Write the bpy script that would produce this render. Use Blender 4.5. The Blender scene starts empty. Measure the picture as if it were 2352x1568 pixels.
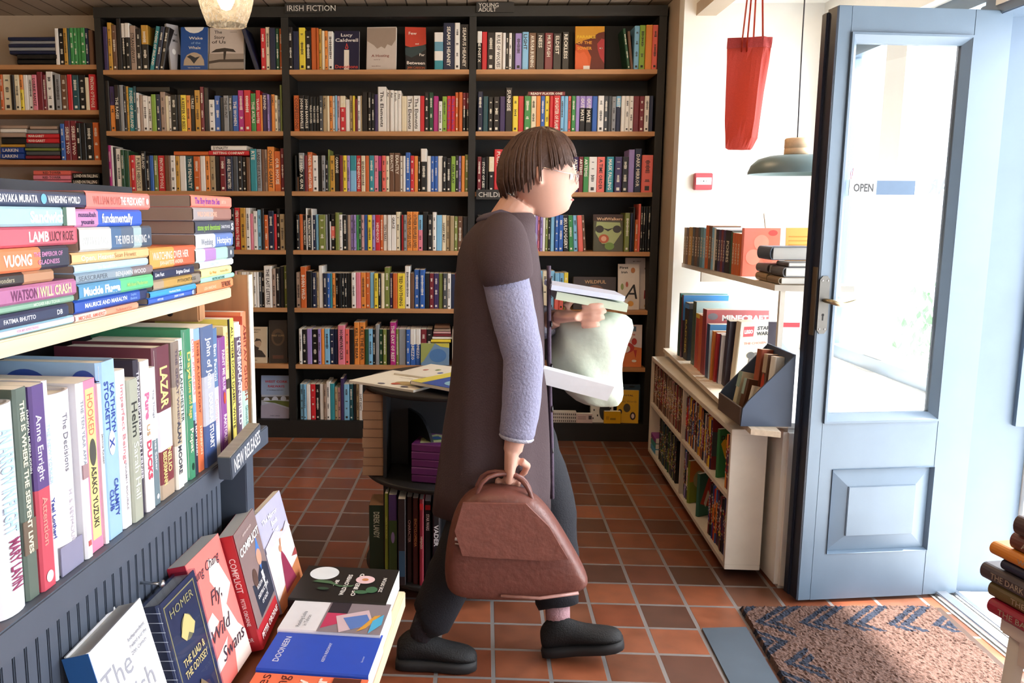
import bpy, bmesh, math, random
from mathutils import Matrix, Vector
random.seed(7)
S = bpy.context.scene
# ------------------------------------------------------------------ camera
CF, CP, CY, CR, CH, CX0, CY0 = 1944.37, .1482, -.0309, .0038, 1.2977, 1006.8, 784.0
fw = Vector((math.sin(CY) * math.cos(CP), math.cos(CY) * math.cos(CP), -math.sin(CP)))
rt0 = Vector((math.cos(CY), -math.sin(CY), 0)); up0 = rt0.cross(fw)
rt = math.cos(CR) * rt0 + math.sin(CR) * up0; up = -math.sin(CR) * rt0 + math.cos(CR) * up0
cd = bpy.data.cameras.new('camera'); cam = bpy.data.objects.new('camera', cd); S.collection.objects.link(cam)
cd.sensor_fit = 'HORIZONTAL'; cd.sensor_width = 36; cd.lens = CF / 2352 * 36; cd.shift_x = (1176 - CX0) / 2352; cd.clip_start = .05
M = Matrix((rt, up, -fw)).transposed().to_4x4(); M.translation = (0, 0, CH); cam.matrix_world = M
S.camera = cam
# ------------------------------------------------------------------ light
EXPOSURE = 0.35
S.view_settings.view_transform = 'Standard'; S.view_settings.look = 'None'
S.view_settings.exposure = EXPOSURE; S.view_settings.gamma = 1; S.view_settings.use_curve_mapping = False
S.cycles.max_bounces = 8; S.cycles.diffuse_bounces = 5; S.cycles.transparent_max_bounces = 12
S.cycles.use_denoising = True; S.cycles.caustics_reflective = False; S.cycles.caustics_refractive = False
S.cycles.sample_clamp_indirect = 6
w = bpy.data.worlds.new('sky'); S.world = w; w.use_nodes = True
wn = w.node_tree.nodes; wl = w.node_tree.links
bg = wn['Background']; bg.inputs['Strength'].default_value = 2.6
tc = wn.new('ShaderNodeTexCoord'); sp = wn.new('ShaderNodeSeparateXYZ'); rp = wn.new('ShaderNodeValToRGB')
wl.new(tc.outputs['Generated'], sp.inputs[0]); wl.new(sp.outputs['Z'], rp.inputs[0]); wl.new(rp.outputs[0], bg.inputs['Color'])
rp.color_ramp.elements[0].color = (.93, .96, 1, 1); rp.color_ramp.elements[1].color = (.82, .9, 1, 1)
def lamp(name, kind, loc, power, col, size=.1, rot=None, sy=None):
    l = bpy.data.lights.new(name, kind); l.energy = power; l.color = col
    if kind == 'AREA':
        l.size = size
        if sy: l.shape = 'RECTANGLE'; l.size_y = sy
    elif kind == 'SUN': l.angle = size
    else: l.shadow_soft_size = size
    o = bpy.data.objects.new(name, l); S.collection.objects.link(o); o.location = loc
    if rot is not None: o.rotation_euler = rot.to_track_quat('-Z', 'Y').to_euler()
    return o
lamp('sun', 'SUN', (6, 0, 8), 17.0, (1, .96, .9), .05, Vector((-.40, -.03, -1)))
# daylight that comes in through the door opening and the two shop windows beside and behind the camera
lamp('daylight_door', 'AREA', (3.5, 1.8, 1.7), 80, (.93, .96, 1), 1.6, Vector((-1, .1, -.25)), 2.2)
lamp('daylight_window_side', 'AREA', (2.3, .1, 1.55), 34, (.93, .96, 1), 2.2, Vector((-1, .15, -.12)), 1.5)
lamp('daylight_bay', 'AREA', (3.0, 3.5, 2.7), 260, (.94, .97, 1), 1.6, Vector((-1.3, .35, -1.2)), 1.2)
# ------------------------------------------------------------------ materials
_m = {}
def hexc(h):
    h = h.lstrip('#'); c = [int(h[i:i + 2], 16) / 255 for i in (0, 2, 4)]
    return tuple(((x + .055) / 1.055) ** 2.4 if x > .04045 else x / 12.92 for x in c) + (1,)
def mat(h, rough=.5, kind='plain', **k):
    key = (h, rough, kind, tuple(sorted(k.items())))
    if key in _m: return _m[key]
    m = bpy.data.materials.new('%s_%s' % (kind, h.lstrip('#'))); m.use_nodes = True
    nt = m.node_tree; N = nt.nodes; L = nt.links; b = N['Principled BSDF']
    c = hexc(h); b.inputs['Roughness'].default_value = rough; b.inputs['Base Color'].default_value = c
    if kind in ('plain', 'paper', 'cloth', 'plaster', 'knit', 'leather', 'metal', 'wood', 'painted'):
        tx = N.new('ShaderNodeTexCoord'); no = N.new('ShaderNodeTexNoise'); mp = N.new('ShaderNodeMapping')
        L.new(tx.outputs['Object'], mp.inputs[0]); L.new(mp.outputs[0], no.inputs['Vector'])
        sc, amt, bump = {'plain': (40, .05, 0), 'paper': (300, .06, .1), 'cloth': (220, .16, .25), 'plaster': (9, .05, .12), 'knit': (150, .22, .5),
                         'leather': (60, .25, .2), 'metal': (30, .1, 0), 'wood': (6, .3, .06), 'painted': (14, .12, .05)}[kind]
        no.inputs['Scale'].default_value = k.get('scale', sc); no.inputs['Detail'].default_value = 4
        if kind == 'wood': mp.inputs['Scale'].default_value = k.get('stretch', (1, 12, 12))
        if kind == 'paper': mp.inputs['Scale'].default_value = k.get('stretch', (8, .3, .3))
        mx = N.new('ShaderNodeMix'); mx.data_type = 'RGBA'; L.new(no.outputs['Fac'], mx.inputs['Factor'])
        mx.inputs[6].default_value = tuple(x * (1 - amt) for x in c[:3]) + (1,); mx.inputs[7].default_value = tuple(min(1, x * (1 + amt)) for x in c[:3]) + (1,)
        L.new(mx.outputs[2], b.inputs['Base Color'])
        if bump:
            bp = N.new('ShaderNodeBump'); bp.inputs['Strength'].default_value = bump; bp.inputs['Distance'].default_value = .01
            L.new(no.outputs['Fac'], bp.inputs['Height']); L.new(bp.outputs[0], b.inputs['Normal'])
        if kind == 'metal': b.inputs['Metallic'].default_value = 1
    if kind == 'emit':
        b.inputs['Emission Color'].default_value = c; b.inputs['Emission Strength'].default_value = k.get('e', 5)
    if kind == 'glass':
        tr = N.new('ShaderNodeBsdfTransparent'); tr.inputs[0].default_value = c
        gl = N.new('ShaderNodeBsdfGlossy'); gl.inputs['Roughness'].default_value = .03
        lw = N.new('ShaderNodeLayerWeight'); pw = N.new('ShaderNodeMath'); pw.operation = 'POWER'; pw.inputs[1].default_value = 5; L.new(lw.outputs['Facing'], pw.inputs[0]); fr = N.new('ShaderNodeMath'); fr.operation = 'MULTIPLY_ADD'; L.new(pw.outputs[0], fr.inputs[0]); fr.inputs[1].default_value = .8; fr.inputs[2].default_value = .03
        ms = N.new('ShaderNodeMixShader'); L.new(fr.outputs[0], ms.inputs[0]); L.new(tr.outputs[0], ms.inputs[1]); L.new(gl.outputs[0], ms.inputs[2])
        L.new(ms.outputs[0], N['Material Output'].inputs[0])
    if k.get('coat'): b.inputs['Coat Weight'].default_value = k['coat']; b.inputs['Coat Roughness'].default_value = .15
    _m[key] = m
    return m
PAL = dict(k='0d0c0c', K='191211', n='171f3c', b='2f5fae', h='5f93a8', s='7fb8dc', t='2f8a96', T='1d4a52', g='3d8a48', G='1f4a30', l='86a83e',
           o='e08a3c', O='c8622a', y='e8cf3e', Y='c29236', r='c8262e', R='74202a', p='dd7f92', P='b0287c', v='9a86c4', V='3a2a58', w='e6e2dc',
           c='e0d3b4', e='8d8f92', E='45484c', m='6b4a34', M='a8926e', d='c99a9a', f='76803c', S='e3695c', a='a58d7d', u='1f3f8f')
CW = dict(k='black', K='near-black', n='navy', b='blue', h='striped blue and white', s='sky blue', t='teal', T='dark teal', g='green', G='dark green', l='lime green',
          o='orange', O='rust', y='yellow', Y='mustard', r='red', R='maroon', p='pink', P='magenta', v='lavender', V='purple', w='white',
          c='cream', e='grey', E='charcoal', m='brown', M='tan', d='dusty pink', f='olive', S='coral', a='beige', u='royal blue')
DARK = set('kKntTGbRPVmEfruOg')
def cm(ch): return mat(PAL[ch], .42, 'plain') if len(ch) == 1 else mat(ch, .42, 'plain')
PAGES = mat('ddd3c0', .9, 'paper'); PAGEW = mat('ece9e2', .9, 'paper')
# ------------------------------------------------------------------ mesh helpers
class MB:
    def __init__(s): s.v = []; s.f = []; s.mi = []; s.m = []; s.sm = []
    def slot(s, m):
        if m not in s.m: s.m.append(m)
        return s.m.index(m)
    def add(s, vs, fs, m, T=None, smooth=False):
        o = len(s.v); i = s.slot(m)
        s.v += [tuple(T @ Vector(p)) for p in vs] if T is not None else [tuple(p) for p in vs]
        s.f += [tuple(o + j for j in f) for f in fs]; s.mi += [i] * len(fs); s.sm += [smooth] * len(fs)
        return s
    def box(s, a, b, m, T=None):
        x0, y0, z0 = a; x1, y1, z1 = b
        vs = [(x0, y0, z0), (x1, y0, z0), (x1, y1, z0), (x0, y1, z0), (x0, y0, z1), (x1, y0, z1), (x1, y1, z1), (x0, y1, z1)]
        return s.add(vs, [(0, 3, 2, 1), (4, 5, 6, 7), (0, 1, 5, 4), (1, 2, 6, 5), (2, 3, 7, 6), (3, 0, 4, 7)], m, T)
    def bbox(s, a, b, m, T=None, c=.003):      # box with its edges chamfered
        bm = bmesh.new(); bmesh.ops.create_cube(bm, size=1)
        for v in bm.verts: v.co = Vector([(a[i] + b[i]) / 2 + v.co[i] * (b[i] - a[i]) for i in range(3)])
        bmesh.ops.bevel(bm, geom=bm.edges[:], offset=c, segments=2, affect='EDGES')
        bm.verts.ensure_lookup_table(); s.add([v.co[:] for v in bm.verts], [[v.index for v in f.verts] for f in bm.faces], m, T); bm.free(); return s
    def prism(s, pts, z0, z1, m, T=None):      # pts in xy, ccw
        n = len(pts); vs = [(x, y, z0) for x, y in pts] + [(x, y, z1) for x, y in pts]
        return s.add(vs, [tuple(range(n - 1, -1, -1)), tuple(range(n, 2 * n))] + [(i, (i + 1) % n, n + (i + 1) % n, n + i) for i in range(n)], m, T)
    def poly(s, pts, m, T=None): return s.add(pts, [tuple(range(len(pts)))], m, T)
    def lathe(s, prof, m, T=None, n=32, smooth=True):
        vs = []; fs = []
        for r, z in prof:
            for i in range(n): a = 2 * math.pi * i / n; vs.append((r * math.cos(a), r * math.sin(a), z))
        for j in range(len(prof) - 1):
            for i in range(n): fs.append((j * n + i, j * n + (i + 1) % n, (j + 1) * n + (i + 1) % n, (j + 1) * n + i))
        return s.add(vs, fs, m, T, smooth)
    def loft(s, rings, m, T=None, caps=True, smooth=True):
        n = len(rings[0]); vs = [p for r in rings for p in r]; fs = []
        for j in range(len(rings) - 1):
            for i in range(n): fs.append((j * n + i, j * n + (i + 1) % n, (j + 1) * n + (i + 1) % n, (j + 1) * n + i))
        if caps: fs.append(tuple(range(n - 1, -1, -1))); fs.append(tuple(range((len(rings) - 1) * n, len(rings) * n)))
        return s.add(vs, fs, m, T, smooth)
    def tube(s, path, rad, m, n=10, flat=1.0, caps=True, T=None):
        path = [Vector(p) for p in path]; rings = []; prev = None
        for i, p in enumerate(path):
            d = (path[min(i + 1, len(path) - 1)] - path[max(i - 1, 0)]).normalized()
            a = Vector((0, 1, 0)) if abs(d.y) < .9 else Vector((1, 0, 0))
            if prev is not None: a = prev
            e1 = (a - d * a.dot(d)).normalized(); e2 = d.cross(e1); prev = e1
            r = rad[i] if isinstance(rad, (list, tuple)) else rad
            ra, rb = r if isinstance(r, (list, tuple)) else (r * flat, r)
            rings.append([tuple(p + e1 * ra * math.cos(2 * math.pi * k / n) + e2 * rb * math.sin(2 * math.pi * k / n)) for k in range(n)])
        return s.loft(rings, m, T, caps)
    def text(s, txt, m, T, size=.01, width=None, align='CENTER', bold=0, shear=0, res=1):
        vs, fs, wd, ht = glyphs(txt, bold, shear, res)
        sy = size; sx = size
        if width and wd * size > 0: sx = width / wd if (width / wd) < size * 1.6 else size * 1.15
        ox = {'CENTER': -wd / 2, 'LEFT': 0, 'RIGHT': -wd}[align]
        return s.add([((x + ox) * sx, (y - .36) * sy, 0) for x, y in vs], fs, m, T)
    def make(s, name, parent=None, loc=None, sub=0, solid=0, fix=False):
        me = bpy.data.meshes.new(name); me.from_pydata(s.v, [], s.f); me.update()
        for m in s.m: me.materials.append(m)
        me.polygons.foreach_set('material_index', s.mi); me.polygons.foreach_set('use_smooth', s.sm)
        if fix:
            bm = bmesh.new(); bm.from_mesh(me); bmesh.ops.recalc_face_normals(bm, faces=bm.faces); bm.to_mesh(me); bm.free()
        o = bpy.data.objects.new(name, me); S.collection.objects.link(o)
        if parent: o.parent = parent
        if loc: o.location = loc
        if solid: md = o.modifiers.new('solid', 'SOLIDIFY'); md.thickness = solid; md.offset = 0
        if sub: md = o.modifiers.new('sub', 'SUBSURF'); md.levels = sub; md.render_levels = sub
        return o
_g = {}
def glyphs(txt, bold=0, shear=0, res=1):
    key = (txt, bold, shear, res)
    if key in _g: return _g[key]
    cu = bpy.data.curves.new('lettering', 'FONT'); cu.body = txt; cu.size = 1; cu.resolution_u = res; cu.offset = bold; cu.shear = shear
    o = bpy.data.objects.new('lettering', cu); S.collection.objects.link(o)
    me = bpy.data.meshes.new_from_object(o)
    vs = [(v.co.x, v.co.y) for v in me.vertices]; fs = [tuple(p.vertices) for p in me.polygons]
    bpy.data.objects.remove(o); bpy.data.curves.remove(cu); bpy.data.meshes.remove(me)
    x0 = min([v[0] for v in vs] or [0]); vs = [(x - x0, y) for x, y in vs]
    wd = max([v[0] for v in vs] or [1])
    _g[key] = (vs, fs, wd, .72)
    return _g[key]
def tag(o, label=None, cat=None, group=None, kind=None):
    if label: o['label'] = label
    if cat: o['category'] = cat
    if group: o['group'] = group
    if kind: o['kind'] = kind
    return o
def empty(name, loc, label, cat, group=None, mtx=None):
    o = bpy.data.objects.new(name, None); S.collection.objects.link(o); o.empty_display_size = .05
    if mtx is not None: o.matrix_world = mtx
    else: o.location = loc
    return tag(o, label, cat, group)
def struct(o): o['kind'] = 'structure'; return o
def ray(x, y): return fw + (x - CX0) / CF * rt - (y - CY0) / CF * up
def at(x, y, X=None, Y=None, Z=None):        # a measured picture point at a known depth plane
    d = ray(x, y); C = Vector((0, 0, CH))
    t = Y / d.y if Y is not None else X / d.x if X is not None else (Z - CH) / d.z
    return C + t * d
def Rz(a): return Matrix.Rotation(math.radians(a), 4, 'Z')
def Rx(a): return Matrix.Rotation(math.radians(a), 4, 'X')
def Ry(a): return Matrix.Rotation(math.radians(a), 4, 'Y')
def Tr(*p): return Matrix.Translation(Vector(p))
# ------------------------------------------------------------------ room
D = 4.817
def tiles_mat():
    m = bpy.data.materials.new('quarry_tiles'); m.use_nodes = True; nt = m.node_tree; N = nt.nodes; L = nt.links; b = N['Principled BSDF']
    tx = N.new('ShaderNodeTexCoord'); mp = N.new('ShaderNodeMapping'); L.new(tx.outputs['Object'], mp.inputs[0])
    mp.vector_type = 'TEXTURE'; mp.inputs['Location'].default_value = (.1057, 2.8909, 0); mp.inputs['Rotation'].default_value = (0, 0, -.0227)
    br = N.new('ShaderNodeTexBrick'); L.new(mp.outputs[0], br.inputs['Vector'])
    br.offset = 0; br.squash = 1; br.inputs['Scale'].default_value = 1; br.inputs['Mortar Size'].default_value = .0065; br.inputs['Mortar Smooth'].default_value = .15
    br.inputs['Bias'].default_value = 0; br.inputs['Brick Width'].default_value = .1638; br.inputs['Row Height'].default_value = .1638
    br.inputs['Color1'].default_value = (0, 0, 0, 1); br.inputs['Color2'].default_value = (1, 1, 1, 1); br.inputs['Mortar'].default_value = (.5, .5, .5, 1)
    rp = N.new('ShaderNodeValToRGB'); L.new(br.outputs['Color'], rp.inputs[0]); e = rp.color_ramp.elements
    e[0].color = hexc('4f382e'); e[0].position = 0; e[1].color = hexc('7a4029'); e[1].position = 1
    for p, c in ((.2, '673a2a'), (.4, '864a30'), (.55, '583b2d'), (.7, '96563a'), (.85, '70432f')): x = e.new(p); x.color = hexc(c)
    no = N.new('ShaderNodeTexNoise'); no.inputs['Scale'].default_value = 14; no.inputs['Detail'].default_value = 5; L.new(mp.outputs[0], no.inputs['Vector'])
    mr = N.new('ShaderNodeMapRange'); L.new(no.outputs['Fac'], mr.inputs[0]); mr.inputs[1].default_value = .3; mr.inputs[2].default_value = .7; mr.inputs[3].default_value = .82; mr.inputs[4].default_value = 1.2
    mu = N.new('ShaderNodeMix'); mu.data_type = 'RGBA'; mu.blend_type = 'MULTIPLY'; mu.inputs['Factor'].default_value = 1; L.new(rp.outputs[0], mu.inputs[6]); L.new(mr.outputs[0], mu.inputs[7])
    mx = N.new('ShaderNodeMix'); mx.data_type = 'RGBA'; L.new(br.outputs['Fac'], mx.inputs['Factor']); L.new(mu.outputs[2], mx.inputs[6]); mx.inputs[7].default_value = hexc('807a78')
    L.new(mx.outputs[2], b.inputs['Base Color'])
    rr = N.new('ShaderNodeMapRange'); L.new(no.outputs['Fac'], rr.inputs[0]); rr.inputs[3].default_value = .22; rr.inputs[4].default_value = .42
    L.new(rr.outputs[0], b.inputs['Roughness']); b.inputs['Coat Weight'].default_value = .35; b.inputs['Coat Roughness'].default_value = .35
    bp = N.new('ShaderNodeBump'); bp.inputs['Strength'].default_value = .5; bp.inputs['Distance'].default_value = .004; bp.invert = True
    L.new(br.outputs['Fac'], bp.inputs['Height']); L.new(bp.outputs[0], b.inputs['Normal'])
    return m
def plank_mat():
    m = bpy.data.materials.new('ceiling_planks'); m.use_nodes = True; nt = m.node_tree; N = nt.nodes; L = nt.links; b = N['Principled BSDF']
    tx = N.new('ShaderNodeTexCoord'); br = N.new('ShaderNodeTexBrick'); mp = N.new('ShaderNodeMapping'); mp.inputs['Rotation'].default_value = (0, 0, math.radians(90))
    L.new(tx.outputs['Object'], mp.inputs[0]); L.new(mp.outputs[0], br.inputs['Vector']); br.inputs['Scale'].default_value = 1
    br.offset = 0; br.inputs['Brick Width'].default_value = 40; br.inputs['Row Height'].default_value = .11; br.inputs['Mortar Size'].default_value = .004
    br.inputs['Color1'].default_value = hexc('b3a18c'); br.inputs['Color2'].default_value = hexc('a8957f'); br.inputs['Mortar'].default_value = hexc('4a3c30')
    L.new(br.outputs['Color'], b.inputs['Base Color']); b.inputs['Roughness'].default_value = .6
    bp = N.new('ShaderNodeBump'); bp.invert = True; bp.inputs['Distance'].default_value = .01; L.new(br.outputs['Fac'], bp.inputs['Height']); L.new(bp.outputs[0], b.inputs['Normal'])
    return m
TILES = tiles_mat(); PLANK = plank_mat()
WHITE = mat('e9e7e2', .7, 'plaster'); BEIGE = mat('b8a793', .7, 'plaster'); BLACKW = mat('181613', .55, 'painted')
BLUEP = mat('64778a', .38, 'painted', scale=8.0); NAVYE = mat('1b2233', .5, 'painted')
f = MB().box((-3.4, -2.0, -.1), (1.62, 5.3, 0), TILES).make('floor'); struct(f)
c = MB().box((-3.4, -2.0, 2.44), (1.16, 5.3, 2.54), PLANK).make('ceiling'); struct(c)
struct(MB().box((-3.4, 5.09, 0), (1.2, 5.2, 2.44), BEIGE).make('wall_back'))
struct(MB().box((-3.5, -2.0, 0), (-3.4, 5.2, 2.54), BEIGE).make('wall_left'))
struct(MB().box((-3.4, -2.1, 0), (1.16, -2.0, 2.44), BEIGE).make('wall_front'))
# the window bay: white back wall that faces the room, white ceiling, low wall under the sill
struct(MB().box((1.10, 4.52, 0), (2.05, 4.62, 2.6), WHITE).make('wall_bay'))
struct(MB().box((1.10, 4.62, 0), (1.2, 5.09, 2.6), BEIGE).make('wall_bay_return'))
struct(MB().box((1.16, -2.0, 2.36), (2.05, 4.52, 2.6), WHITE).make('ceiling_bay'))
struct(MB().box((1.13, -2.0, 2.40), (1.16, 4.52, 2.44), BEIGE).box((1.16, -2.0, 2.30), (1.26, 4.52, 2.36), BEIGE).make('trim_1'))
struct(MB().bbox((1.098, 2.85, 0), (1.32, 4.52, .58), WHITE, c=.015).box((1.3, 2.96, 0), (1.84, 4.52, .579), WHITE).make('wall_window_low'))
struct(MB().box((1.84, 2.94, 0), (2.05, 4.52, .6), WHITE).box((1.80, 2.94, 2.12), (2.05, 4.52, 2.36), WHITE).box((1.84, 4.40, .6), (2.05, 4.52, 2.12), WHITE).make('wall_right'))
struct(MB().box((1.70, -2.0, 0), (1.95, 1.3, .62), WHITE).box((1.70, -2.0, 2.12), (1.95, 1.5, 2.36), WHITE).box((1.70, 1.3, 0), (1.95, 1.5, 2.12), WHITE).make('wall_street'))
struct(MB().box((1.66, 1.5, 1.955), (2.05, 2.84, 2.36), WHITE).make('wall_over_door'))
# shop window of the bay, blue frame, white post seen through the door's glass
wf = MB()
for a, b_ in (((1.86, 2.84, .6), (1.92, 4.40, .66)), ((1.86, 2.84, 2.06), (1.92, 4.40, 2.12)), ((1.86, 4.33, .66), (1.92, 4.40, 2.06)), ((1.86, 2.84, .66), (1.92, 2.90, 2.06))): wf.box(a, b_, BLUEP)
wf.box((1.87, 3.80, .66), (1.91, 3.98, 2.06), WHITE)
wo = struct(wf.make('window_1'))
pn = MB().box((1.885, 2.9, .66), (1.891, 4.33, 2.06), mat('fafcfd', .1, 'glass'))
pn.text('HAR', mat('c9d6e8', .5), Tr(1.882, 3.44, 1.42) @ Matrix(((0, 0, -1, 0), (-1, 0, 0, 0), (0, 1, 0, 0), (0, 0, 0, 1))) @ Matrix.Scale(-1, 4, (1, 0, 0)), .085, .25, bold=.02)
pn.make('window_pane', wo)
wf = MB()
for a, b_ in (((1.80, -1.9, .62), (1.86, 1.3, .68)), ((1.80, -1.9, 2.06), (1.86, 1.3, 2.12)), ((1.80, -.34, .68), (1.86, -.28, 2.06)), ((1.80, 1.24, .68), (1.86, 1.3, 2.06))): wf.box(a, b_, BLUEP)
wo = struct(wf.make('window_2')); MB().box((1.825, -1.9, .68), (1.831, 1.24, 2.06), mat('fafcfd', .1, 'glass')).make('window_pane', wo)
# door lining and head, painted pale blue, facing the camera behind the hinge
LIN = mat('66798e', .4, 'painted', scale=8.0)
struct(MB().bbox((1.712, 2.86, 0), (1.915, 2.93, 1.93), LIN).make('trim_2'))
struct(MB().bbox((1.665, 1.55, 1.925), (1.93, 2.93, 1.97), LIN).bbox((1.68, 2.845, 1.94), (1.93, 2.93, 2.0), LIN).make('trim_3'))
struct(MB().box((1.915, 2.84, 0), (2.05, 2.93, 2.1), WHITE).make('trim_4'))
# threshold: white bars, then the bright paving outside
METAL = mat('c9ccd2', .3, 'metal')
th = MB()
th.box((1.62, 1.55, -.06), (2.0, 2.84, .004), WHITE)
th.bbox((1.632, 1.55, .0), (1.672, 2.86, .022), METAL); th.bbox((1.70, 1.55, .0), (1.722, 2.86, .016), METAL)
struct(th.make('door_threshold'))
struct(MB().box((2.0, -8, -.16), (16, 14, -.06), mat('e8e6e2', .8, 'plaster')).make('pavement'))
fc = MB().box((10, -6, -.06), (11, 4.6, 6), mat('f0f0f2', .8, 'plaster'))
for i in range(5):
    y = -4.6 + i * 1.9
    fc.box((9.96, y, 1.0), (10, y + 1.1, 2.4), mat('9aa6ba', .3)); fc.box((9.96, y, 3.4), (10, y + 1.0, 4.8), mat('9aa6ba', .3))
tag(fc.make('street_building'), 'pale rendered building across the bright street', 'building')
bu = empty('street_building', (9, 6, 0), 'pale low building with a slate blue shopfront, seen through the glass of the door', 'building')
MB().box((0, -1.0, -.06), (1, 7, 3.1), mat('e4e8f0', .7, 'plaster')).make('wall', bu)
MB().box((-.05, -.6, .5), (0, 2.6, 2.0), mat('8fa3bf', .3)).make('shopfront', bu); MB().box((-.9, -.8, 2.15), (0, 2.8, 2.25), mat('dfe4ea', .6)).make('awning', bu)
cr = empty('car', (6.4, 8.6, -.06), 'pale blue parked car in the street beyond the shop window', 'car', mtx=Tr(6.4, 8.6, -.06) @ Rz(80))
cb = MB(); n_ = 14; prof = [(-2, .35), (-1.95, .75), (-1.2, .85), (-.7, 1.35), (.6, 1.38), (1.2, .92), (1.95, .78), (2, .35)]
cb.loft([[(x * (1 - .0 * k), y, z) for x, z in prof] for k, y in ((0, -.8), (0, .8))], mat('a9bcd6', .25), smooth=False); cb.make('body', cr, fix=True)
MB().loft([[(-.95, y, .9), (-.62, y, 1.27), (.52, y, 1.3), (1.0, y, .95)] for y in (-.81, .81)], mat('5b6b80', .15), smooth=False).make('window', cr, fix=True)
for x in (-1.25, 1.25):
    for y in (-.72, .72): MB().lathe([(.0, -.1), (.3, -.1), (.33, -.06), (.33, .06), (.3, .1), (0, .1)], mat('2a2c30', .6), Tr(x, y, .33) @ Rx(90)).make('wheel', cr)
pt = empty('potted_plant', (3.0, 5.3, -.06), 'leafy green potted shrub outside the shop window', 'plant')
MB().lathe([(0, 0), (.16, 0), (.2, .32), (.21, .34), (.18, .34), (.17, .3), (0, .3)], mat('7c8896', .6)).make('pot', pt)
lf = MB()
for i in range(420):
    a = random.random() * 6.28; b_ = random.gauss(0, .6); r_ = .34 * random.random() ** .4
    c_ = Vector((r_ * math.cos(a) * math.cos(b_), r_ * math.sin(a) * math.cos(b_), .62 + .32 * math.sin(b_)))
    T = Tr(*c_) @ Rz(random.random() * 360) @ Rx(random.random() * 120)
    lf.poly([(0, 0, 0), (.02, .03, .004), (0, .08, 0), (-.02, .03, .004)], mat('6d9a6a', .5), T)
lf.make('leaves', pt)
# ------------------------------------------------------------------ door leaf
def bl(p, q, t): return p + (q - p) * t
dO = Vector((1.135, 2.742, .012)); dR = Vector((1.708, 2.822, .012)); du = (dR - dO).normalized(); dn = Vector((du.y, -du.x, 0)); dW = (dR - dO).length
DM = Matrix((du, -dn, Vector((0, 0, 1)))).transposed().to_4x4(); DM.translation = dO       # x along the leaf, y away from the camera, z up
def dl(x, y):                                   # picture point -> (x,z) on the leaf's face
    d = ray(x, y); C = Vector((0, 0, CH)); t = (dO - C).dot(dn) / d.dot(dn); P = C + t * d - dO
    return P.dot(du), P.z
dH = dl(1897, 10)[1]
door = empty('door_1', None, None, None, mtx=DM); struct(door)
gl, gt = dl(1963, 96); gr, _ = dl(2203, 100); gl2, gb = dl(1920, 952); gl = (gl + gl2) / 2; gr = (gr + dl(2150, 952)[0]) / 2
pl_, ptp = dl(1912, 1078); pr_, pbt = dl(2128, 1262)
TH = .044
fr = MB()
fr.bbox((0, 0, 0), (gl - .028, TH, dH), BLUEP, c=.002); fr.bbox((gr + .028, 0, 0), (dW, TH, dH), BLUEP, c=.002)
fr.box((gl - .028, 0.0005, gt + .028), (gr + .028, TH, dH - .0005), BLUEP); fr.box((gl - .028, .0005, ptp + .0), (gr + .028, TH, gb - .028), BLUEP)
fr.box((gl - .028, .0005, 0), (gr + .028, TH, pbt), BLUEP); fr.box((gl - .028, .0005, pbt), (pl_, TH, ptp), BLUEP); fr.box((pr_, .0005, pbt), (gr + .028, TH, ptp), BLUEP)
fr.make('door_frame', door)
ed = MB(); ed.box((-.004, .002, .002), (0, TH + .008, dH - .003), NAVYE); ed.bbox((-.012, TH, .002), (.016, TH + .03, dH - .012), NAVYE, c=.003)
ed.make('door_edge', door)
mo = MB()                                      # glazing bead: four sloping strips
def bevel_frame(mb, x0, z0, x1, z1, wd, y0, y1, m):
    o = [(x0, z0), (x1, z0), (x1, z1), (x0, z1)]; i_ = [(x0 + wd, z0 + wd), (x1 - wd, z0 + wd), (x1 - wd, z1 - wd), (x0 + wd, z1 - wd)]
    for k in range(4):
        a, b2 = o[k], o[(k + 1) % 4]; c2, d2 = i_[(k + 1) % 4], i_[k]
        mb.add([(a[0], y0, a[1]), (b2[0], y0, b2[1]), (c2[0], y1, c2[1]), (d2[0], y1, d2[1]), (a[0], y0 + .02, a[1]), (b2[0], y0 + .02, b2[1]), (c2[0], y1 + .02, c2[1]), (d2[0], y1 + .02, d2[1])],
               [(0, 1, 2, 3), (7, 6, 5, 4), (0, 4, 5, 1), (2, 6, 7, 3)], m)
bevel_frame(mo, gl - .028, gb - .028, gr + .028, gt + .028, .007, -.009, -.009, BLUEP)
bevel_frame(mo, gl - .021, gb - .021, gr + .021, gt + .021, .021, -.008, .014, BLUEP)
mo.make('glazing_bead', door)
MB().box((gl, .02, gb), (gr, .025, gt), mat('fafcfd', .05, 'glass')).make('glass_pane', door)
pm = MB(); bevel_frame(pm, pl_, pbt, pr_, ptp, .006, -.004, .012, BLUEP); bevel_frame(pm, pl_ + .006, pbt + .006, pr_ - .006, ptp - .006, .055, .014, .001, BLUEP)
ix0, iz0, ix1, iz1 = pl_ + .061, pbt + .061, pr_ - .061, ptp - .061
pm.bbox((ix0, -.004, iz0), (ix1, .02, iz1), BLUEP, c=.002); pm.box((pl_, .016, pbt), (pr_, TH - .004, ptp), BLUEP); pm.make('raised_panel', door)
hx, hz = dl(1890, 700)
NICK = mat('5e5c59', .5, 'metal'); hp = MB()
w2, h2 = .017, .093
hp.prism([(-w2, -h2 + .012), (-w2 + .009, -h2), (w2 - .009, -h2), (w2, -h2 + .012), (w2, h2 - .012), (w2 - .009, h2), (-w2 + .009, h2), (-w2, h2 - .012)], 0, .004, NICK, Tr(hx, 0, hz) @ Rx(90))
kh = hz - .038
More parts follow.
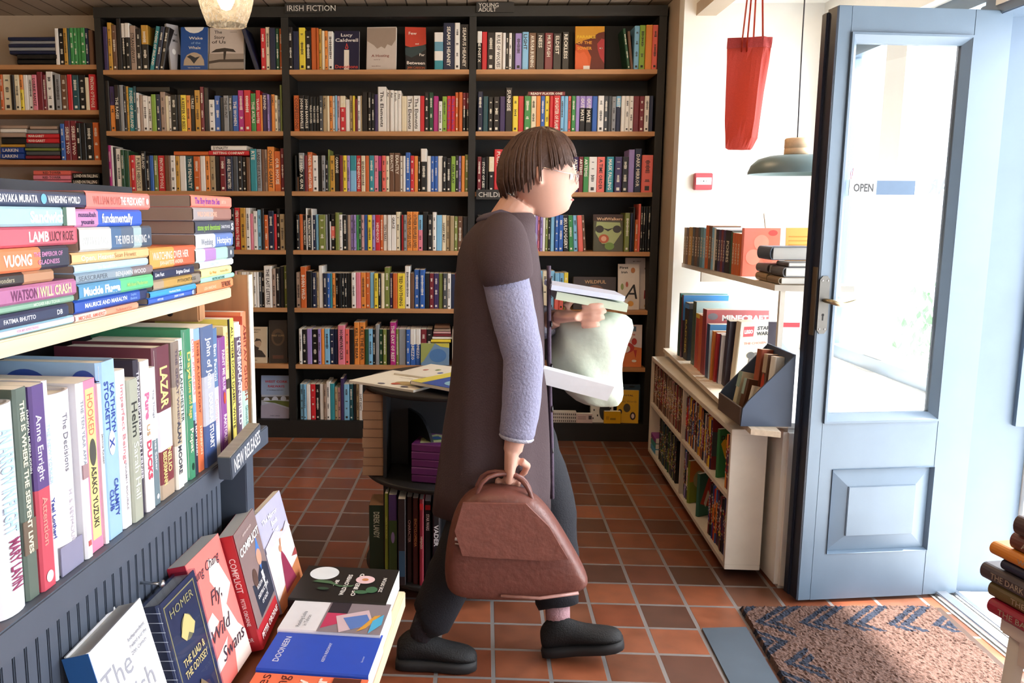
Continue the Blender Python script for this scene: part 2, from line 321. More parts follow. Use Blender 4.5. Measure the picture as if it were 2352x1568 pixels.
hp.lathe([(0, .0045), (.0045, .0045)], mat('0b0b0c', .8), Tr(hx, 0, kh + .006) @ Rx(90), 16); hp.prism([(-.0022, -.012), (.0022, -.012), (.0022, .004), (-.0022, .004)], .0040, .0046, mat('0b0b0c', .8), Tr(hx, 0, kh) @ Rx(90))
for sx in (-.009, .009):
    for sz in (-.078, .078): hp.lathe([(0, .0062), (.0022, .0058), (.003, .004)], METAL, Tr(hx + sx, 0, hz + sz) @ Rx(90), 10)
pl = hp.make('handle_plate', door)
MB().tube([(hx, 0, hz + .015), (hx, -.03, hz + .015), (hx + .012, -.042, hz + .013), (hx + .03, -.045, hz + .004), (hx + .06, -.045, hz + .008), (hx + .085, -.043, hz + .02), (hx + .112, -.04, hz + .012)],
          [.0085, .0075, .009, .0085, .0065, .0055, .004], mat('b8a98a', .28, 'metal'), 12, T=None).make('door_handle', door, sub=1)
lk = MB(); lk.box((-.0065, .008, hz - .1), (-.004, .034, hz + .12), mat('8c7d68', .4, 'metal')); lk.make('lock_plate', door)
# open sign: a clear strip with a white end hanging inside the glass
sx0, sz1 = dl(1947, 412); sx1, _ = dl(2097, 420); sz0 = dl(1947, 449)[1]; sxm, _ = dl(2008, 430)
sg = empty('open_sign', None, 'small white and slate blue OPEN sign hung against the door glass', 'sign', mtx=DM @ Tr(sx0, -.012, sz0))
h_ = sz1 - sz0
sp_ = MB().box((0, 0, 0), (sxm - sx0, .003, h_), mat('b4b6b8', .4)).box((sxm - sx0, 0, .003), (sx1 - sx0, .003, h_ - .003), mat('4c6480', .3)).box((sxm - sx0, 0, 0), (sx1 - sx0, .003, .003), mat('b4b6b8', .4)).box((sxm - sx0, 0, h_ - .003), (sx1 - sx0, .003, h_), mat('b4b6b8', .4))
sp_.text('OPEN', mat('202226', .5), Tr((sxm - sx0) * .52, -.0004, h_ * .5) @ Rx(90), .034, .066, bold=.02, res=2); sp_.make('sign_board', sg)
MB().tube([(.004, 0, h_), (.003, .004, h_ + .02), (.012, .006, h_ + .035), (.01, .004, h_ + .01)], .0007, mat('c23a3a', .6), 5).make('red_string', sg)
# ------------------------------------------------------------------ mat, slate slab
def coir():
    m = bpy.data.materials.new('coir_pile'); m.use_nodes = True; nt = m.node_tree; N = nt.nodes; L = nt.links; b = N['Principled BSDF']; b.inputs['Roughness'].default_value = .95
    tx = N.new('ShaderNodeTexCoord'); se = N.new('ShaderNodeSeparateXYZ'); L.new(tx.outputs['Object'], se.inputs[0])
    def ma(op, a, b2=None, **k):
        x = N.new('ShaderNodeMath'); x.operation = op
        for i, v in enumerate((a, b2)):
            if v is None: continue
            if isinstance(v, (int, float)): x.inputs[i].default_value = v
            else: L.new(v, x.inputs[i])
        return x.outputs[0]
    X, Y = se.outputs['X'], se.outputs['Y']
    no = N.new('ShaderNodeTexNoise'); no.inputs['Scale'].default_value = 130; no.inputs['Detail'].default_value = 3; L.new(tx.outputs['Object'], no.inputs['Vector'])
    n2 = N.new('ShaderNodeTexNoise'); n2.inputs['Scale'].default_value = 6; L.new(tx.outputs['Object'], n2.inputs['Vector'])
    # herringbone bands of pairs of dark stripes in the border strip, each row kinked at its middle
    yy = ma('PINGPONG', Y, .125); s = ma('ADD', X, ma('MULTIPLY', yy, 1.05)); s = ma('ADD', s, ma('MULTIPLY', no.outputs['Fac'], .022))
    fr = ma('FRACT', ma('MULTIPLY', s, 7.2)); st = ma('LESS_THAN', ma('ABSOLUTE', ma('SUBTRACT', fr, .2)), .1); s2 = ma('LESS_THAN', ma('ABSOLUTE', ma('SUBTRACT', fr, .5)), .11)
    dk = ma('MAXIMUM', st, s2)
    edge = ma('MAXIMUM', ma('GREATER_THAN', Y, -.17), ma('LESS_THAN', X, .11))
    dk = ma('MULTIPLY', dk, edge)
    base = N.new('ShaderNodeMix'); base.data_type = 'RGBA'; L.new(no.outputs['Fac'], base.inputs['Factor']); base.inputs[6].default_value = hexc('3a2a25'); base.inputs[7].default_value = hexc('75564a')
    mx = N.new('ShaderNodeMix'); mx.data_type = 'RGBA'; L.new(dk, mx.inputs['Factor']); L.new(base.outputs[2], mx.inputs[6]); mx.inputs[7].default_value = hexc('1b2233')
    L.new(mx.outputs[2], b.inputs['Base Color'])
    bp = N.new('ShaderNodeBump'); bp.inputs['Strength'].default_value = 1; bp.inputs['Distance'].default_value = .006; L.new(no.outputs['Fac'], bp.inputs['Height']); L.new(bp.outputs[0], b.inputs['Normal'])
    return m
COIR = coir()
bm = bmesh.new(); nx, ny = 120, 150
c00 = Vector((.925, 2.69)); c10 = Vector((1.575, 2.722)); c11 = Vector((1.535, 1.75)); c01 = Vector((.875, 1.70))
g = []
for j in range(ny + 1):
    for i in range(nx + 1):
        a, b_ = i / nx, j / ny; p = (c00 * (1 - a) + c10 * a) * (1 - b_) + (c01 * (1 - a) + c11 * a) * b_
        ed_ = min(a, 1 - a, b_, 1 - b_); z = .012 + random.random() * .006 if ed_ > .001 else 0
        g.append(bm.verts.new((p.x - .925 + random.gauss(0, .0008), p.y - 2.7, z)))
for j in range(ny):
    for i in range(nx): q = j * (nx + 1) + i; bm.faces.new((g[q], g[q + nx + 1], g[q + nx + 2], g[q + 1]))
bmesh.ops.recalc_face_normals(bm, faces=bm.faces)
me = bpy.data.meshes.new('door_mat'); bm.to_mesh(me); bm.free(); me.materials.append(COIR)
dm = bpy.data.objects.new('door_mat', me); S.collection.objects.link(dm); dm.location = (.925, 2.7, .001)
tag(dm, 'brown coir door mat with dark blue herringbone stripes inside the doorway', 'mat')
struct(MB().prism([(1.577, 2.72), (1.60, 2.72), (1.555, 1.75), (1.54, 1.75)], .0, .006, mat('3a2a22', .9)).make('trim_5', fix=True))
struct(MB().prism([(.762, 2.548), (.735, 1.70), (.866, 1.70), (.905, 2.56)], .0, .006, mat('4b5661', .45, 'painted')).make('floor_slate'))
# ------------------------------------------------------------------ wall bookcase: three bays, pine shelves
ROWZ = [2.088, 1.757, 1.427, 1.097, .766, .436, .105]
XB = [(-2.0205, -1.0195), (-.979, .0145), (.053, 1.040)]; UP = [-2.056, -1.0195, .0145, 1.040]
PINE = mat('b58356', .5, 'wood', stretch=(1, 14, 14), scale=5.0)
BR = []                                     # shelf front y, depth
case = empty('wall_bookcase', (-.49, D, 0), 'tall black three-bay bookcase with pine shelves along the back wall', 'bookcase')
def loc(o, p): o.location = (o.location[0] - p[0], o.location[1] - p[1], o.location[2] - p[2]); return o
cl = (-.49, D, 0); ct = Tr(.49, -D, 0)
for i, (a, b_) in enumerate(((-2.056, -2.0205), (-1.0195, -.979), (.0145, .053), (1.040, 1.082))):
    MB().box((a, D, 0), (b_, D + .26, 2.41), BLACKW, ct).make('upright', case)
MB().box((-2.0205, D + .245, 0), (1.04, D + .26, 2.41), mat('0f0f0f', .6, 'painted'), ct).make('back_panel', case)
MB().box((-2.056, D - .006, 2.365), (1.082, D + .245, 2.42), BLACKW, ct).make('top_rail', case)
MB().box((-2.056, D - .004, 0), (1.082, D + .245, .104), BLACKW, ct).make('plinth', case)
for i, (a, b_) in enumerate(XB):
    for z in ROWZ[:6]: MB().bbox((a + .0005, D - .002, z - .025), (b_ - .0005, D + .2445, z), PINE, ct, c=.0015).make('shelf', case)
# hand-lettered header boards
def board(label, tl, br, lines, size):
    p = at(*tl, Y=D - .02); q = at(*br, Y=D - .02); W_, H_ = q.x - p.x, p.z - q.z
    e = MB().bbox((0, 0, 0), (W_, .012, H_), mat('211f1d', .55), c=.001)
    for k, t in enumerate(lines): e.text(t, mat('cfc9bf', .6), Tr(W_ * .06, -.0004, H_ * (.5 if len(lines) == 1 else .72 - .44 * k)) @ Rx(90), size, None, 'LEFT', bold=.004, res=2)
    o = e.make('header_board', loc=(p.x, D - .02, q.z)); return tag(o, label, 'sign')
board('small black header board lettered IRISH FICTION on top of the bookcase', (654, 8), (740, 29), ['IRISH FICTION'], .042)
board('small black header board lettered YOUNG ADULT on top of the bookcase', (1094, 5), (1181, 28), ['YOUNG', 'ADULT'], .03)
board("small black board lettered CHILDREN'S on the shelf edge behind the walking person", (1094, 435), (1180, 458), ["CHILDREN'S"], .038)
# pine wall shelving further along
PB = XL = -2.9
ps = empty('pine_shelving', (-2.48, D, 0), 'open pine shelves on the beige wall beside the black bookcase', 'shelving')
LZ = [at(110, 148.5, Y=D + .03).z, at(110, 252.5, Y=D + .03).z, at(110, 367.5, Y=D + .03).z, 1.25, .92, .58, .24]
for z in LZ: MB().bbox((-3.38 + 2.48, .03, z - .025), (-2.058 + 2.48, .27, z), PINE, c=.0015).make('shelf', ps)
MB().box((-3.395 + 2.48, .03, 0), (-3.381 + 2.48, .27, 2.2), PINE).make('side_panel', ps)
# ------------------------------------------------------------------ books: one mesh each on the wall, spine towards -Y, front cover towards +X
def book_mesh(mb, wd, h, d, cols, T, txt=None, tc=None, hard=False):
    """cols: list of (fraction from top, colour)"""
    c = min(.004, wd * .22); pts = [(-wd / 2, c), (-wd / 2 + c, 0), (wd / 2 - c, 0), (wd / 2, c), (wd / 2, d), (-wd / 2, d)]
    z1 = h
    for k, (fr_, ch) in enumerate(cols):
        z0 = h * (1 - fr_) if k < len(cols) - 1 else 0
        mb.prism(pts, z0, z1, cm(ch), T); z1 = z0
    e = .0012
    mb.box((-wd / 2 + e, .004, h - .001), (wd / 2 - e, d + .0006, h + .0005), PAGES, T)
    mb.box((-wd / 2 + e, d, e), (wd / 2 - e, d + .0006, h), PAGES, T)
    if txt:
        t = txt.replace('_', ' '); s_ = min(wd * .78, .026); L_ = min(h * .86, len(t) * s_ * .62)
        mb.text(t, tc or mat('e8e2d6', .5), T @ Matrix(((0, 1, 0, 0), (0, 0, -1, -.0004), (-1, 0, 0, h - .012 - L_ / 2 if len(t) < 9 else h / 2), (0, 0, 0, 1))), s_, L_, bold=.02)
ROWS = [
 ('A', 0, 0, 0, 3.485, 200, "830 V 215;865 Y 180;899 m 200;935 K 110;973 wk 185;1006 wk 185;1045 a 205 STRANGEWAYS;1090 K 230;1132 Yk 200;1188 t 208 POEMS_OF_IRELAND l11;1230 n 212 l11;1268 K 215 l11;1310 _;2038 n 230 l-18;2086 r 225;2125 c 215;2160 n 225;2207 G 228;2237 O 228;2262 _"),
 ('A', 1, 0, 0, 3.485, 745, "848 K 645;880 Vo 690;922 K 680 THE_RAGES;962 e 680;992 K 690;1014 Y 690;1032 t 700 POEMS_OF_IRELAND;1075 T 690;1095 w 742;1118 a 760;1142 w 765;1183 w 770;1215 l 755;1252 n 755;1285 a 735;1325 c 765;1348 w 770;1372 k 760;1420 K 760;1448 y 760 A_KEEPER_OF_BEES;1492 o 762;1525 K 765 TALES;1562 Y 722;1605 R 695;1635 K 700;1672 w 797;1718 b 765;1765 k 780;1790 e 765 THE_HUNT;1832 E 765 THE_GIRL;1860 b 763 THE_WOMEN;1905 P 722;1955 r 722;2008 g 748 THE_ATLAS;2048 r 722 TRAVEL_NOTES;2083 o 760;2100 V 745 REWIND;2140 v 755;2158 V 760;2172 o 755 FAMILY;2198 c 762;2222 e 795;2244 f 680;2262 _"),
 ('A', 2, 220, 300, 4.9, 275, "150 P 165;182 w 170;205 K 185;230 w 200;290 G 215;330 G 230;380 O 280;395 r 275;445 c 278 PURPLE_HIBISCUS;518 k 235 IRELAND;570 K 285;608 b 280;652 f 280;700 r 280 FINTAN_O'TOOLE;782 m 280;842 w 280;900 Y 285;945 w 283;1015 T 285 THE_PENALTY;1105 O 290;1178 w 285;1235 o 285;1285 M 285;1345 K 290;1400 R 290;1465 n 290 AND_IS_ALL_THAT_MATTERS;1545 E 290;1600 K 290;1648 K 300;1695 m 300;1740 t 205 RTE;1812 e 208 LANDS_OF_ULYSSES;1865 m 212;1900 a 212 VANISHING_IRELAND;1935 o 182 CHARLIE_GARRET;2010 O 232 OUR_HOUSE;2080 R 200;2125 _"),
 ('A', 3, 220, 300, 4.9, 880, "1530 K 880;1562 r 868 MEN_WHO_RAN_THE_FIRE;1628 Y 870;1690 w 870;1740 p 935;1772 w 905;1820 s 890;1865 K 880;1897 O 950;1942 n 905;2005 r 940;2035 K 880;2072 M 940;2130 _"),
 ('A', 4, 540, 580, 3.733, 168, "0 d 160;22 M 165;55 w 168;95 w 168;130 c 168;158 w 168;182 w 168;205 E 168;228 K 175;250 w 115 THE_LAST_LETTERS;318 a 140;350 K 135;385 K 120;420 f 115;448 _"),
 ('B', 0, 640, 0, 4.9, 340, "112 K 305;160 n 350;228 y 310;300 K 345;365 O 310;428 O 315;452 Y 325;483 c 345;517 o 345;552 w 350;612 _;1750 whwt 365;1850 n 258 SEAMUS_HEANEY;1978 w 255;2040 K 272 SEAMUS_HEANEY;2140 _"),
 ('B', 1, 640, 0, 4.9, 1078, "168 O 1072 CONFESSIONS;235 K 1075 JOHN_BANVILLE;290 k 1078 JOHN_BANVILLE;343 k 1090 WILD_HOUSES;383 k 1090 WILD_HOUSES;420 k 1090 WILD_HOUSES;458 E 1078;497 M 1078 NORMAL;543 c 1078;572 o 1078;606 w 1078;636 s 1075;660 d 1080;690 cr 1078;752 w 1118;798 M 1075;836 y 1078;858 R 1115;888 w 1080;920 M 1075;938 K 1035;1005 K 1040;1042 k 1055;1080 V 1060;1115 w 975 The_Elements;1212 w 1010 Air;1252 w 1015 Air;1298 w 1020 Earth;1338 w 1020 Fire;1380 c 1080;1440 w 1078 The_Elements;1515 w 1078 The_Elements;1592 r 1080;1640 K 1040;1690 G 1040;1740 P 1080;1798 w 1140;1840 l 1085;1892 r 1080 The_Boy_from_the_Sea;1938 r 1080 The_Boy_from_the_Sea;1985 O 1038;2025 O 1038;2068 Rk 1045;2108 Rk 1045;2145 _"),
 ('B', 2, 640, 320, 5.113, 192, "190 k 190;215 m 445;238 ek 160 IF_I_HAD_A_GUN;303 R 190;340 O 150 UNDER_THE_WEATHER;397 w 190;462 k 195;505 e 190;548 k 250;582 f 120;600 Y 190;658 k 180 CARNAGE;715 R 190;755 y 190;800 v 190;838 ts 190;912 r 190 THE_BENEFACTORS;968 c 192 EDEN'S_SHORE;1018 O 192;1062 t 190;1120 p 190;1170 PT 195;1212 S 192;1258 c 195;1300 m 160 EXACTLY;1358 m 160 EXACTLY;1425 w 195;1460 w 195;1490 b 155;1545 r 192;1590 o 195;1635 k 205;1668 wuk 110;1740 w 195;1785 b 198;1828 b 198;1868 w 195;1925 k 205;1970 K 225;2022 l 198 FAIR_PLAY;2075 k 190;2112 v 195;2145 o 195;2185 f 180;2232 _"),
 ('B', 3, 640, 320, 5.113, 888, "205 k 890;245 O 880;285 k 890 TRAUMATIC_MEMORY;325 w 810;338 k 890 TRAUMATIC_MEMORY;385 w 815;402 n 890;435 s 882;472 f 885;552 e 885;575 k 880;602 w 965;612 kSk 880;665 f 860;710 w 885;750 k 890;808 a 890;845 v 888;878 v 888;912 g 888;942 G 888;968 d 888;1005 b 888;1045 y 888;1095 v 888;1135 r 888 HENDRICKS;1190 O 888;1228 w 888 TEN_YEARS;1275 w 888;1320 w 888 GRACE;1378 c 852;1425 K 890;1442 r 888;1467 e 888;1505 o 850 OTHER_PEOPLES_LIVES;1570 o 850 OTHER_PEOPLES_LIVES;1635 sp 888;1690 k 855;1750 K 888;1805 w 855;1850 s 890;1915 c 890 HARRY_MARY;1965 M 895;2010 M 900;2060 f 905;2100 m 905;2160 K 910;2225 _"),
 ('B', 4, 540, 580, 3.733, 175, "522 a 172;562 O 122 BORN_WILD;612 k 160;660 n 172;698 M 172;717 w 115;755 n 178;788 b 178;815 t 180;832 o 178;860 k 178;885 k 178;915 k 178;938 k 178;960 k 178;980 k 178;997 w 172;1035 p 172;1077 o 172;1120 O 172;1155 s 172;1192 y 178;1226 k 180;1250 c 178;1280 f 130;1325 V 178;1352 O 178;1390 y 178 TED_NOTHING;1455 w 118;1500 m 178;1535 b 148;1582 b 148;1627 k 178;1665 R 180;1702 V 180;1745 f 180;1780 E 180;1818 w 180;1850 n 185;1885 r 182;1912 c 180;1940 K 178;1985 _"),
 ('B', 5, 540, 580, 3.733, 657, "548 w 655;575 k 660;615 v 655;658 k 660;710 v 655;738 o 655;765 s 655;812 n 658;850 n 658;882 p 625 HOMEWRECKER;942 S 655;980 k 660;1020 o 600 KILL_THE_BEAR;1064 o 600 KILL_THE_BEAR;1112 G 658;1142 s 655;1180 k 660;1202 e 622;1235 G 660;1267 f 660;1300 k 660;1327 P 600 THE_DAY_OF_REST;1378 f 658;1402 e 658;1465 b 660;1500 wb 658 INTERMEZZO;1547 wb 658 INTERMEZZO;1590 R 660;1640 K 660;1690 _;1860 w 660;1890 n 662;1925 r 658;1955 c 660;1985 _"),
 ('B', 6, 540, 580, 3.733, 1130, "557 s 1130;586 s 1130;612 w 1135;647 r 1130;690 k 1132;725 w 1132;762 a 1130;782 w 1110;815 t 1125;852 M 1160;880 d 1160;905 V 1080;932 s 1130;980 T 1130;1012 K 1130;1038 M 1125;1062 w 1125 SOFT_EXITS;1094 k 1130;1130 r 1132;1165 n 1130;1200 c 1130;1240 t 1130;1280 _"),
 ('C', 0, 1080, 0, 4.9, 365, "75 wk 352 THE_POET_X;130 r 358;188 K 365;275 w 362 RULE_OF_WOLVES;362 w 370;398 k 372;432 w 370;468 k 372;502 v 372;582 s 360 LIGHT;655 m 370 AURORA_BURNING;740 K 372 NESS;835 R 368 MURTAGH;930 K 375 ELDEST;1030 k 360 RECKLESS;1115 _;1775 G 320 l-9;1810 m 350 l-7;1843 s 288;1902 l 280;1970 o 280;2045 S 280;2108 _"),
 ('C', 1, 1080, 0, 4.9, 1080, "80 n 1030;142 T 1082;200 k 1090;260 K 1090;330 V 1085;392 K 985 SUNRISE;475 y 1080;538 r 1080;604 g 1080;680 c 1080;740 o 1078;790 b 1078;838 y 1078;890 r 1080;932 r 1075 DAUGHTER_OF_FLAME;1012 s 1080;1055 s 1080;1100 S 1080;1135 g 1080;1183 v 1080;1228 vkk 1080 OUT_MATE;1295 vkk 1080 OUT_MATE;1370 b 1080;1432 w 1078;1502 E 1080;1550 E 1080;1590 e 1085;1640 sn 1080 BEST;1695 w 1080;1740 w 1080;1788 w 1080;1835 R 1080;1900 R 1080;1958 w 1080;2010 n 1078;2058 _"),
 ('C', 2, 1080, 320, 5.113, 205, "80 R 205;130 k 215 STORY_OF_LIES;180 K 205;215 ck 205;278 r 118 PULLMAN;382 K 205;430 m 210;480 R 205;530 n 205;580 e 205;640 y 205;700 k 205;760 w 205;820 T 205;880 o 205;940 d 205;1020 M 205;1140 Y 205;1205 V 205 ARTEMIS;1268 R 205 ARTEMIS;1325 g 205 ARTEMIS;1388 w 205;1485 S 205 A_TIME_ORDER;1580 _;1595 t 205 MASK_FALLING;1682 _;1692 V 205;1780 K 205;1855 v 120;1925 n 110 DARK_MIRROR;2010 S 185;2143 _"),
 ('C', 3, 1080, 320, 5.113, 890, "80 k 890;130 w 890;180 o 892;240 n 890;300 s 890;360 c 890;420 v 890;485 s 892;540 n 893;600 r 880;655 k 885;705 w 870;762 v 865;790 p 890;818 v 890;848 w 890;878 f 890;912 K 893;942 s 890;992 b 890;1035 b 890;1092 k 890 SKULDUGGERY l-2;1162 g 893 l-3;1218 s 893 l-3;1272 S 893 l-4;1332 m 893 l-5;1368 _;1810 f 865;1872 n 865;1908 K 800;1930 O 945;1967 S 760;1995 k 790;2022 k 790;2052 k 790;2080 k 790;2110 K 800;2138 _"),
 ('C', 4, 1200, 580, 3.565, 165, "120 s 150;160 c 152;205 s 150;260 sS 168;298 sS 168;335 yf 165;372 _"),
 ('L', 0, 0, 0, 3.485, 225, "440 w 225;470 k 225;512 Y 225;542 T 225;560 g 222;590 g 222;618 g 222;650 g 222;685 n 225;710 m 240;748 _"),
 ('L', 1, 0, 0, 3.485, 598, "0 O 595;25 c 595;90 K 600;120 c 598;160 oy 598;188 w 598;225 w 598;262 p 598 LORRIE_RANTZ;300 R 575;345 R 598;372 w 572;425 k 598;445 e 595;490 m 600;540 r 595;578 T 600;630 k 600;685 c 620;715 r 595 FINTAN_O'TOOLE;772 _"),
 ('L', 2, 0, 0, 3.485, 985, "485 b 990;520 R 965 SERIES_TWO;565 R 965 SERIES_TWO;615 k 985;650 k 985;690 k 985;745 O 980;795 _"),
]
FLATS = [   # bay, row(rests on), ox, oy, sc, x0, x1, ytop, ybot, colour, text
 ('A', 1, 0, 0, 3.485, 1085, 1355, 690, 735, 'k', None), ('A', 2, 220, 300, 4.9, 878, 1267, 232, 277, 'O', None), ('A', 2, 220, 300, 4.9, 1269, 1725, 225, 277, 'r', 'BETTING COMPANY'),
 ('A', 2, 220, 300, 4.9, 1295, 1695, 168, 221, 'w', 'DYNASTY'), ('C', 1, 1080, 0, 4.9, 655, 1068, 1026, 1076, 'R', 'READY PLAYER ONE'),
 ('L', 0, 0, 0, 3.485, 130, 458, 474, 511, 'k', None), ('L', 0, 0, 0, 3.485, 135, 455, 434, 472, 'k', None), ('L', 0, 0, 0, 3.485, 75, 445, 405, 432, 'n', None),
 ('L', 0, 0, 0, 3.485, 68, 438, 378, 403, 'e', None), ('L', 0, 0, 0, 3.485, 62, 440, 349, 376, 'n', None), ('L', 0, 0, 0, 3.485, 70, 436, 325, 347, 'e', None), ('L', 0, 0, 0, 3.485, 62, 434, 296, 323, 'n', None),
 ('L', 2, 0, 0, 3.485, 0, 190, 1226, 1271, 'u', 'LARKIN'), ('L', 2, 0, 0, 3.485, 0, 188, 1178, 1224, 'u', 'LARKIN'), ('L', 2, 0, 0, 3.485, 0, 196, 1154, 1176, 'Y', None), ('L', 2, 0, 0, 3.485, 5, 205, 1100, 1152, 'k', None),
 ('L', 2, 0, 0, 3.485, 2, 200, 1062, 1098, 'a', None), ('L', 2, 0, 0, 3.485, 2, 205, 1030, 1060, 'w', None), ('L', 2, 0, 0, 3.485, 0, 215, 1002, 1028, 'a', None),
 ('L', 2, 0, 0, 3.485, 200, 478, 1244, 1271, 'R', None), ('L', 2, 0, 0, 3.485, 204, 476, 1208, 1242, 'E', None), ('L', 2, 0, 0, 3.485, 200, 470, 1184, 1206, 'f', None), ('L', 2, 0, 0, 3.485, 204, 472, 1146, 1182, 'E', None),
 ('L', 2, 0, 0, 3.485, 208, 470, 1107, 1144, 'r', 'MARGARET'), ('L', 2, 0, 0, 3.485, 206, 470, 1070, 1105, 'r', 'MARGARET'), ('L', 2, 0, 0, 3.485, 215, 462, 1036, 1068, 'e', None), ('L', 2, 0, 0, 3.485, 240, 456, 1008, 1034, 'a', None),
 ('L', 3, 0, 0, 3.485, 265, 565, 1590, 1632, 'p', None), ('L', 3, 0, 0, 3.485, 265, 570, 1546, 1588, 'S', None), ('L', 3, 0, 0, 3.485, 265, 565, 1502, 1544, 'p', None), ('L', 3, 0, 0, 3.485, 268, 570, 1462, 1500, 'S', None), ('L', 3, 0, 0, 3.485, 265, 565, 1402, 1438, 'p', 'RED TOWER'), ('L', 3, 0, 0, 3.485, 265, 565, 1364, 1400, 'S', 'RED TOWER'), ('L', 3, 0, 0, 3.485, 265, 568, 1440, 1460, 'p', None),
 ('L', 3, 0, 0, 3.485, 574, 792, 1586, 1632, 'k', None), ('L', 3, 0, 0, 3.485, 572, 792, 1534, 1584, 'k', None), ('L', 3, 0, 0, 3.485, 574, 795, 1480, 1532, 'k', 'LONDON FALLING'), ('L', 3, 0, 0, 3.485, 572, 792, 1432, 1478, 'k', 'LONDON FALLING'), ('L', 3, 0, 0, 3.485, 574, 795, 1384, 1430, 'k', 'LONDON FALLING'),
 ('B', 5, 540, 580, 3.733, 1700, 1850, 700, 722, 'R', None), ('B', 5, 540, 580, 3.733, 1690, 1860, 724, 745, 'w', None), ('B', 5, 540, 580, 3.733, 1680, 1850, 747, 772, 'y', None),
 ('B', 5, 540, 580, 3.733, 1710, 1840, 630, 655, 'm', None), ('B', 5, 540, 580, 3.733, 1705, 1845, 657, 676, 'a', None), ('B', 5, 540, 580, 3.733, 1700, 1850, 678, 698, 'd', None),
]
BAYN = {'A': 'bay by pine shelving', 'B': 'IRISH FICTION bay', 'C': 'YOUNG ADULT bay', 'L': 'open pine shelving'}
ORD = ['top', 'second', 'third', 'fourth', 'fifth', 'sixth', 'lowest']
NTH = 'first second third fourth fifth sixth seventh eighth ninth tenth eleventh twelfth thirteenth fourteenth fifteenth sixteenth seventeenth eighteenth nineteenth twentieth'.split()
def nth(n): return NTH[n] if n < 20 else 'twenty-' + NTH[n - 20] if n < 29 else 'thirtieth' if n == 29 else 'thirty-' + NTH[n - 30] if n < 39 else 'fortieth' if n == 39 else 'forty-' + NTH[n - 40] if n < 49 else 'fiftieth'
def cname(col):
    return CW[col[0]] if len(set(col)) == 1 else CW[col[0]] + ' and ' + CW[[c for c in col if c != col[0]][0]]
specs = []                                     # every upright and flat book on the wall
for bay, row, ox, oy, sc, dt, data in ROWS:
    yb = D + .03 if bay == 'L' else D + .012
    zb = (LZ if bay == 'L' else ROWZ)[row]
    ent = [e.split() for e in data.split(';')]; cnt = 0; k0 = len(specs)
    for i, e in enumerate(ent[:-1]):
        if e[1] == '_': continue
        opt = e[3:]; lean = 0; txt = None
        for o_ in opt:
            if o_[0] == 'l' and o_[1:].lstrip('-').isdigit(): lean = int(o_[1:])
            else: txt = o_
        nx_ = float(ent[i + 1][0]); x0 = float(e[0])
        if lean and abs(lean) > 6: nx_ = min(nx_, x0 + 36)
        pxm = oy + float(e[2]) / sc; base = pj = None
        # x is read at the spine's mid height
        zm_px = None
        zt = at(ox + x0 / sc, pxm, Y=yb).z; h = max(.08, zt - zb) / math.cos(math.radians(lean))
        ybase_px = None
        lo, hi = at(ox + x0 / sc, 0, Y=yb), None
        # screen rows for mid height
        pm_y = pxm
        a = at(ox + x0 / sc, pm_y, Y=yb); b_ = at(ox + nx_ / sc, pm_y, Y=yb)
        # bases were read along the shelf, so evaluate x at the base row
        d0 = Vector((a.x, yb, zb + h * .25)) - Vector((0, 0, CH))
        yy = CY0 - CF * d0.dot(up) / d0.dot(fw)
        a = at(ox + x0 / sc, yy, Y=yb); b_ = at(ox + nx_ / sc, yy, Y=yb)
        specs.append(dict(bay=bay, row=row, n=cnt, x=(a.x + b_.x) / 2, w=max(.006, b_.x - a.x - .0012), h=h, z=zb, y=yb, col=e[1], txt=txt, lean=lean, flat=False)); cnt += 1
    for k in range(k0, len(specs)):
        specs[k]['L'] = specs[k - 1] if k > k0 else None; specs[k]['Rn'] = specs[k + 1] if k + 1 < len(specs) else None; specs[k]['of'] = len(specs) - k0
for bay, row, ox, oy, sc, x0, x1, yt, yb_, col, txt in FLATS:
    yb = D + .034 if bay == 'L' else D + .012
    a = at(ox + x0 / sc, oy + yt / sc, Y=yb); b_ = at(ox + x1 / sc, oy + yb_ / sc, Y=yb)
    if row == 3 and bay == 'L': pass
    specs.append(dict(bay=bay, row=row, n=0, x=(a.x + b_.x) / 2, w=a.z - b_.z - .0006, h=b_.x - a.x, z=b_.z, y=yb, col=col, txt=txt, lean=0, flat=True))
def label_of(s):
    where = '%s shelf, %s' % (ORD[s['row']], BAYN[s['bay']])
    c_ = cname(s['col'])
    if s['flat']: return '%s book lying flat%s, %s' % (c_, ' lettered ' + s['txt'] if s['txt'] else '', where)
    if s['txt']: return '%s book lettered %s, %s' % (CW[s['col'][0]], s['txt'].replace('_', ' '), where)
    l, r_ = s.get('L'), s.get('Rn')
    if l and r_ and r_['bay'] == s['bay'] and r_['row'] == s['row']: return '%s book between a %s and a %s one, %s' % (CW[s['col'][0]], CW[l['col'][0]], CW[r_['col'][0]], where)
    return '%s book at the end of the row, %s' % (c_, where)
for s in specs: s['area'] = s['w'] * s['h'] * (1.25 if s['txt'] else 1)
N_IND = 150
order = sorted(range(len(specs)), key=lambda i: -specs[i]['area']); keep = set(order[:N_IND])
labs = {}
for i, s in enumerate(specs): s['label'] = label_of(s); labs[s['label']] = labs.get(s['label'], 0) + 1
used = {}
for i, s in enumerate(specs):
    if labs[s['label']] > 1 and not s['flat']:
        s['label'] = '%s book, %s from the left, %s shelf, %s' % (cname(s['col']), nth(s['n']), ORD[s['row']], BAYN[s['bay']])
dupf = {}
for s in specs:
    if s['flat'] and labs[s['label']] > 1: dupf.setdefault(s['label'], []).append(s)
for g_ in dupf.values():
    g_.sort(key=lambda q: q['z'])
    for k, q in enumerate(g_): q['label'] = q['label'].replace(' book lying flat', ' book, %s of its flat pile,' % (('lower', 'upper') if len(g_) == 2 else ('lowest', 'middle', 'topmost', 'next to top'))[min(k, 3)])
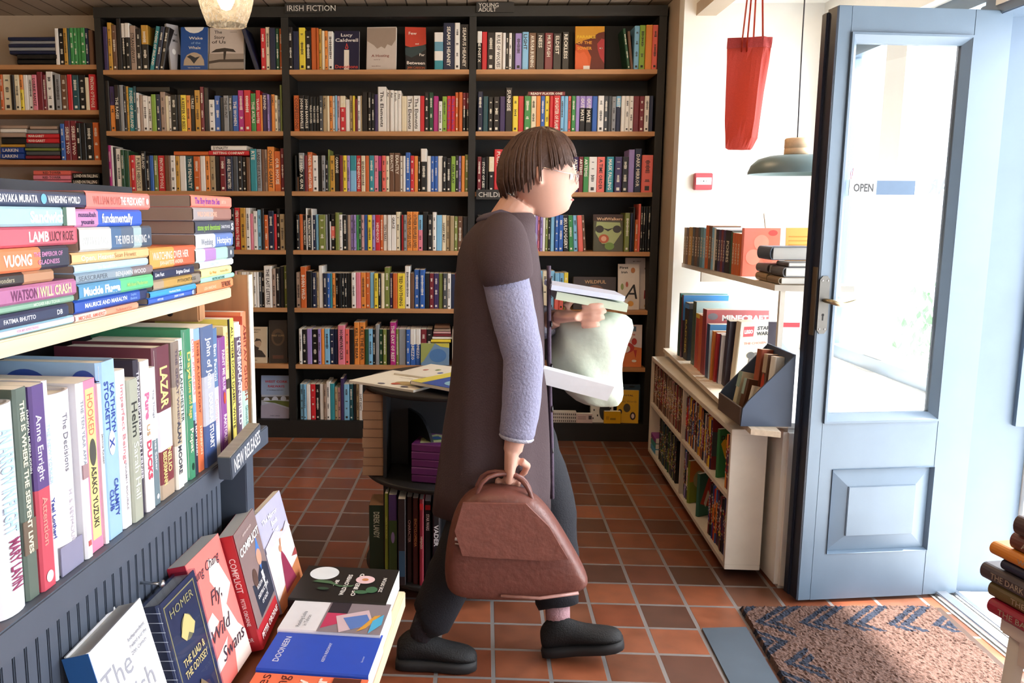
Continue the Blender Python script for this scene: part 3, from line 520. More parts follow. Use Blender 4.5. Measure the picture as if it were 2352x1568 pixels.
rest = MB()
for i, s in enumerate(specs):
    col = s['col']; n_ = len(col); cols = [(.42 if n_ == 2 else (k + 1) / n_, ch) for k, ch in enumerate(col)]
    if col == 'cr': cols = [(.32, 'c'), (1, 'r')]
    if col[0] == 'w' and col[-1] == 'k' or col[0] == 's' and col[-1] == 'n': cols = [(.3, col[0]), (1, col[-1])]
    tcx = mat('e6dfd0', .5) if col[len(col) // 2] in DARK or col[-1] in DARK and n_ > 1 else mat('2a2422', .5)
    if col == 'O' and s['txt'] == 'CONFESSIONS': tcx = mat('5a2a18', .5)
    if s['txt'] == 'The_Boy_from_the_Sea': tcx = mat('5a2a90', .5)
    dep = .13 if s['h'] < .19 else .15
    if s['flat']:
        T = Matrix(((0, 0, -1, s['h'] / 2), (0, 1, 0, 0), (1, 0, 0, s['w'] / 2), (0, 0, 0, 1)))      # spine runs across, front cover up
    else: T = Ry(s['lean'])
    txt = s['txt']
    if not txt and not s['flat'] and s['w'] > .011 and i % 3: 
        rnd = random.Random(i); txt = None; rule = True
    else: rule = False
    if i in keep:
        mb = MB(); book_mesh(mb, s['w'], s['h'], dep, cols, T, txt, tcx)
    else:
        mb = rest; T = Tr(s['x'], s['y'] + (i % 5) * .002, s['z'] + .0004) @ T; book_mesh(mb, s['w'], s['h'], dep, cols, T, txt, tcx)
    if rule:                                    # title lines on untitled spines read as small dashes
        h = s['h']; z = h * .86; wd = s['w']
        while z > h * .3:
            ln = h * rnd.choice((.012, .018, .024)); q = wd * rnd.choice((.14, .18, .22))
            mb.box((-q, -.0004, z - ln), (q, .0, z), tcx, T); z -= ln + h * .009
            if rnd.random() < .14: z -= h * .16
        mb.box((-wd * .2, -.0004, h * .05), (wd * .2, .0, h * .05 + wd * .4), tcx, T)
    if i in keep:
        o = mb.make('paperback_book', loc=(s['x'], s['y'] + (i % 5) * .002, s['z'] + .0004)); tag(o, s['label'], 'book', 'books on the wall shelves')
# ------------------------------------------------------------------ full books: root > cover, page_block
def Mx(*c): return Matrix(c).transposed().to_4x4()
LIEUP = Mx((0, 0, 1), (-1, 0, 0), (0, -1, 0))      # flat, cover up, spine towards +X
def book(label, T, wd, h, d, col, spine=(), front=(), back=(), hard=False, pages=None, group=None, rnd=False, name='paperback_book', cat='book', tex=None, vis=('s', 'f')):
    root = empty('hardback_book' if hard and name == 'paperback_book' else name, None, label, cat, group, mtx=T)
    tb = .0028 if hard else .0009; ov = .004 if hard else 0
    cv = MB(); cols = col if isinstance(col, list) else [(1, col)]
    z1 = h; c = min(.006 if hard else .003, wd * .25)
    for k, (fr_, ch) in enumerate(cols):
        z0 = h * (1 - fr_) if k < len(cols) - 1 else 0; m = cm(ch)
        if rnd:
            n_ = 8; a = [(-wd / 2 * math.cos(math.pi * i / n_), .012 - .012 * math.sin(math.pi * i / n_)) for i in range(n_ + 1)]
            b_ = [(x * (1 - 2 * tb / wd), y + tb) for x, y in a]
            pts = [(-wd / 2, .03)] + a + [(wd / 2, .03)]; pin = [(wd / 2 - tb, .03)] + b_[::-1] + [(-wd / 2 + tb, .03)]
            cv.prism(pts + pin, z0, z1, m)
        else:
            pts = [(-wd / 2, .012), (-wd / 2, c), (-wd / 2 + c, 0), (wd / 2 - c, 0), (wd / 2, c), (wd / 2, .012), (wd / 2 - tb, .012), (wd / 2 - tb, c), (wd / 2 - c, tb), (-wd / 2 + c, tb), (-wd / 2 + tb, c), (-wd / 2 + tb, .012)]
            cv.prism(pts, z0, z1, m)
        y0 = .03 if rnd else .012
        cv.box((-wd / 2, y0, z0), (-wd / 2 + tb, d, z1), m); cv.box((wd / 2 - tb, y0, z0), (wd / 2, d, z1), m); z1 = z0
    e = .00035
    SP = Mx((0, 0, -1), (1, 0, 0), (0, -1, 0))       # text x -> down the spine, y -> +X
    for k, q in enumerate(spine):
        yk = -e * (1 + .5 * k)
        if q[0] == 'r': cv.box((-wd / 2 + q[2] * wd, yk, h * (1 - q[3])), (-wd / 2 + q[4] * wd, .001, h * (1 - q[1])), cm(q[5]))
        elif q[0] == 'e': cv.poly([(-wd / 2 + wd * q[2] + q[3] * math.cos(t / 12 * math.pi), yk, h * (1 - q[1]) + q[4] * math.sin(t / 12 * math.pi)) for t in range(24)], cm(q[5]))
        elif q[0] == 't':                            # ('t', centre a, centre b, length frac, size frac, text, colour, bold)
            cv.text(q[5], mat(q[6] if len(q[6]) > 1 else PAL[q[6]], .5), Tr(-wd / 2 + wd * q[2], yk, h * (1 - q[1])) @ SP, wd * q[4] * 1.3, h * q[3], bold=q[7] if len(q) > 7 else .015, res=2)
        elif q[0] == 'T':                            # upright short word across the spine
            cv.text(q[5], mat(q[6], .5), Tr(-wd / 2 + wd * q[2], yk, h * (1 - q[1])) @ Rx(90), q[4] * wd * 1.3, wd * q[3], res=2)
    for side, prims in (('F', front), ('B', back)):
        if not prims: continue
        if side == 'F': FM = Tr(wd / 2, 0, 0) @ Mx((0, 1, 0), (0, 0, 1), (1, 0, 0))
        else: FM = Tr(-wd / 2, d, 0) @ Mx((0, -1, 0), (0, 0, 1), (-1, 0, 0))
        for k, q in enumerate(prims):
            zk = e * (1 + .6 * k)
            if q[0] == 'r': cv.poly([(q[1] * d, q[2] * h, zk), (q[3] * d, q[2] * h, zk), (q[3] * d, q[4] * h, zk), (q[1] * d, q[4] * h, zk)], cm(q[5]), FM)
            elif q[0] == 'e': cv.poly([(q[1] * d + q[3] * d * math.cos(t / 16 * math.pi), q[2] * h + q[4] * h * math.sin(t / 16 * math.pi), zk) for t in range(32)], cm(q[5]), FM)
            elif q[0] == 'p': cv.poly([(x * d, y * h, zk) for x, y in q[1]], cm(q[2]), FM)
            elif q[0] == 't':                        # ('t', cx, cy, width, size(m), text, colour, rot, bold, shear)
                r_ = q[7] if len(q) > 7 else 0
                cv.text(q[5], mat(q[6] if len(q[6]) > 1 else PAL[q[6]], .5), FM @ Tr(q[1] * d, q[2] * h, zk) @ Rz(r_), q[4], q[3] * (d if r_ == 0 else h), bold=q[8] if len(q) > 8 else .015, shear=q[9] if len(q) > 9 else 0, res=2)
    cv.make('cover', root)
    MB().box((-wd / 2 + tb * 1.02, (.014 if rnd else .0028), ov), (wd / 2 - tb * 1.02, d - ov - (.0 if hard else .0008), h - ov), pages or PAGEW).make('page_block', root)
    return root
# ---- face-out books on the wall
def face(label, cx0, cx1, ct, cb, ox, oy, sc, row, th_, col, art, yaw=0, tilt=8, hard=False, back=.035, spine=(), group=None, name='paperback_book'):
    yb = D + back; zb = ROWZ[row] + .0008
    a = at(ox + cx0 / sc, oy + cb / sc, Y=yb); b_ = at(ox + cx1 / sc, oy + cb / sc, Y=yb); zt = at(ox + cx0 / sc, oy + ct / sc, Y=yb).z
    h = (zt - zb) / math.cos(math.radians(tilt)); d = (b_.x - a.x) / math.cos(math.radians(yaw))
    T = Tr(a.x, yb, zb) @ Rz(yaw) @ Rx(-tilt) @ Rz(-90) @ Tr(-th_ / 2, 0, .0)
    return book(label, T, th_, h, d, col, front=art, hard=hard, spine=spine, group=group, name=name)
cA = (0, 0, 3.485); cB = (640, 0, 4.9); cC = (1080, 0, 4.9)
face('blue book Wake of the Whale facing out beside The Story of Us', 1442, 1662, 207, 545, *cA, 0, .025, '1f4f96',
     [('e', .5, 1.0, .36, .11, 'e6e2dc'), ('r', .0, 1.0, 1, 1.12, '1f4f96')][:0] + [('p', [(.14, 1), (.2, .93), (.35, .875), (.5, .86), (.65, .875), (.8, .93), (.86, 1)], 'e6e2dc'),
      ('t', .56, .75, .5, .022, 'Wake', 'e6ddd0'), ('t', .56, .64, .34, .018, 'of the', '8fb0d8'), ('t', .52, .53, .62, .022, 'Whale', 'e6ddd0'),
      ('p', [(.12, .12), (.88, .12), (.86, .24), (.76, .36), (.6, .41), (.5, .42), (.4, .41), (.24, .36), (.14, .24)], 'b9a48c'), ('p', [(.24, .32), (.36, .36), (.55, .3), (.72, .33), (.62, .26), (.5, .16), (.36, .27)], '2a2c34'), ('t', .5, .07, .7, .008, 'Tales from Sherkin', 'cfd6e2')])
face('grey hardback The Story of Us facing out with a lone tree on its cover', 1672, 1950, 212, 542, *cA, 0, .035, 'cdbfb4',
     [('r', 0, 0, 1, .4, 'a39487'), ('t', .26, .9, .34, .024, 'The', '3a302a'), ('t', .3, .78, .44, .024, 'Story', '3a302a'), ('t', .28, .67, .4, .024, 'of Us', '3a302a'), ('t', .7, .9, .28, .006, 'Independence', '5a4c42'),
      ('p', [(.05, .42), (.2, .5), (.45, .53), (.7, .5), (.78, .43), (.5, .45), (.3, .43)], '3c322c'), ('p', [(.42, .22), (.46, .22), (.5, .45), (.42, .45)], '3c322c'), ('p', [(.0, .22), (.3, .26), (1, .27), (1, .2), (.3, .2), (0, .16)], '4a3e36'), ('r', 0, 0, 1, .04, '4a3e36')], hard=True)
face('pale book turned at an angle beside Wake of the Whale', 1372, 1440, 180, 545, *cA, 0, .02, 'b9b6bb', [('t', .6, .8, .7, .02, 'The', '2c2c30'), ('t', .6, .66, .8, .02, 'Mis', '2c2c30'), ('e', .4, .42, .16, .06, 'eeeef0'), ('p', [(.5, .05), (1, .05), (1, .36), (.7, .38)], '24242a')], yaw=50)
face('dark navy book lettered Lucy Caldwell with a white candle on its cover', 622, 905, 335, 777, *cB, 0, .02, '221f3a',
     [('t', .5, .9, .46, .024, 'Lucy', 'ece4da'), ('t', .5, .77, .9, .026, 'Caldwell', 'ece4da'), ('r', .4, .02, .6, .52, 'e8ddcf'), ('p', [(.44, .55), (.5, .7), (.57, .58), (.54, .54)], 'd8483c'), ('p', [(.47, .57), (.5, .65), (.54, .58), (.52, .56)], '221f3a'), ('t', .5, .1, .9, .026, 'Devotions', 'd8483c')])
face('pale grey book A Hosting facing out with speckled cover', 985, 1320, 292, 775, *cB, 0, .022, 'cfc2b8',
     [('p', [(.02, .98), (.98, .98), (.98, .7), (.85, .56), (.7, .6), (.62, .5), (.5, .55), (.36, .5), (.25, .58), (.02, .68)], 'a38f80'), ('t', .47, .34, .6, .02, 'A Hosting', '8a4a3a'), ('t', .36, .25, .36, .008, 'stories by', '8a6a5a'), ('t', .34, .1, .3, .008, 'Belinda McKeon', '8a6a5a')], yaw=-4)
face('red and black book Few and Far Between facing out, lettered JAN CARSON', 1428, 1662, 288, 780, *cB, 0, .03, '1f1a1a',
     [('p', [(0, .57), (.3, .53), (.7, .56), (1, .62), (1, 1), (0, 1)], 'c4402c'), ('p', [(.0, .52), (.4, .55), (.95, .6), (1, .5), (.7, .4), (.3, .3), (0, .36)], '2f3f40'), ('t', .36, .86, .38, .022, 'Few', 'efe6da'), ('t', .56, .62, .16, .012, 'and', 'efe6da'), ('t', .8, .37, .26, .02, 'Far', 'efe6da'), ('t', .5, .18, .86, .024, 'Between', 'efe6da'), ('t', .5, .07, .84, .018, 'JAN CARSON', 'c4602c')], yaw=8)
face('orange book PARABLE OF THE SOWER facing out under the YOUNG ADULT sign', 1180, 1508, 282, 778, *cC, 0, .028, 'd8602f',
     [('r', 0, .6, 1, 1, 'd8982f'), ('p', [(.0, .6), (.2, .66), (.5, .72), (.8, .85), (1, .88), (1, 0), (.5, 0), (.55, .3), (.4, .5)], '6b2f24'), ('p', [(.0, 0), (.5, 0), (.42, .3), (.3, .42), (.15, .38), (0, .45)], 'e2693c'), ('p', [(.75, .6), (.9, .72), (1, .7), (1, .15), (.85, .3), (.78, .45)], 'b03a3c'), ('e', .88, .5, .05, .014, 'efe6da'), ('e', .89, .5, .02, .012, '1a1514'),
      ('t', .38, .76, .64, .022, 'PARABLE', 'ecc23c', 0, .03), ('t', .32, .63, .5, .022, 'OF THE', 'e8a040', 0, .03), ('t', .32, .5, .5, .022, 'SOWER', 'e8a040', 0, .03), ('r', .28, .02, .5, .1, 'f0ece6')])
face('tan book The Fenian facing out with a bearded man on its cover', 55, 272, 640, 948, 540, 580, 3.733, 5, .02, 'c9b79c',
     [('t', .48, .92, .8, .012, 'THE FENIAN', '4a3c30'), ('t', .48, .85, .6, .009, 'MOVEMENT', '4a3c30'), ('p', [(.25, .2), (.4, .33), (.62, .38), (.8, .34), (.95, .2), (.95, .16), (.25, .16)], '3a302c'), ('e', .66, .54, .12, .1, 'b99c82'), ('p', [(.5, .52), (.56, .46), (.7, .42), (.62, .32), (.5, .36)], '3a2c24'), ('p', [(.5, .58), (.58, .68), (.74, .66), (.8, .56), (.72, .62), (.56, .6)], '3a2c24'), ('p', [(.06, .62), (.16, .58), (.34, .66), (.28, .54), (.2, .5), (.08, .54)], '5a4a3c'), ('t', .5, .08, .6, .008, 'John Hale', '4a3c30')])
face('dark brown worn hardback standing beside the tan Fenian book', 290, 445, 585, 945, 540, 580, 3.733, 5, .03, '33281f', [('e', .5, .6, .36, .2, '5c4632'), ('e', .5, .58, .25, .13, '3a2c20'), ('t', .5, .64, .7, .014, 'WEST CORK', 'a8895c'), ('r', .2, .1, .8, .18, '5a3526')], hard=True, yaw=6)
face('blue book WEST CORK RAILWAYS facing out with a stone viaduct', 222, 462, 1062, 1432, 540, 580, 3.733, 6, .022, 'a9b4c9',
     [('r', 0, .55, 1, 1, '8fa6cc'), ('t', .54, .86, .82, .018, 'WEST CORK', 'b02a3c', 0, .03), ('t', .54, .75, .82, .018, 'RAILWAYS', 'b02a3c', 0, .03), ('t', .5, .66, .6, .007, 'A TOURING HISTORY', '2c3040'), ('p', [(0, .5), (1, .52), (1, .44), (0, .42)], '4a463e'), ('e', .2, .42, .11, .07, 'c0cbe0'), ('e', .5, .44, .11, .07, 'c0cbe0'), ('e', .8, .46, .1, .06, 'c0cbe0'), ('p', [(0, .4), (.5, .36), (1, .26), (1, .4), (.5, .42)], '5d6a34'), ('p', [(0, .3), (.4, .36), (1, .22), (1, 0), (0, 0)], '9a97ae'), ('t', .5, .06, .5, .008, 'CHRIS LARKIN', '2c2c3a')])
face('white edged dark book beside the stand of new releases, lowest shelf', 95, 180, 1075, 1425, 540, 580, 3.733, 6, .02, '26222a', [], yaw=30)
face('green book WolfWalkers facing out with a red-haired child between two wolves', 1440, 1790, 880, 1303, 1080, 320, 5.113, 3, .02, '4c4a34',
     [('r', 0, .82, 1, 1, '3a2018'), ('p', [(.12, .8), (.9, .78), (.95, .5), (.7, .2), (.3, .2), (.08, .5)], 'a5ae74'), ('t', .55, .88, .86, .022, 'WolfWalkers', 'e0b890', 0, .02), ('e', .22, .6, .14, .1, '2c2620'), ('e', .8, .6, .14, .1, '2c2620'), ('p', [(.3, .64), (.5, .6), (.7, .64), (.5, .54)], '2c2620'), ('e', .36, .34, .17, .12, 'b0522c'), ('e', .36, .34, .09, .07, 'd8a080'), ('e', .55, .14, .16, .1, '6f8c3c')], tilt=10, yaw=-2, name='paperback_book')
cD = (1200, 580, 3.565)
face('dark brown landscape picture book WILDFUL facing out', 412, 765, 200, 442, *cD, 4, .014, '3c2c26', [('t', .52, .85, .5, .026, 'WILDFUL', 'c0966a', 0, .03), ('e', .52, .45, .24, .3, '7c5540'), ('e', .54, .45, .12, .18, 'c9ad98'), ('r', .5, .3, .58, .34, '4a342c'), ('r', .5, .4, .58, .44, '4a342c'), ('t', .82, .08, .28, .008, 'KENGO KURIMOTO', 'a89080')], hard=True)
face('cream children\'s dictionary First Irish facing out with a large black A', 780, 955, 95, 455, *cD, 4, .012, 'ddd2c8', [('t', .28, .92, .4, .018, 'First', '2c2a2a', 0, .03), ('t', .3, .82, .45, .018, 'Irish', '2c2a2a', 0, .03), ('t', .6, .4, .62, .12, 'A', '1f1c1c', 0, 0, .25), ('e', .7, .86, .1, .06, 'b0703c'), ('e', .6, .13, .14, .06, 'd8973c'), ('e', .2, .5, .07, .07, '8a9a5a'), ('e', .42, .55, .06, .06, 'b0503c')], yaw=0)
face('tall cream activity book behind the Irish dictionary', 840, 1030, 45, 455, *cD, 4, .012, 'd6cac6', [('t', .5, .93, .8, .01, 'MY FIRST', '5c4a44'), ('t', .85, .8, .14, .02, 's', '3a302c'), ('p', [(.8, .2), (.95, .2), (.95, .4), (.82, .36)], '8c2c34'), ('e', .88, .06, .06, .03, 'b98a5a')], back=.075)
face('white board book with a tractor and a tree on the lower shelf', 405, 665, 697, 893, *cD, 5, .02, 'd9d1c6', [('r', .14, .5, .46, .8, 'c99c92'), ('t', .72, .62, .4, .008, 'FARMYARD', '8a7a70'), ('e', .72, .76, .05, .08, 'b9a086'), ('e', .3, .2, .06, .08, '4c4440'), ('e', .44, .2, .06, .08, '4c4440'), ('e', .6, .2, .07, .09, '4c4440'), ('r', .38, .22, .6, .36, '8f8478'), ('e', .82, .36, .12, .13, '6f6a3a'), ('r', .8, .12, .84, .3, '5a4634')], yaw=0)
face('orange board book Seashore facing out with a red crab on its cover', 732, 968, 592, 920, *cD, 5, .03, 'd8763a', [('p', [(0, .55), (1, .45), (1, 1), (0, 1)], 'd9ccd0'), ('r', .16, .84, .8, .96, '54708c'), ('t', .48, .9, .56, .012, 'Playtown', 'ece6e0'), ('t', .48, .77, .58, .018, 'Seashore', 'b8402c', 0, .02), ('e', .45, .45, .3, .13, 'b8302a'), ('e', .45, .42, .16, .09, 'e6d6cc'), ('e', .2, .6, .09, .08, 'b8302a'), ('e', .74, .6, .09, .08, 'b8302a'), ('p', [(.1, .4), (.16, .2), (.22, .36)], 'b8302a'), ('p', [(.72, .4), (.8, .2), (.84, .4)], 'b8302a'), ('e', .75, .14, .08, .03, 'efe6da')], yaw=-6)
face('black and white spotted gift box on the lowest shelf', 560, 745, 1105, 1325, *cD, 6, .03, 'd8d4cc', [('e', x, y, .03, .03, '2a2826') for x, y in ((.1, .9), (.3, .84), (.5, .92), (.75, .88), (.9, .8), (.12, .6), (.15, .35), (.9, .6), (.88, .4), (.1, .12), (.9, .14), (.3, .2), (.7, .1))] + [('r', .36, .74, .86, .86, '5a6448'), ('e', .62, .32, .24, .26, '1c1a1a')], back=.02, name='gift_box')
face('yellow boxed toy set facing out beside the spotted gift box', 772, 945, 1130, 1365, *cD, 6, .03, 'd8a920', [('t', .5, .84, .5, .012, 'TOTAL', '4a3a24', 0, .03), ('t', .5, .66, .8, .016, 'Buzz Words', '9a7a2c'), ('e', .46, .46, .16, .13, '4c4430'), ('e', .74, .22, .13, .12, '33262a'), ('e', .74, .22, .07, .07, 'd9c4c0'), ('e', .14, .34, .1, .08, '33262a')], back=.02, yaw=-6, name='toy_box')
face('slate blue hanging box behind the yellow toy set', 805, 985, 1085, 1330, *cD, 6, .02, '3d5c78', [('e', .5, .93, .14, .02, '1c2a38'), ('e', .1, .9, .03, .02, 'c9d4e0'), ('e', .9, .9, .03, .02, 'c9d4e0')], back=.09, name='toy_box')
face('small pale pink box with a barcode on the lowest shelf', 440, 572, 1318, 1383, *cD, 6, .03, 'cdb9b8', [('r', .1, .6, .6, .7, '9a8484'), ('r', .1, .4, .6, .5, '9a8484'), ('r', .76, .4, .95, .8, '4a4044')], back=-.03 + .035, tilt=0, name='toy_box')
face('small yellow box in front of the yellow toy set', 668, 803, 1300, 1388, *cD, 6, .03, 'd8a512', [('r', .1, .3, .3, .6, 'b98a10'), ('r', .36, .3, .7, .45, '8a6a1c')], back=.002, tilt=0, name='toy_box')
face('small checked black and white box on the lowest shelf', 250, 440, 1298, 1334, *cD, 6, .03, 'd6cfc8', [('r', i / 12 + .02, j * .3 + .08, i / 12 + .06, j * .3 + .24, '3a3434') for i in range(12) for j in range(3)], back=.01, tilt=0, name='toy_box')
face('colourful garden picture book facing out beside the INTERMEZZO books', 1592, 1835, 778, 950, 540, 580, 3.733, 5, .016, '6f8fb0', [('p', [(0, 1), (.5, 1), (.3, .6), (.1, .2), (0, .1)], '9aa25a'), ('e', .6, .45, .3, .3, '4a78b0'), ('p', [(.5, 1), (1, 1), (1, .8), (.7, .85)], 'c9c04a')], back=.003, tilt=4)
# ------------------------------------------------------------------ new releases stand on the near side
UO = Vector((-.475, 1.0, 0)); UA = math.radians(4.8); uu = Vector((math.sin(UA), math.cos(UA), 0)); un = Vector((math.cos(UA), -math.sin(UA), 0))
UF = Matrix((un, uu, Vector((0, 0, 1)))).transposed().to_4x4(); UF.translation = UO     # local x = out from the stand, y = along it, z up
def U(off, u, z): return UF @ Vector((off, u, z))
def aU(x, y, off=0.0):
    d = ray(x, y); P = UO + off * un; C = Vector((0, 0, CH)); t = (P - C).dot(un) / (d.x * un.x + d.y * un.y); W_ = C + t * d - UO
    return W_.dot(uu), W_.z
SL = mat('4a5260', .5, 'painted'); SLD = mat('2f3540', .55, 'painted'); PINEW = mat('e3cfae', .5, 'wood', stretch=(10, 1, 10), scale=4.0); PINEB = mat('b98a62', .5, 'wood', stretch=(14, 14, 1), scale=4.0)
LZ0 = .866
st = empty('new_releases_stand', None, 'dark painted display stand with slatted front and pine shelf, full of new books', 'display stand', mtx=UF)
MB().bbox((-.24, -.62, LZ0 - .038), (.012, .70, LZ0), SL, c=.002).make('ledge', st)
sb = MB(); n_ = 0; y = -.6
sb.box((-.092, -.62, .35), (-.072, .64, LZ0 - .038), SLD)
while y < .62: sb.bbox((-.072, y, .35), (-.064, y + .021, LZ0 - .0385), SL, c=.0015); y += .0245
sb.make('slatted_front', st)
MB().bbox((-.08, .655, 0), (-.022, .70, LZ0 - .038), SL, c=.002).make('leg', st)
MB().bbox((-.24, .655, 0), (-.19, .70, LZ0 - .038), SL, c=.002).make('leg', st)
MB().box((-.19, .665, .1), (-.08, .69, LZ0 - .039), SLD).make('side_panel', st)
MB().bbox((-.24, -.6, 1.138), (-.030, .626, 1.158), PINEW, c=.002).make('pine_shelf', st)
MB().bbox((-.255, .652, LZ0), (-.004, .672, 1.179), PINEB, c=.001).box((-.006, .6515, LZ0), (-.0035, .6725, 1.18), mat('eadfce', .5, 'wood')).make('end_panel', st)
kb = MB(); kb.bbox((-.2, .50, 1.105), (-.045, .53, 1.137), PINEB, c=.003); kb.lathe([(0, .0305), (.006, .03), (.006, .028)], mat('2a1c14', .6), Tr(-.1, .53, 1.12) @ Rx(90), 12); kb.make('cleat', st)
MB().box((-.255, -.6, .35), (-.245, .672, 1.35), SLD).make('back_panel', st)
MB().tube([(-.064, .268, .712), (-.03, .268, .712)], .0026, METAL, 8).lathe([(0, .0), (.006, 0), (.0065, .004), (0, .006)], METAL, Tr(-.03, .268, .712) @ Ry(90), 12).make('wall_hook', st)
sgn = MB(); T = Matrix()
a1, z1 = aU(532, 1048, .05); a2, z2 = aU(600, 970, .05)
hh = .042; ang = math.degrees(math.atan2(z2 - z1, a2 - a1))
TS = UF @ Tr(.04, a1, z1 - hh) @ Rx(ang)
sg2 = empty('section_sign', None, 'slate grey wedge sign lettered NEW RELEASES on the stand ledge', 'sign', mtx=TS)
ln = (a2 - a1) / math.cos(math.radians(ang))
q = MB().bbox((-.014, 0, 0), (.01, ln, hh), SL, c=.0015).box((-.013, .001, hh - .002), (.0085, ln - .001, hh + .0006), mat('8f8a80', .6, 'wood'))
q.text('NEW RELEASES', mat('e9e9ec', .5), Tr(.0104, ln * .52, hh * .5) @ Mx((0, 1, 0), (0, 0, 1), (1, 0, 0)), .036, ln * .86, bold=.01, res=3); q.make('sign_block', sg2)
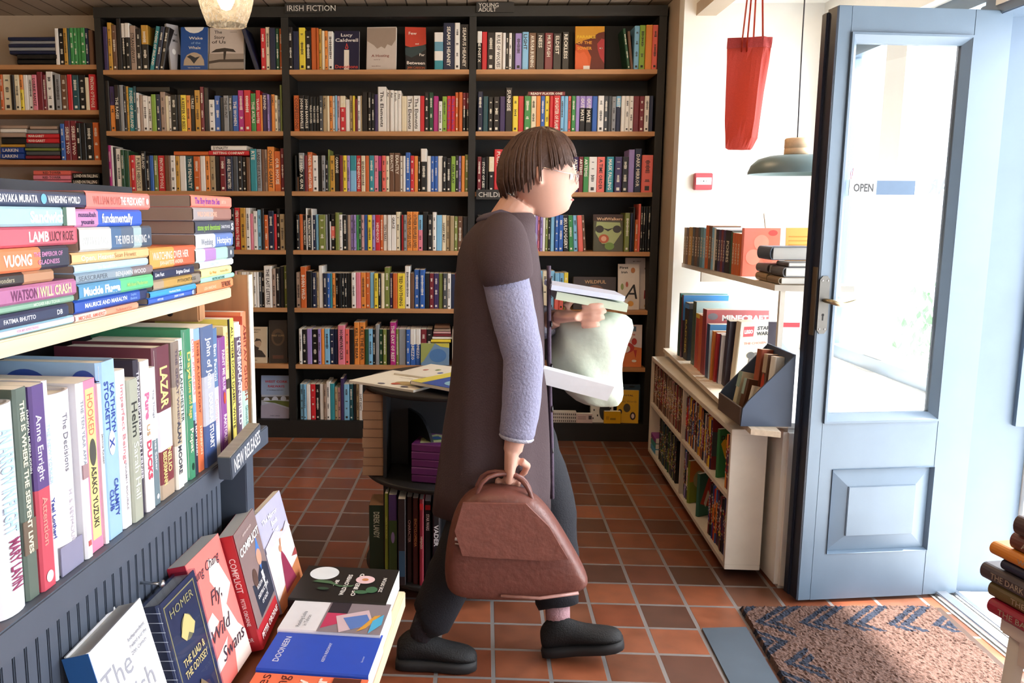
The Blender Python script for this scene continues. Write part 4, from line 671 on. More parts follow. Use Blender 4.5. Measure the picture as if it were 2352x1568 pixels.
# ---- standing row under the pine shelf: (x0,x1 along the base, crop top point, colour, ...)
BL_ = [(0, 1425), (110, 1360), (262, 1243), (360, 1159), (469, 1073), (565, 1000), (600, 973)]
def base_u(x):
    if x < 0: return aU(0, 1425)[0] + x * .00082
    for (xa, ya), (xb, yb) in zip(BL_, BL_[1:]):
        if x <= xb: return aU(x, ya + (yb - ya) * (x - xa) / (xb - xa))[0]
UR = Rz(90)                                    # in the stand frame: spine towards +x(out), front cover towards +y(far)
LED = [
 (-28, 3, None, .2, 'e8744e', [], 'coral orange book at the near end of the standing row on the stand ledge', 0, {}),
 (4, 67, (15, 925), 0, 'dfe2ea', [('t', .36, .5, .5, .5, 'AN ARROW IN FLIGHT', 'a9cbe4', .02), ('t', .76, .55, .24, .4, 'MARY LAVIN', '8a2c5a', .03)], 'thick white book lettered MARY LAVIN, round-spined, near the row\'s near end', 1, dict(hard=True, rnd=True)),
 (68, 96, (45, 893), 0, '5a685e', [('r', .62, 0, .78, 1, '6b5a4a'), ('t', .42, .5, .72, .36, 'THIS IS WHERE THE SERPENT LIVES', 'e6e2c4', .03), ('t', .26, .85, .3, .18, 'DANIYAL MUEENUDDIN', 'd0d4cc')], 'dark green book lettered THIS IS WHERE THE SERPENT LIVES on the ledge', 0, {}),
 (97, 128, (80, 885), 0, [(.5, '59407f'), (1, 'c84a5c')], [('t', .3, .45, .32, .42, 'Anne Enright', 'e6e0ee', .01), ('t', .66, .5, .24, .42, 'Attention', 'f0968a', .01), ('e', .94, .5, .007, .007, 'e9c9cc')], 'purple and red book lettered Anne Enright Attention on the ledge', 0, {}),
 (129, 139, (100, 876), 0, 'e6e8ee', [('t', .36, .5, .5, .6, 'THE NEW YORKER', 'a9c9e0'), ('t', .68, .5, .3, .7, 'Yael Lotherl', '2c3c8c', .03)], 'slim white book with blue script between Attention and The Decisions', 0, {}),
 (140, 194, (135, 885), .222, 'dcd9e0', [('t', .28, .55, .32, .2, 'The Decisions', '6a6a78', 0), ('t', .7, .6, .3, .16, 'H. S. SEYMOUR', 'b9b2bc', 0), ('r', .84, 0.05, 1, .95, '8a88a2')], 'fat pale rounded hardback lettered The Decisions on the ledge', 1, dict(hard=True, rnd=True)),
 (196, 211, (178, 880), 0, 'e2e0e4', [('t', .3, .5, .4, .45, 'THE TEN YEAR AFFAIR', '8a909c'), ('r', .46, .1, .54, .9, 'a8888c'), ('r', .9, .3, .93, .7, 'c05a5a')], 'narrow white book lettered THE TEN YEAR AFFAIR beside the rounded hardback', 0, {}),
 (212, 242, (204, 873), 0, 'e884a4', [('r', .05, .2, .93, .8, 'f2df8c'), ('t', .2, .5, .24, .42, 'HOOKED', 'd8705a', .02), ('e', .42, .5, .008, .018, '4c4a44'), ('t', .68, .5, .36, .38, 'ASAKO YUZUKI', '3a3434', .02)], 'pink and yellow book lettered HOOKED ASAKO YUZUKI on the ledge', 0, {}),
 (243, 249, None, .215, 'e8e8ea', [('t', .4, .5, .5, .6, 'Jemima Kirsten', '5a5a64')], 'very thin white book squeezed beside HOOKED', 0, {}),
 (250, 286, (255, 826), 0, '9cc0e6', [('t', .27, .68, .28, .26, 'KATHRYN', '23409a', .02), ('t', .25, .34, .28, .26, 'STOCKETT', '23409a', .02), ('e', .46, .5, .0085, .017, 'f0f0f2'), ('t', .46, .5, .06, .3, 'X', '23409a', .03), ('t', .78, .62, .22, .24, 'CALAMITY', '23409a', .02), ('t', .78, .32, .12, .24, 'CLUB', '23409a', .02)], 'thick sky blue book lettered KATHRYN STOCKETT CALAMITY CLUB on the ledge', 0, dict(back=[('e', .35, .87, .2, .09, '2f52a8'), ('e', .86, .87, .12, .09, '2f52a8'), ('e', .1, .7, .12, .08, '2f52a8'), ('e', .1, .4, .12, .08, '4a6ab4'), ('e', .1, .15, .12, .08, '2f52a8'), ('r', 0, .9, 1, .905, '2a2a30')], hard=True)),
 (287, 305, (278, 850), 0, 'e9e6e6', [('t', .34, .5, .5, .4, 'Imperfect Beings', 'c8848c'), ('t', .74, .5, .3, .22, 'NIAMH BOURKE', '9a949c')], 'white book with faint pink title right of the Calamity Club book', 0, {}),
 (306, 327, (300, 871), 0, 'a9ac9c', [('t', .28, .5, .24, .6, 'Helm', '2c2e2a', .01), ('t', .64, .5, .4, .55, 'Sarah Hall', 'e2e6dc', 0)], 'sage green book lettered Helm Sarah Hall on the ledge', 0, {}),
 (328, 337, (318, 826), 0, '2c2438', [('t', .42, .5, .7, .6, 'TRANSCRIPTION BEN LERNER', 'd8d4de', .02)], 'slim near-black hardback lettered TRANSCRIPTION BEN LERNER', 0, dict(hard=True)),
 (338, 355, (342, 824), 0, 'ece8ea', [('t', .3, .5, .3, .55, 'Pure', 'c86a92', .05), ('t', .66, .5, .26, .55, 'DUCKS', 'c8405c', .05), ('t', .46, .5, .12, .4, 'US', 'c09a6a')], 'white book with fat pink lettering beside Transcription', 0, {}),
 (356, 370, (360, 840), 0, [(.52, 'd9dadf'), (1, '6d7f88')], [('t', .26, .5, .3, .3, 'The Things', '9a9ca4'), ('t', .6, .5, .3, .36, 'James Salter', 'e0e4e8'), ('e', .94, .5, .004, .004, 'e0e4e8')], 'grey and white book just before the tall LAZAR book', 0, {}),
 (371, 404, (392, 788), 0, [(.42, '6a3442'), (.68, 'd9d4dc'), (.9, '7a3038'), (1, 'b09a84')], [('t', .27, .5, .27, .5, 'LAZAR', 'ecd98a', .03), ('t', .76, .66, .16, .26, 'NELIO', 'e8d48a', .02), ('t', .8, .34, .22, .26, 'BIEDERMANN', 'e8d48a', .02)], 'tall maroon and white hardback lettered LAZAR on the ledge', 0, dict(hard=True, back=[('t', .5, .86, .7, .009, 'The snow of the dying century still lay on the edge of the', '4a2c30', 0, .03), ('r', 0, .0, 1, .74, 'b9929a')][:1])),
 (405, 420, (408, 782), 0, [(.3, '8a7a70'), (.7, 'b7a68c'), (1, 'e0d9cc')], [('t', .3, .5, .5, .34, 'THE GREAT WHEN', '5a4a5c'), ('t', .72, .5, .36, .5, 'ALAN MOORE', '3a3a4a', .03)], 'cream and brown book lettered ALAN MOORE on the ledge', 0, {}),
 (421, 433, (421, 776), 0, 'e6ebe6', [('t', .32, .5, .5, .5, 'JOHN LANCHESTER', '3c4a4a', .02), ('e', .1, .5, .004, .004, '7fae4a')], 'white book lettered JOHN LANCHESTER on the ledge', 0, {}),
 (434, 449, (438, 753), 0, '3f8a66', [('t', .24, .5, .18, .5, 'Days', 'dcc870'), ('t', .44, .5, .3, .46, 'of Love and Rage', 'dcc870'), ('t', .74, .5, .16, .5, 'Popat', 'e6e2c8'), ('e', .92, .5, .004, .006, '16382c')], 'green hardback lettered Days of Love and Rage on the ledge', 0, dict(hard=True)),
 (450, 457, (452, 752), 0, [(.5, 'ece8ea'), (.62, '7fa8dc'), (1, '2c3448')], [('t', .26, .5, .38, .6, 'DIRT PICKERS', 'd88a92', .02), ('t', .72, .5, .3, .5, 'EDIE MAY HAND', 'dfe4ee')], 'white blue and navy book lettered DIRT PICKERS on the ledge', 0, {}),
 (458, 470, (461, 752), 0, [(.08, '8fb4e0'), (1, 'e8784c')], [('t', .34, .5, .5, .36, 'THIS IS A LOVE STORY', '7a3020', .02), ('t', .78, .5, .2, .36, 'HANNON', 'f4c8a8', .03)], 'orange book lettered THIS IS A LOVE STORY on the ledge', 0, {}),
 (471, 496, (484, 745), 0, [(.35, '5a6c94'), (.7, 'b9bcc8'), (1, '42588c')], [('t', .26, .55, .36, .42, 'John of John', 'eceaf0', .02), ('t', .68, .55, .4, .36, 'DOUGLAS STUART', 'eceaf0', .03)], 'blue and grey book lettered John of John DOUGLAS STUART', 0, {}),
 (497, 509, (497, 753), 0, [(.45, '5c7ba6'), (1, 'e8e6ec')], [('t', .26, .5, .28, .5, 'Ben Faccini', 'ecf0f6'), ('t', .64, .5, .2, .6, 'Children', 'd0b0b8')], 'blue and white book lettered Ben Faccini on the ledge', 0, {}),
 (510, 524, (514, 772), 0, '8c4a92', [('t', .28, .5, .34, .4, 'PAINT ME BLUE', 'f0d8e6', .02), ('t', .78, .5, .24, .44, 'RAKTOUR', 'f0d8e6', .03), ('e', .52, .5, .005, .011, 'c8502c')], 'purple hardback lettered PAINT ME BLUE on the ledge', 0, dict(hard=True)),
 (525, 532, (528, 747), 0, 'f0dc9c', [('t', .2, .5, .3, .5, 'RAVE STORIES', 'd8a05a'), ('r', .42, .1, .5, .9, '4a4438')], 'narrow pale yellow book beside the purple hardback', 0, {}),
 (533, 545, (540, 729), 0, 'eedd6a', [('t', .46, .6, .8, .42, 'ALL THEM DOGS DJAMEL WHITE', '3a3420', .02), ('r', 0, 0, 1, .22, '1c1a16')], 'yellow book lettered ALL THEM DOGS on the ledge', 0, {}),
 (546, 554, (548, 738), 0, [(.12, 'e0e0e8'), (1, '5c4a62')], [('t', .5, .5, .7, .7, 'LEVERPUNNEFIELD', 'e0d8e6', .03)], 'plum and white book lettered in heavy white capitals near the end panel', 0, {}),
 (555, 561, (556, 745), 0, 'ecebee', [('t', .3, .5, .4, .8, 'DAVID SZALAY', '2a2c40', .03)], 'thin white book lettered DAVID SZALAY beside the last tall book', 0, {}),
 (562, 570, (565, 714), 0, [(.62, 'f08a62'), (1, 'bcd8cc')], [('t', .4, .5, .6, .7, 'AMITAV GHOSH', '8a3424', .02), ('t', .84, .5, .2, .7, 'Ghost-Eye', '5a8a86', .02)], 'orange and pale green book lettered AMITAV GHOSH, tallest against the end panel', 0, dict(back=[('r', 0, .9, 1, .97, 'd85a44')])),
]
ulast = None
for k, (x0, x1, tp, hh_, col, spn, lab, _, kw) in enumerate(LED):
    u0, u1 = base_u(x0), base_u(x1 + 1)
    h = hh_ or aU(tp[0], tp[1])[1] - LZ0
    if tp and hh_: h = hh_
    h = min(h, .266) ; wd = max(.0055, u1 - u0 - .0008); off = (0, .003, -.001, .002, 0)[k % 5] if k else 0
    sp2 = spn
    T = UF @ Tr(off, (u0 + u1) / 2, LZ0 + .0006) @ UR
    book(lab, T, wd, h, .158 if kw.get('hard') else .14, col, spine=sp2, group='new releases standing on the ledge', **kw)
# ---- stacks lying on the pine shelf: crop coordinates (3.485 px per px, y0 400)
STK = [
 [(None, 690, 148, 245, '3b4460', [('t', .28, .5, .36, .5, 'SAYAKA MURATA', 'e6e8ee', .03), ('e', .52, .5, .006, .006, '6ab0e0'), ('t', .74, .5, .36, .5, 'VANISHING WORLD', 'e6e8ee', .03)], 'navy book lettered VANISHING WORLD, top of the nearest stack'),
  (None, 600, 262, 383, 'a8d2e0', [('t', .7, .5, .36, .6, 'Sandwich', 'f4f8f8', .04), ('r', .86, 0, .9, 1, '4a6a5a'), ('r', .9, 0, 1, 1, 'd8d8d4')], 'pale blue book lettered Sandwich, second in the nearest stack'),
  (None, 632, 408, 548, 'cf6474', [('t', .56, .5, .2, .55, 'LAMB', 'f6e4e0', .03), ('t', .8, .5, .26, .55, 'LUCY ROSE', '5a2c38', 0)], 'rose red book lettered LAMB LUCY ROSE in the nearest stack'),
  (None, 550, 563, 735, [(.7, 'f08458'), (1, '2f3346')], [('t', .48, .5, .26, .5, 'VUONG', 'fbe6da', .04), ('t', .78, .68, .3, .22, 'THE EMPEROR OF', 'c88ab8', .02), ('t', .78, .34, .22, .22, 'GLADNESS', 'c88ab8', .02)], 'thick orange and dark book lettered THE EMPEROR OF GLADNESS'),
  (None, 428, 752, 815, [(.7, '3a3434'), (1, 'b98a6a')], [('t', .5, .5, .4, .4, 'the wonders', 'b0a890')], 'thin dark and tan book under THE EMPEROR OF GLADNESS'),
  (None, 608, 828, 948, 'b4709c', [('t', .46, .5, .26, .62, 'WATSON', '6a2c5a', .02), ('t', .76, .5, .36, .62, 'I WILL CRASH', 'f2e4a8', .02)], 'mauve book lettered I WILL CRASH in the nearest stack'),
  (None, 592, 962, 1020, '8db49c', [('t', .7, .5, .4, .5, 'MOSAB ABU TOHA', 'd6e6d4', .01)], 'sage green book lettered MOSAB ABU TOHA in the nearest stack'),
  (None, 548, 1028, 1110, '2e3858', [('t', .5, .5, .3, .34, 'FATIMA BHUTTO', 'e0e4ee', .02), ('t', .9, .5, .06, .4, 'DB', 'e0e4ee', .02)], 'navy book lettered FATIMA BHUTTO low in the nearest stack'),
  (None, 597, 1122, 1205, 'a0cede', [('r', 0, .2, 1, .8, 'e8c8d4'), ('t', .5, .5, .7, .3, 'FOR MY AFFECTIONS', 'c08aa8')], 'pale pink and blue book at the bottom of the nearest stack')],
 [(690, 1197, 155, 265, 'f0847c', [('t', .3, .5, .42, .5, 'WILLIAM BOYD', 'b8645c', .01), ('t', .7, .5, .4, .5, 'THE PREDICAMENT', 'fdf0ec', .03), ('e', .95, .5, .0045, .0045, 'f4d8d0')], 'salmon book lettered THE PREDICAMENT, top of the second stack'),
  (602, 1132, 282, 392, [(.31, 'c98ab8'), (1, '3b62c8')], [('t', .16, .7, .24, .3, 'nussaibah', '3a2c5c', .02), ('t', .16, .3, .18, .3, 'younis', '3a2c5c', .02), ('t', .6, .5, .48, .56, 'fundamentally', 'eef2fb', .03)], 'bright blue and pink book lettered fundamentally in the second stack'),
  (635, 1212, 408, 562, [(.4, 'c6c9c8'), (.54, '4f6f96'), (.72, '5a6a80'), (.84, 'a8c0c4'), (1, '46556a')], [('t', .2, .42, .34, .36, 'WALLY LAMB', 'eef0f0', .01), ('t', .68, .42, .46, .4, 'THE RIVER IS WAITING', 'eef0f2', .01), ('t', .95, .5, .03, .2, 'A', 'eef0f2', .02)], 'thick grey-blue book lettered THE RIVER IS WAITING'),
  (572, 1190, 580, 655, 'f0c08a', [('t', .3, .5, .4, .5, 'Open, Heaven', 'fbf0dc', .01), ('t', .66, .5, .3, .5, 'Sean Hewitt', 'b08a5c', 0, )], 'apricot book lettered Sean Hewitt in the second stack'),
  (592, 1185, 663, 714, 'b9daf2', [('t', .4, .5, .5, .5, 'The Benefactors', 'e6f2fb')], 'thin pale sky blue book under the apricot one'),
  (602, 1222, 718, 786, [(.7, '93a4b2'), (1, '8a7a7c')], [('t', .2, .5, .34, .5, 'SEASCRAPER', '55606c', 0), ('t', .68, .5, .42, .5, 'BENJAMIN WOOD', 'dfe4e8', .01)], 'grey book lettered SEASCRAPER in the second stack'),
  (628, 1225, 792, 895, [(.52, '5796c0'), (1, '63c48c')], [('t', .28, .5, .46, .56, 'Muckle Flugga', 'f4fafa', .04), ('t', .76, .5, .3, .3, 'Michael Pedersen', 'b4dc84')], 'blue and green book lettered Muckle Flugga in the second stack'),
  (592, 1180, 908, 1000, [(.88, '3358b4'), (1, '2c3560')], [('t', .4, .5, .56, .36, 'MAURICE AND MARALYN', 'e0eaf8', .03), ('t', .78, .68, .08, .2, 'Sophie', '8fb4ee'), ('t', .78, .36, .1, .2, 'Elmhirst', '8fb4ee')], 'blue book lettered MAURICE AND MARALYN in the second stack'),
  (600, 1108, 1018, 1095, [(.45, 'f6d8cc'), (1, 'f4a084')], [('t', .24, .5, .4, .56, 'MICHAEL AMHERST', 'e0705c', .02), ('t', .74, .5, .4, .4, 'The Boyhood of Cain', '8a3c2c', 0)], 'salmon and cream book at the bottom of the second stack')],
 [(1195, 1567, 562, 712, [(.5, 'eba558'), (1, 'd2684a')], [('t', .44, .62, .76, .4, 'WATCHING OVER HER', 'fbeee0', .01), ('t', .44, .26, .5, .2, 'JEAN-BAPTISTE ANDREA', 'f8dcc4', .02)], 'thick orange book lettered WATCHING OVER HER, top of the third stack'),
  (1225, 1552, 718, 780, '2a3252', [('t', .14, .5, .2, .4, 'Live Fast', 'e6e8f0', .02), ('t', .7, .5, .34, .4, 'Brigitte Giraud', 'e6e8f0', .02)], 'navy book lettered Brigitte Giraud in the third stack'),
  (1225, 1606, 785, 864, [(.2, 'b09c84'), (.8, 'c09a54'), (1, '8f8880')], [('t', .68, .55, .4, .4, "PYTHON'S KISS", '3a3428', 0)], "tan patterned book lettered PYTHON'S KISS in the third stack"),
  (1200, 1570, 868, 911, '3d9fe2', [('t', .5, .5, .6, .4, 'Heartbreak Diaries', 'e4f2fb', .02)], 'thin bright blue book in the third stack'),
  (1185, 1575, 913, 968, '4068c4', [('t', .22, .5, .2, .34, 'WITCHES', 'e0e8f8', .02), ('t', .6, .5, .3, .34, 'JEREMY COOPER', 'e0e8f8', .02), ('e', .91, .5, .004, .006, 'a8bce8')], 'royal blue book at the bottom of the third stack')],
 [(1530, 1852, 180, 262, 'f58878', [('t', .38, .55, .6, .56, 'The Boy from the Sea', '6a2ca0', .02), ('t', .78, .5, .12, .3, 'GARRETT CARR', 'fbc8b8')], 'salmon book lettered The Boy from the Sea, top of the farthest stack'),
  (1548, 1850, 270, 354, [(.5, 'a8a0a4'), (1, '9a7068')], [('t', .34, .5, .5, .4, 'WILD DARK SHORE', 'f0b8a0', .02)], 'grey and brown book lettered WILD DARK SHORE'),
  (1562, 1872, 366, 447, '454b5c', [('t', .33, .5, .56, .5, 'stone yard devotional', '9cd04a', .01), ('t', .76, .5, .24, .26, 'CHARLOTTE WOOD', 'dfe2ea', .02), ('t', .94, .5, .06, .6, 'S', 'e6e8ee', .03)], 'slate book with green lettering stone yard devotional'),
  (1566, 1864, 463, 552, [(.5, 'dfe5ee'), (1, '6a86c4')], [('t', .28, .45, .3, .5, 'Wedding', '5a6478', 0), ('t', .74, .5, .4, .5, 'Hotspicy', 'eef2fb', .02)], 'white and blue marbled book in the farthest stack'),
  (1568, 1872, 570, 655, [(.22, 'cfeef0'), (.5, 'b087c4'), (.82, 'a8cfc8'), (1, '4c5866')], [('e', .91, .5, .0045, .0045, 'e6e8ee')], 'turquoise and violet book in the farthest stack'),
  (1600, 1867, 668, 712, 'e2eaf6', [('t', .4, .5, .6, .5, 'DOROTHY', 'b4c8e8')], 'thin white book in the farthest stack'),
  (1610, 1853, 724, 772, 'f0dfa0', [('t', .36, .5, .4, .4, 'Go West', 'e8983c', .02), ('t', .74, .5, .3, .36, 'Andrew Miller', 'b0a468')], 'pale yellow book in the farthest stack'),
  (1605, 1875, 783, 812, 'a6e6d2', [('t', .5, .5, .6, .6, 'NATIVE NATIONS', '2c5a6a', .03)], 'thin mint green book in the farthest stack'),
  (1575, 1865, 822, 905, 'f49264', [('t', .34, .45, .5, .34, 'LISA HARDING', 'fbd8b8', .01), ('t', .78, .5, .26, .6, 'THE WILDING', '5a2c20', .03)], 'orange book lettered LISA HARDING at the bottom of the farthest stack')]]
offs = [.0, .004, -.004, .006, .002, .005, -.002, .003, 0]
STG = ['nearest stack', 'second stack', 'third stack', 'farthest stack']
for si, stack in enumerate(STK):
    zt = 1.1586; rows_ = stack[::-1]
    tops = [aU(x1 / 3.485, 400 + t / 3.485, -.033)[1] for x0, x1, t, b_, *_ in rows_]
    for k, (x0, x1, t, b_, col, spn, lab) in enumerate(rows_):
        off = -.034 + offs[(k + si) % 9] * .6
        u1 = aU(x1 / 3.485, 400 + (t + b_) / 2 / 3.485, off)[0]
        u0 = aU(x0 / 3.485, 400 + (t + b_) / 2 / 3.485, off)[0] if x0 else u1 - .205
        if u1 - u0 > .24: u0 = u1 - .24
        top = tops[k]
        th_ = max(.008, top - zt - .0006)
        T = UF @ Tr(off, u1, zt + th_ / 2) @ Mx((0, 0, 1), (-1, 0, 0), (0, -1, 0))
        book(lab, T, th_, u1 - u0, .13, col, spine=spn, group='books stacked on the pine shelf', pages=mat('a08d80', .9, 'paper') if True else None)
        zt += th_ + .0005
# ------------------------------------------------------------------ low bench in front of the stand
BZ = .45
bn = empty('display_bench', None, 'low brown bench with pale pine edge and splayed legs before the slatted stand', 'bench', mtx=UF)
BRW = mat('7a4630', .4, 'wood', stretch=(12, 1, 12), scale=4.0)
MB().bbox((-.058, -.35, BZ - .022), (.245, .84, BZ), BRW, c=.002).make('bench_top', bn)
MB().bbox((.245, -.35, BZ - .034), (.277, .84, BZ + .003), PINEW, c=.002).make('edge_rail', bn)
for u0 in (.33, -.2):
    for s_ in (-1, 1): MB().tube([(.255, u0, BZ - .03), (.262, u0 + .1 * s_, 0)], [.017, .015], PINEW, 4).make('leg', bn)
    for s_ in (-1, 1): MB().tube([(.03, u0, BZ - .02), (.03, u0 + .1 * s_, 0)], [.017, .015], PINEW, 4).make('leg', bn)
def AZ(x, y, z): r_ = at(x, y, Z=z) - UO; return r_.dot(uu), r_.dot(un)
LIE2 = Mx((0, 0, 1), (0, 1, 0), (-1, 0, 0))     # flat, cover up, head towards -x of the stand, fore-edge away
def lying(label, u0, u1, o0, o1, z0, z1, col, front, yaw=0, **k):
    T = UF @ Tr(o1, u0, (z0 + z1) / 2) @ Rz(yaw) @ LIE2
    return book(label, T, z1 - z0, o1 - o0, u1 - u0, col, front=front, group='books lying on the bench', **k)
zz = BZ + .004
lying('black book THE WILDFLOWERS OF IRELAND lying at the far end of the bench', .677, .847, .052, .262, zz, .5, '1c1a1a',
      [('e', .78, .78, .2, .155, 'dfe6ea'), ('t', .5, .6, .18, .011, 'THE', 'ece8e2', 0, .03), ('t', .46, .49, .92, .013, 'WILDFLOWERS', 'ece8e2', 0, .03), ('t', .48, .37, .66, .013, 'OF IRELAND', 'ece8e2', 0, .03), ('t', .5, .11, .7, .011, 'ZOE DEVLIN', 'ece8e2', 0, .02),
       ('p', [(.5, .86), (.56, .8), (.54, .66), (.44, .58), (.42, .5), (.46, .4), (.4, .42), (.38, .54), (.46, .66), (.48, .78)], '4a6a4c'), ('e', .34, .2, .09, .06, '3f6a4c'), ('e', .26, .3, .05, .07, '3f6a4c'), ('e', .62, .31, .12, .1, 'e6c4c8'), ('e', .62, .31, .04, .035, 'c8845a'), ('e', .3, .7, .04, .06, '2f4a38')][::1])
lying('white book Reading Lolita in Tehran with a colour photograph, lying on the bench', .552, .683, .068, .272, zz, .496, 'e6e6ea',
      [('r', 0, 0, 1, .62, '8a7f86'), ('p', [(.1, .6), (.9, .6), (.8, .4), (.3, .42)], 'c03a60'), ('r', .6, .4, .95, .6, '2f2a34'), ('p', [(0, .4), (.5, .5), (.75, .2), (.3, .1)], 'd0b8c0'), ('p', [(.1, .3), (.45, .42), (.6, .2), (.3, .12)], '5a7cc0'), ('p', [(.04, .24), (.16, .16), (.6, .06), (.56, .12)], 'd8a040'), ('p', [(0, .12), (.3, .02), (.62, .03), (.4, .12)], '4fb0dc'), ('t', .34, .82, .5, .011, 'Reading Lolita', '4a4a50', 0, -.0), ('t', .3, .76, .34, .011, 'in Tehran', '4a4a50', 0, 0)])
lying('royal blue book DOONEEN by KEITH RIDGWAY lying on the bench', .416, .564, .07, .276, zz, .49, '2a50c0', [('t', .5, .87, .62, .016, 'DOONEEN', 'dfe4f4', 0, .01), ('t', .48, .45, .46, .008, 'KEITH RIDGWAY', 'dfe4f4', 0, .01), ('t', .36, .1, .4, .005, 'Bannister', 'b4c0ea')])
lying('coral orange book lying at the near end of the bench', .262, .412, .072, .278, zz, .485, 'f07850', [('t', .66, .9, .62, .03, 'Tales', '5a1e14', 0, .0), ('t', .66, .74, .62, .03, 'Young', '5a1e14', 0, .0), ('t', .7, .56, .6, .03, 'now', 'f6e4d8', 0, .03), ('t', .66, .4, .6, .03, 'other', 'f6e4d8', 0, .03), ('r', .3, .06, .98, .3, '5a2a1c'), ('p', [(.5, .1), (.9, .12), (.8, .28), (.6, .24)], 'c86a48')])
def leaning(label, u0, w_, ob, th_, h, col, front, tilt, yaw=0, spine=(), **k):
    T = UF @ Tr(ob - th_ / 2, u0, BZ + .0035 + th_ * .22) @ Rz(yaw) @ Ry(-tilt)
    return book(label, T, th_, h, w_, col, front=front, spine=spine, group='books leaning on the slatted front', **k)
leaning('red book COMPLICIT by PETER OBORNE leaning against the slatted front', .527, .153, .047, .032, .236, 'b8242f',
        [('r', 0, .18, 1, 1, '8a7472'), ('p', [(.25, .2), (1, .22), (1, .5), (.72, .58), (.4, .46), (.2, .5)], '272c3e'), ('p', [(.7, .5), (.84, .62), (.78, .8), (.62, .66)], '4a7cc4'), ('e', .72, .62, .11, .07, 'c9967e'), ('e', .38, .52, .1, .08, '5a4038'), ('p', [(.64, .5), (.74, .5), (.7, .3)], 'e8e4e4'), ('t', .5, .82, .92, .022, 'COMPLICIT', 'f2eeec', 0, .03), ('t', .5, .92, .6, .006, 'BRITAIN AND GAZA', 'd8c8c4'), ('t', .5, .09, .84, .017, 'PETER OBORNE', 'f2e6e4', 0, .03), ('t', .54, .44, .4, .011, 'ROLE IN THE', 'e8e4e4'), ('t', .54, .37, .5, .011, 'DESTRUCTION', 'e8e4e4'), ('t', .54, .3, .3, .011, 'OF GAZA', 'e8e4e4')], 12.5, 5,
        spine=[('t', .34, .55, .3, .42, 'COMPLICIT', 'f4e4e2', .01), ('t', .66, .55, .24, .26, 'PETER OBORNE', 'f4e4e2', .01), ('T', .9, .4, .4, .3, 'OR', 'f4e4e2')])
leaning('pale lilac paperback with a woman in a red dress, leaning next to COMPLICIT', .687, .168, .037, .015, .222, 'b4b2ca',
        [('r', 0, 0, 1, .62, 'dccfcc'), ('p', [(0, 0), (1, 0), (1, .28), (.5, .22), (0, .12)], 'b9764c'), ('p', [(.3, .1), (.78, .12), (.58, .42), (.5, .5), (.44, .44)], '8c2c4a'), ('e', .48, .52, .05, .035, 'c08a6c'), ('p', [(.5, .56), (.56, .66), (.76, .66), (.6, .63), (.52, .53)], 'b9805c'), ('p', [(.8, .34), (1, .3), (1, .38)], 'a04848'), ('t', .4, .88, .6, .016, 'The Mirror', 'eceaf2'), ('t', .52, .8, .5, .016, 'Book', 'eceaf2'), ('t', .5, .72, .36, .016, 'Tour', 'eceaf2'), ('p', [(0, .66), (.4, .72), (.7, .64), (.9, .7), (1, .62), (0, .6)], 'c9c4d4')], 14, 0)
leaning('coral and white paperback Fly, Wild Swans by Jung Chang leaning on the bench', .364, .153, .028, .034, .243, 'f07c74',
        [('p', [(.55, .9), (.75, .86), (.95, .6), (.7, .5), (.85, .3), (1, .2), (1, 0), (.5, 0), (.62, .2), (.5, .4), (.6, .6), (.45, .75)], 'f2dcd2'), ('p', [(.0, .5), (.3, .55), (.4, .45), (.1, .4)], 'f2dcd2'), ('p', [(.1, .24), (.5, .3), (.3, .16), (0, .14)], 'f2dcd2'), ('t', .46, .87, .78, .024, 'Jung Chang', '3a2a3c', 0, -.002, .35), ('t', .5, .64, .5, .034, 'Fly,', '3a2a3c', 0, -.002, .35), ('t', .42, .4, .56, .034, 'Wild', '3a2a3c', 0, -.002, .35), ('t', .6, .22, .7, .034, 'Swans', '3a2a3c', 0, -.002, .35)], 14, 0, spine=[('r', 0, 0, 1, 1, 'c83248')])
hm = leaning('shrink-wrapped navy boxed edition lettered HOMER The Iliad The Odyssey', .232, .138, .03, .036, .232, '2c3454',
        [('r', .08, .04, .1, .96, 'b9a86a'), ('r', .9, .04, .92, .96, 'b9a86a'), ('r', .08, .95, .92, .96, 'b9a86a'), ('r', .08, .04, .92, .05, 'b9a86a'), ('t', .5, .88, .64, .02, 'HOMER', 'c9b878', 0, -.001), ('e', .5, .7, .16, .09, '8f8458'), ('p', [(.3, .68), (.42, .76), (.5, .8), (.6, .76), (.7, .68), (.6, .62), (.5, .66), (.4, .62)], 'c9b878'), ('t', .5, .5, .6, .018, 'THE ILIAD &', 'c9b878', 0, .01), ('t', .5, .42, .64, .018, 'THE ODYSSEY', 'c9b878', 0, .01), ('p', [(.2, .1), (.5, .3), (.8, .12), (.5, .06)], '7a6a4c')], 12, 0, hard=True)
WR = mat('dfe6f0', .12, 'glass'); wm = MB(); wm.box((-.0195, -.002, -.001), (.0195, .1405, .234), WR)
for i in range(14):
    z = .01 + i * .016; wm.tube([(-.0197, -.0022, z), (-.006, -.0028, z + .006), (.0197, -.0022, z + .002)], .0005, mat('c9d0dc', .2), 4)
wm.make('shrink_wrap', hm)
leaning('white hardback with silver title The Irish Story leaning nearest the camera', .035, .168, .043, .038, .262, 'f0f1f4',
        [('t', .3, .78, .52, .05, 'The', '9a9ca6', 0, -.001), ('t', .56, .6, .8, .05, 'Irish', '9a9ca6', 0, -.001), ('t', .56, .42, .86, .05, 'Story', '9a9ca6', 0, -.001), ('t', .76, .87, .34, .008, 'Independent', '8a8c94'), ('t', .76, .83, .34, .008, 'Ireland and the', '8a8c94'), ('t', .74, .79, .3, .008, '20th Century', '8a8c94')], 14.5, 3, hard=True, spine=[('r', 0, 0, 1, 1, '2f66a8')])
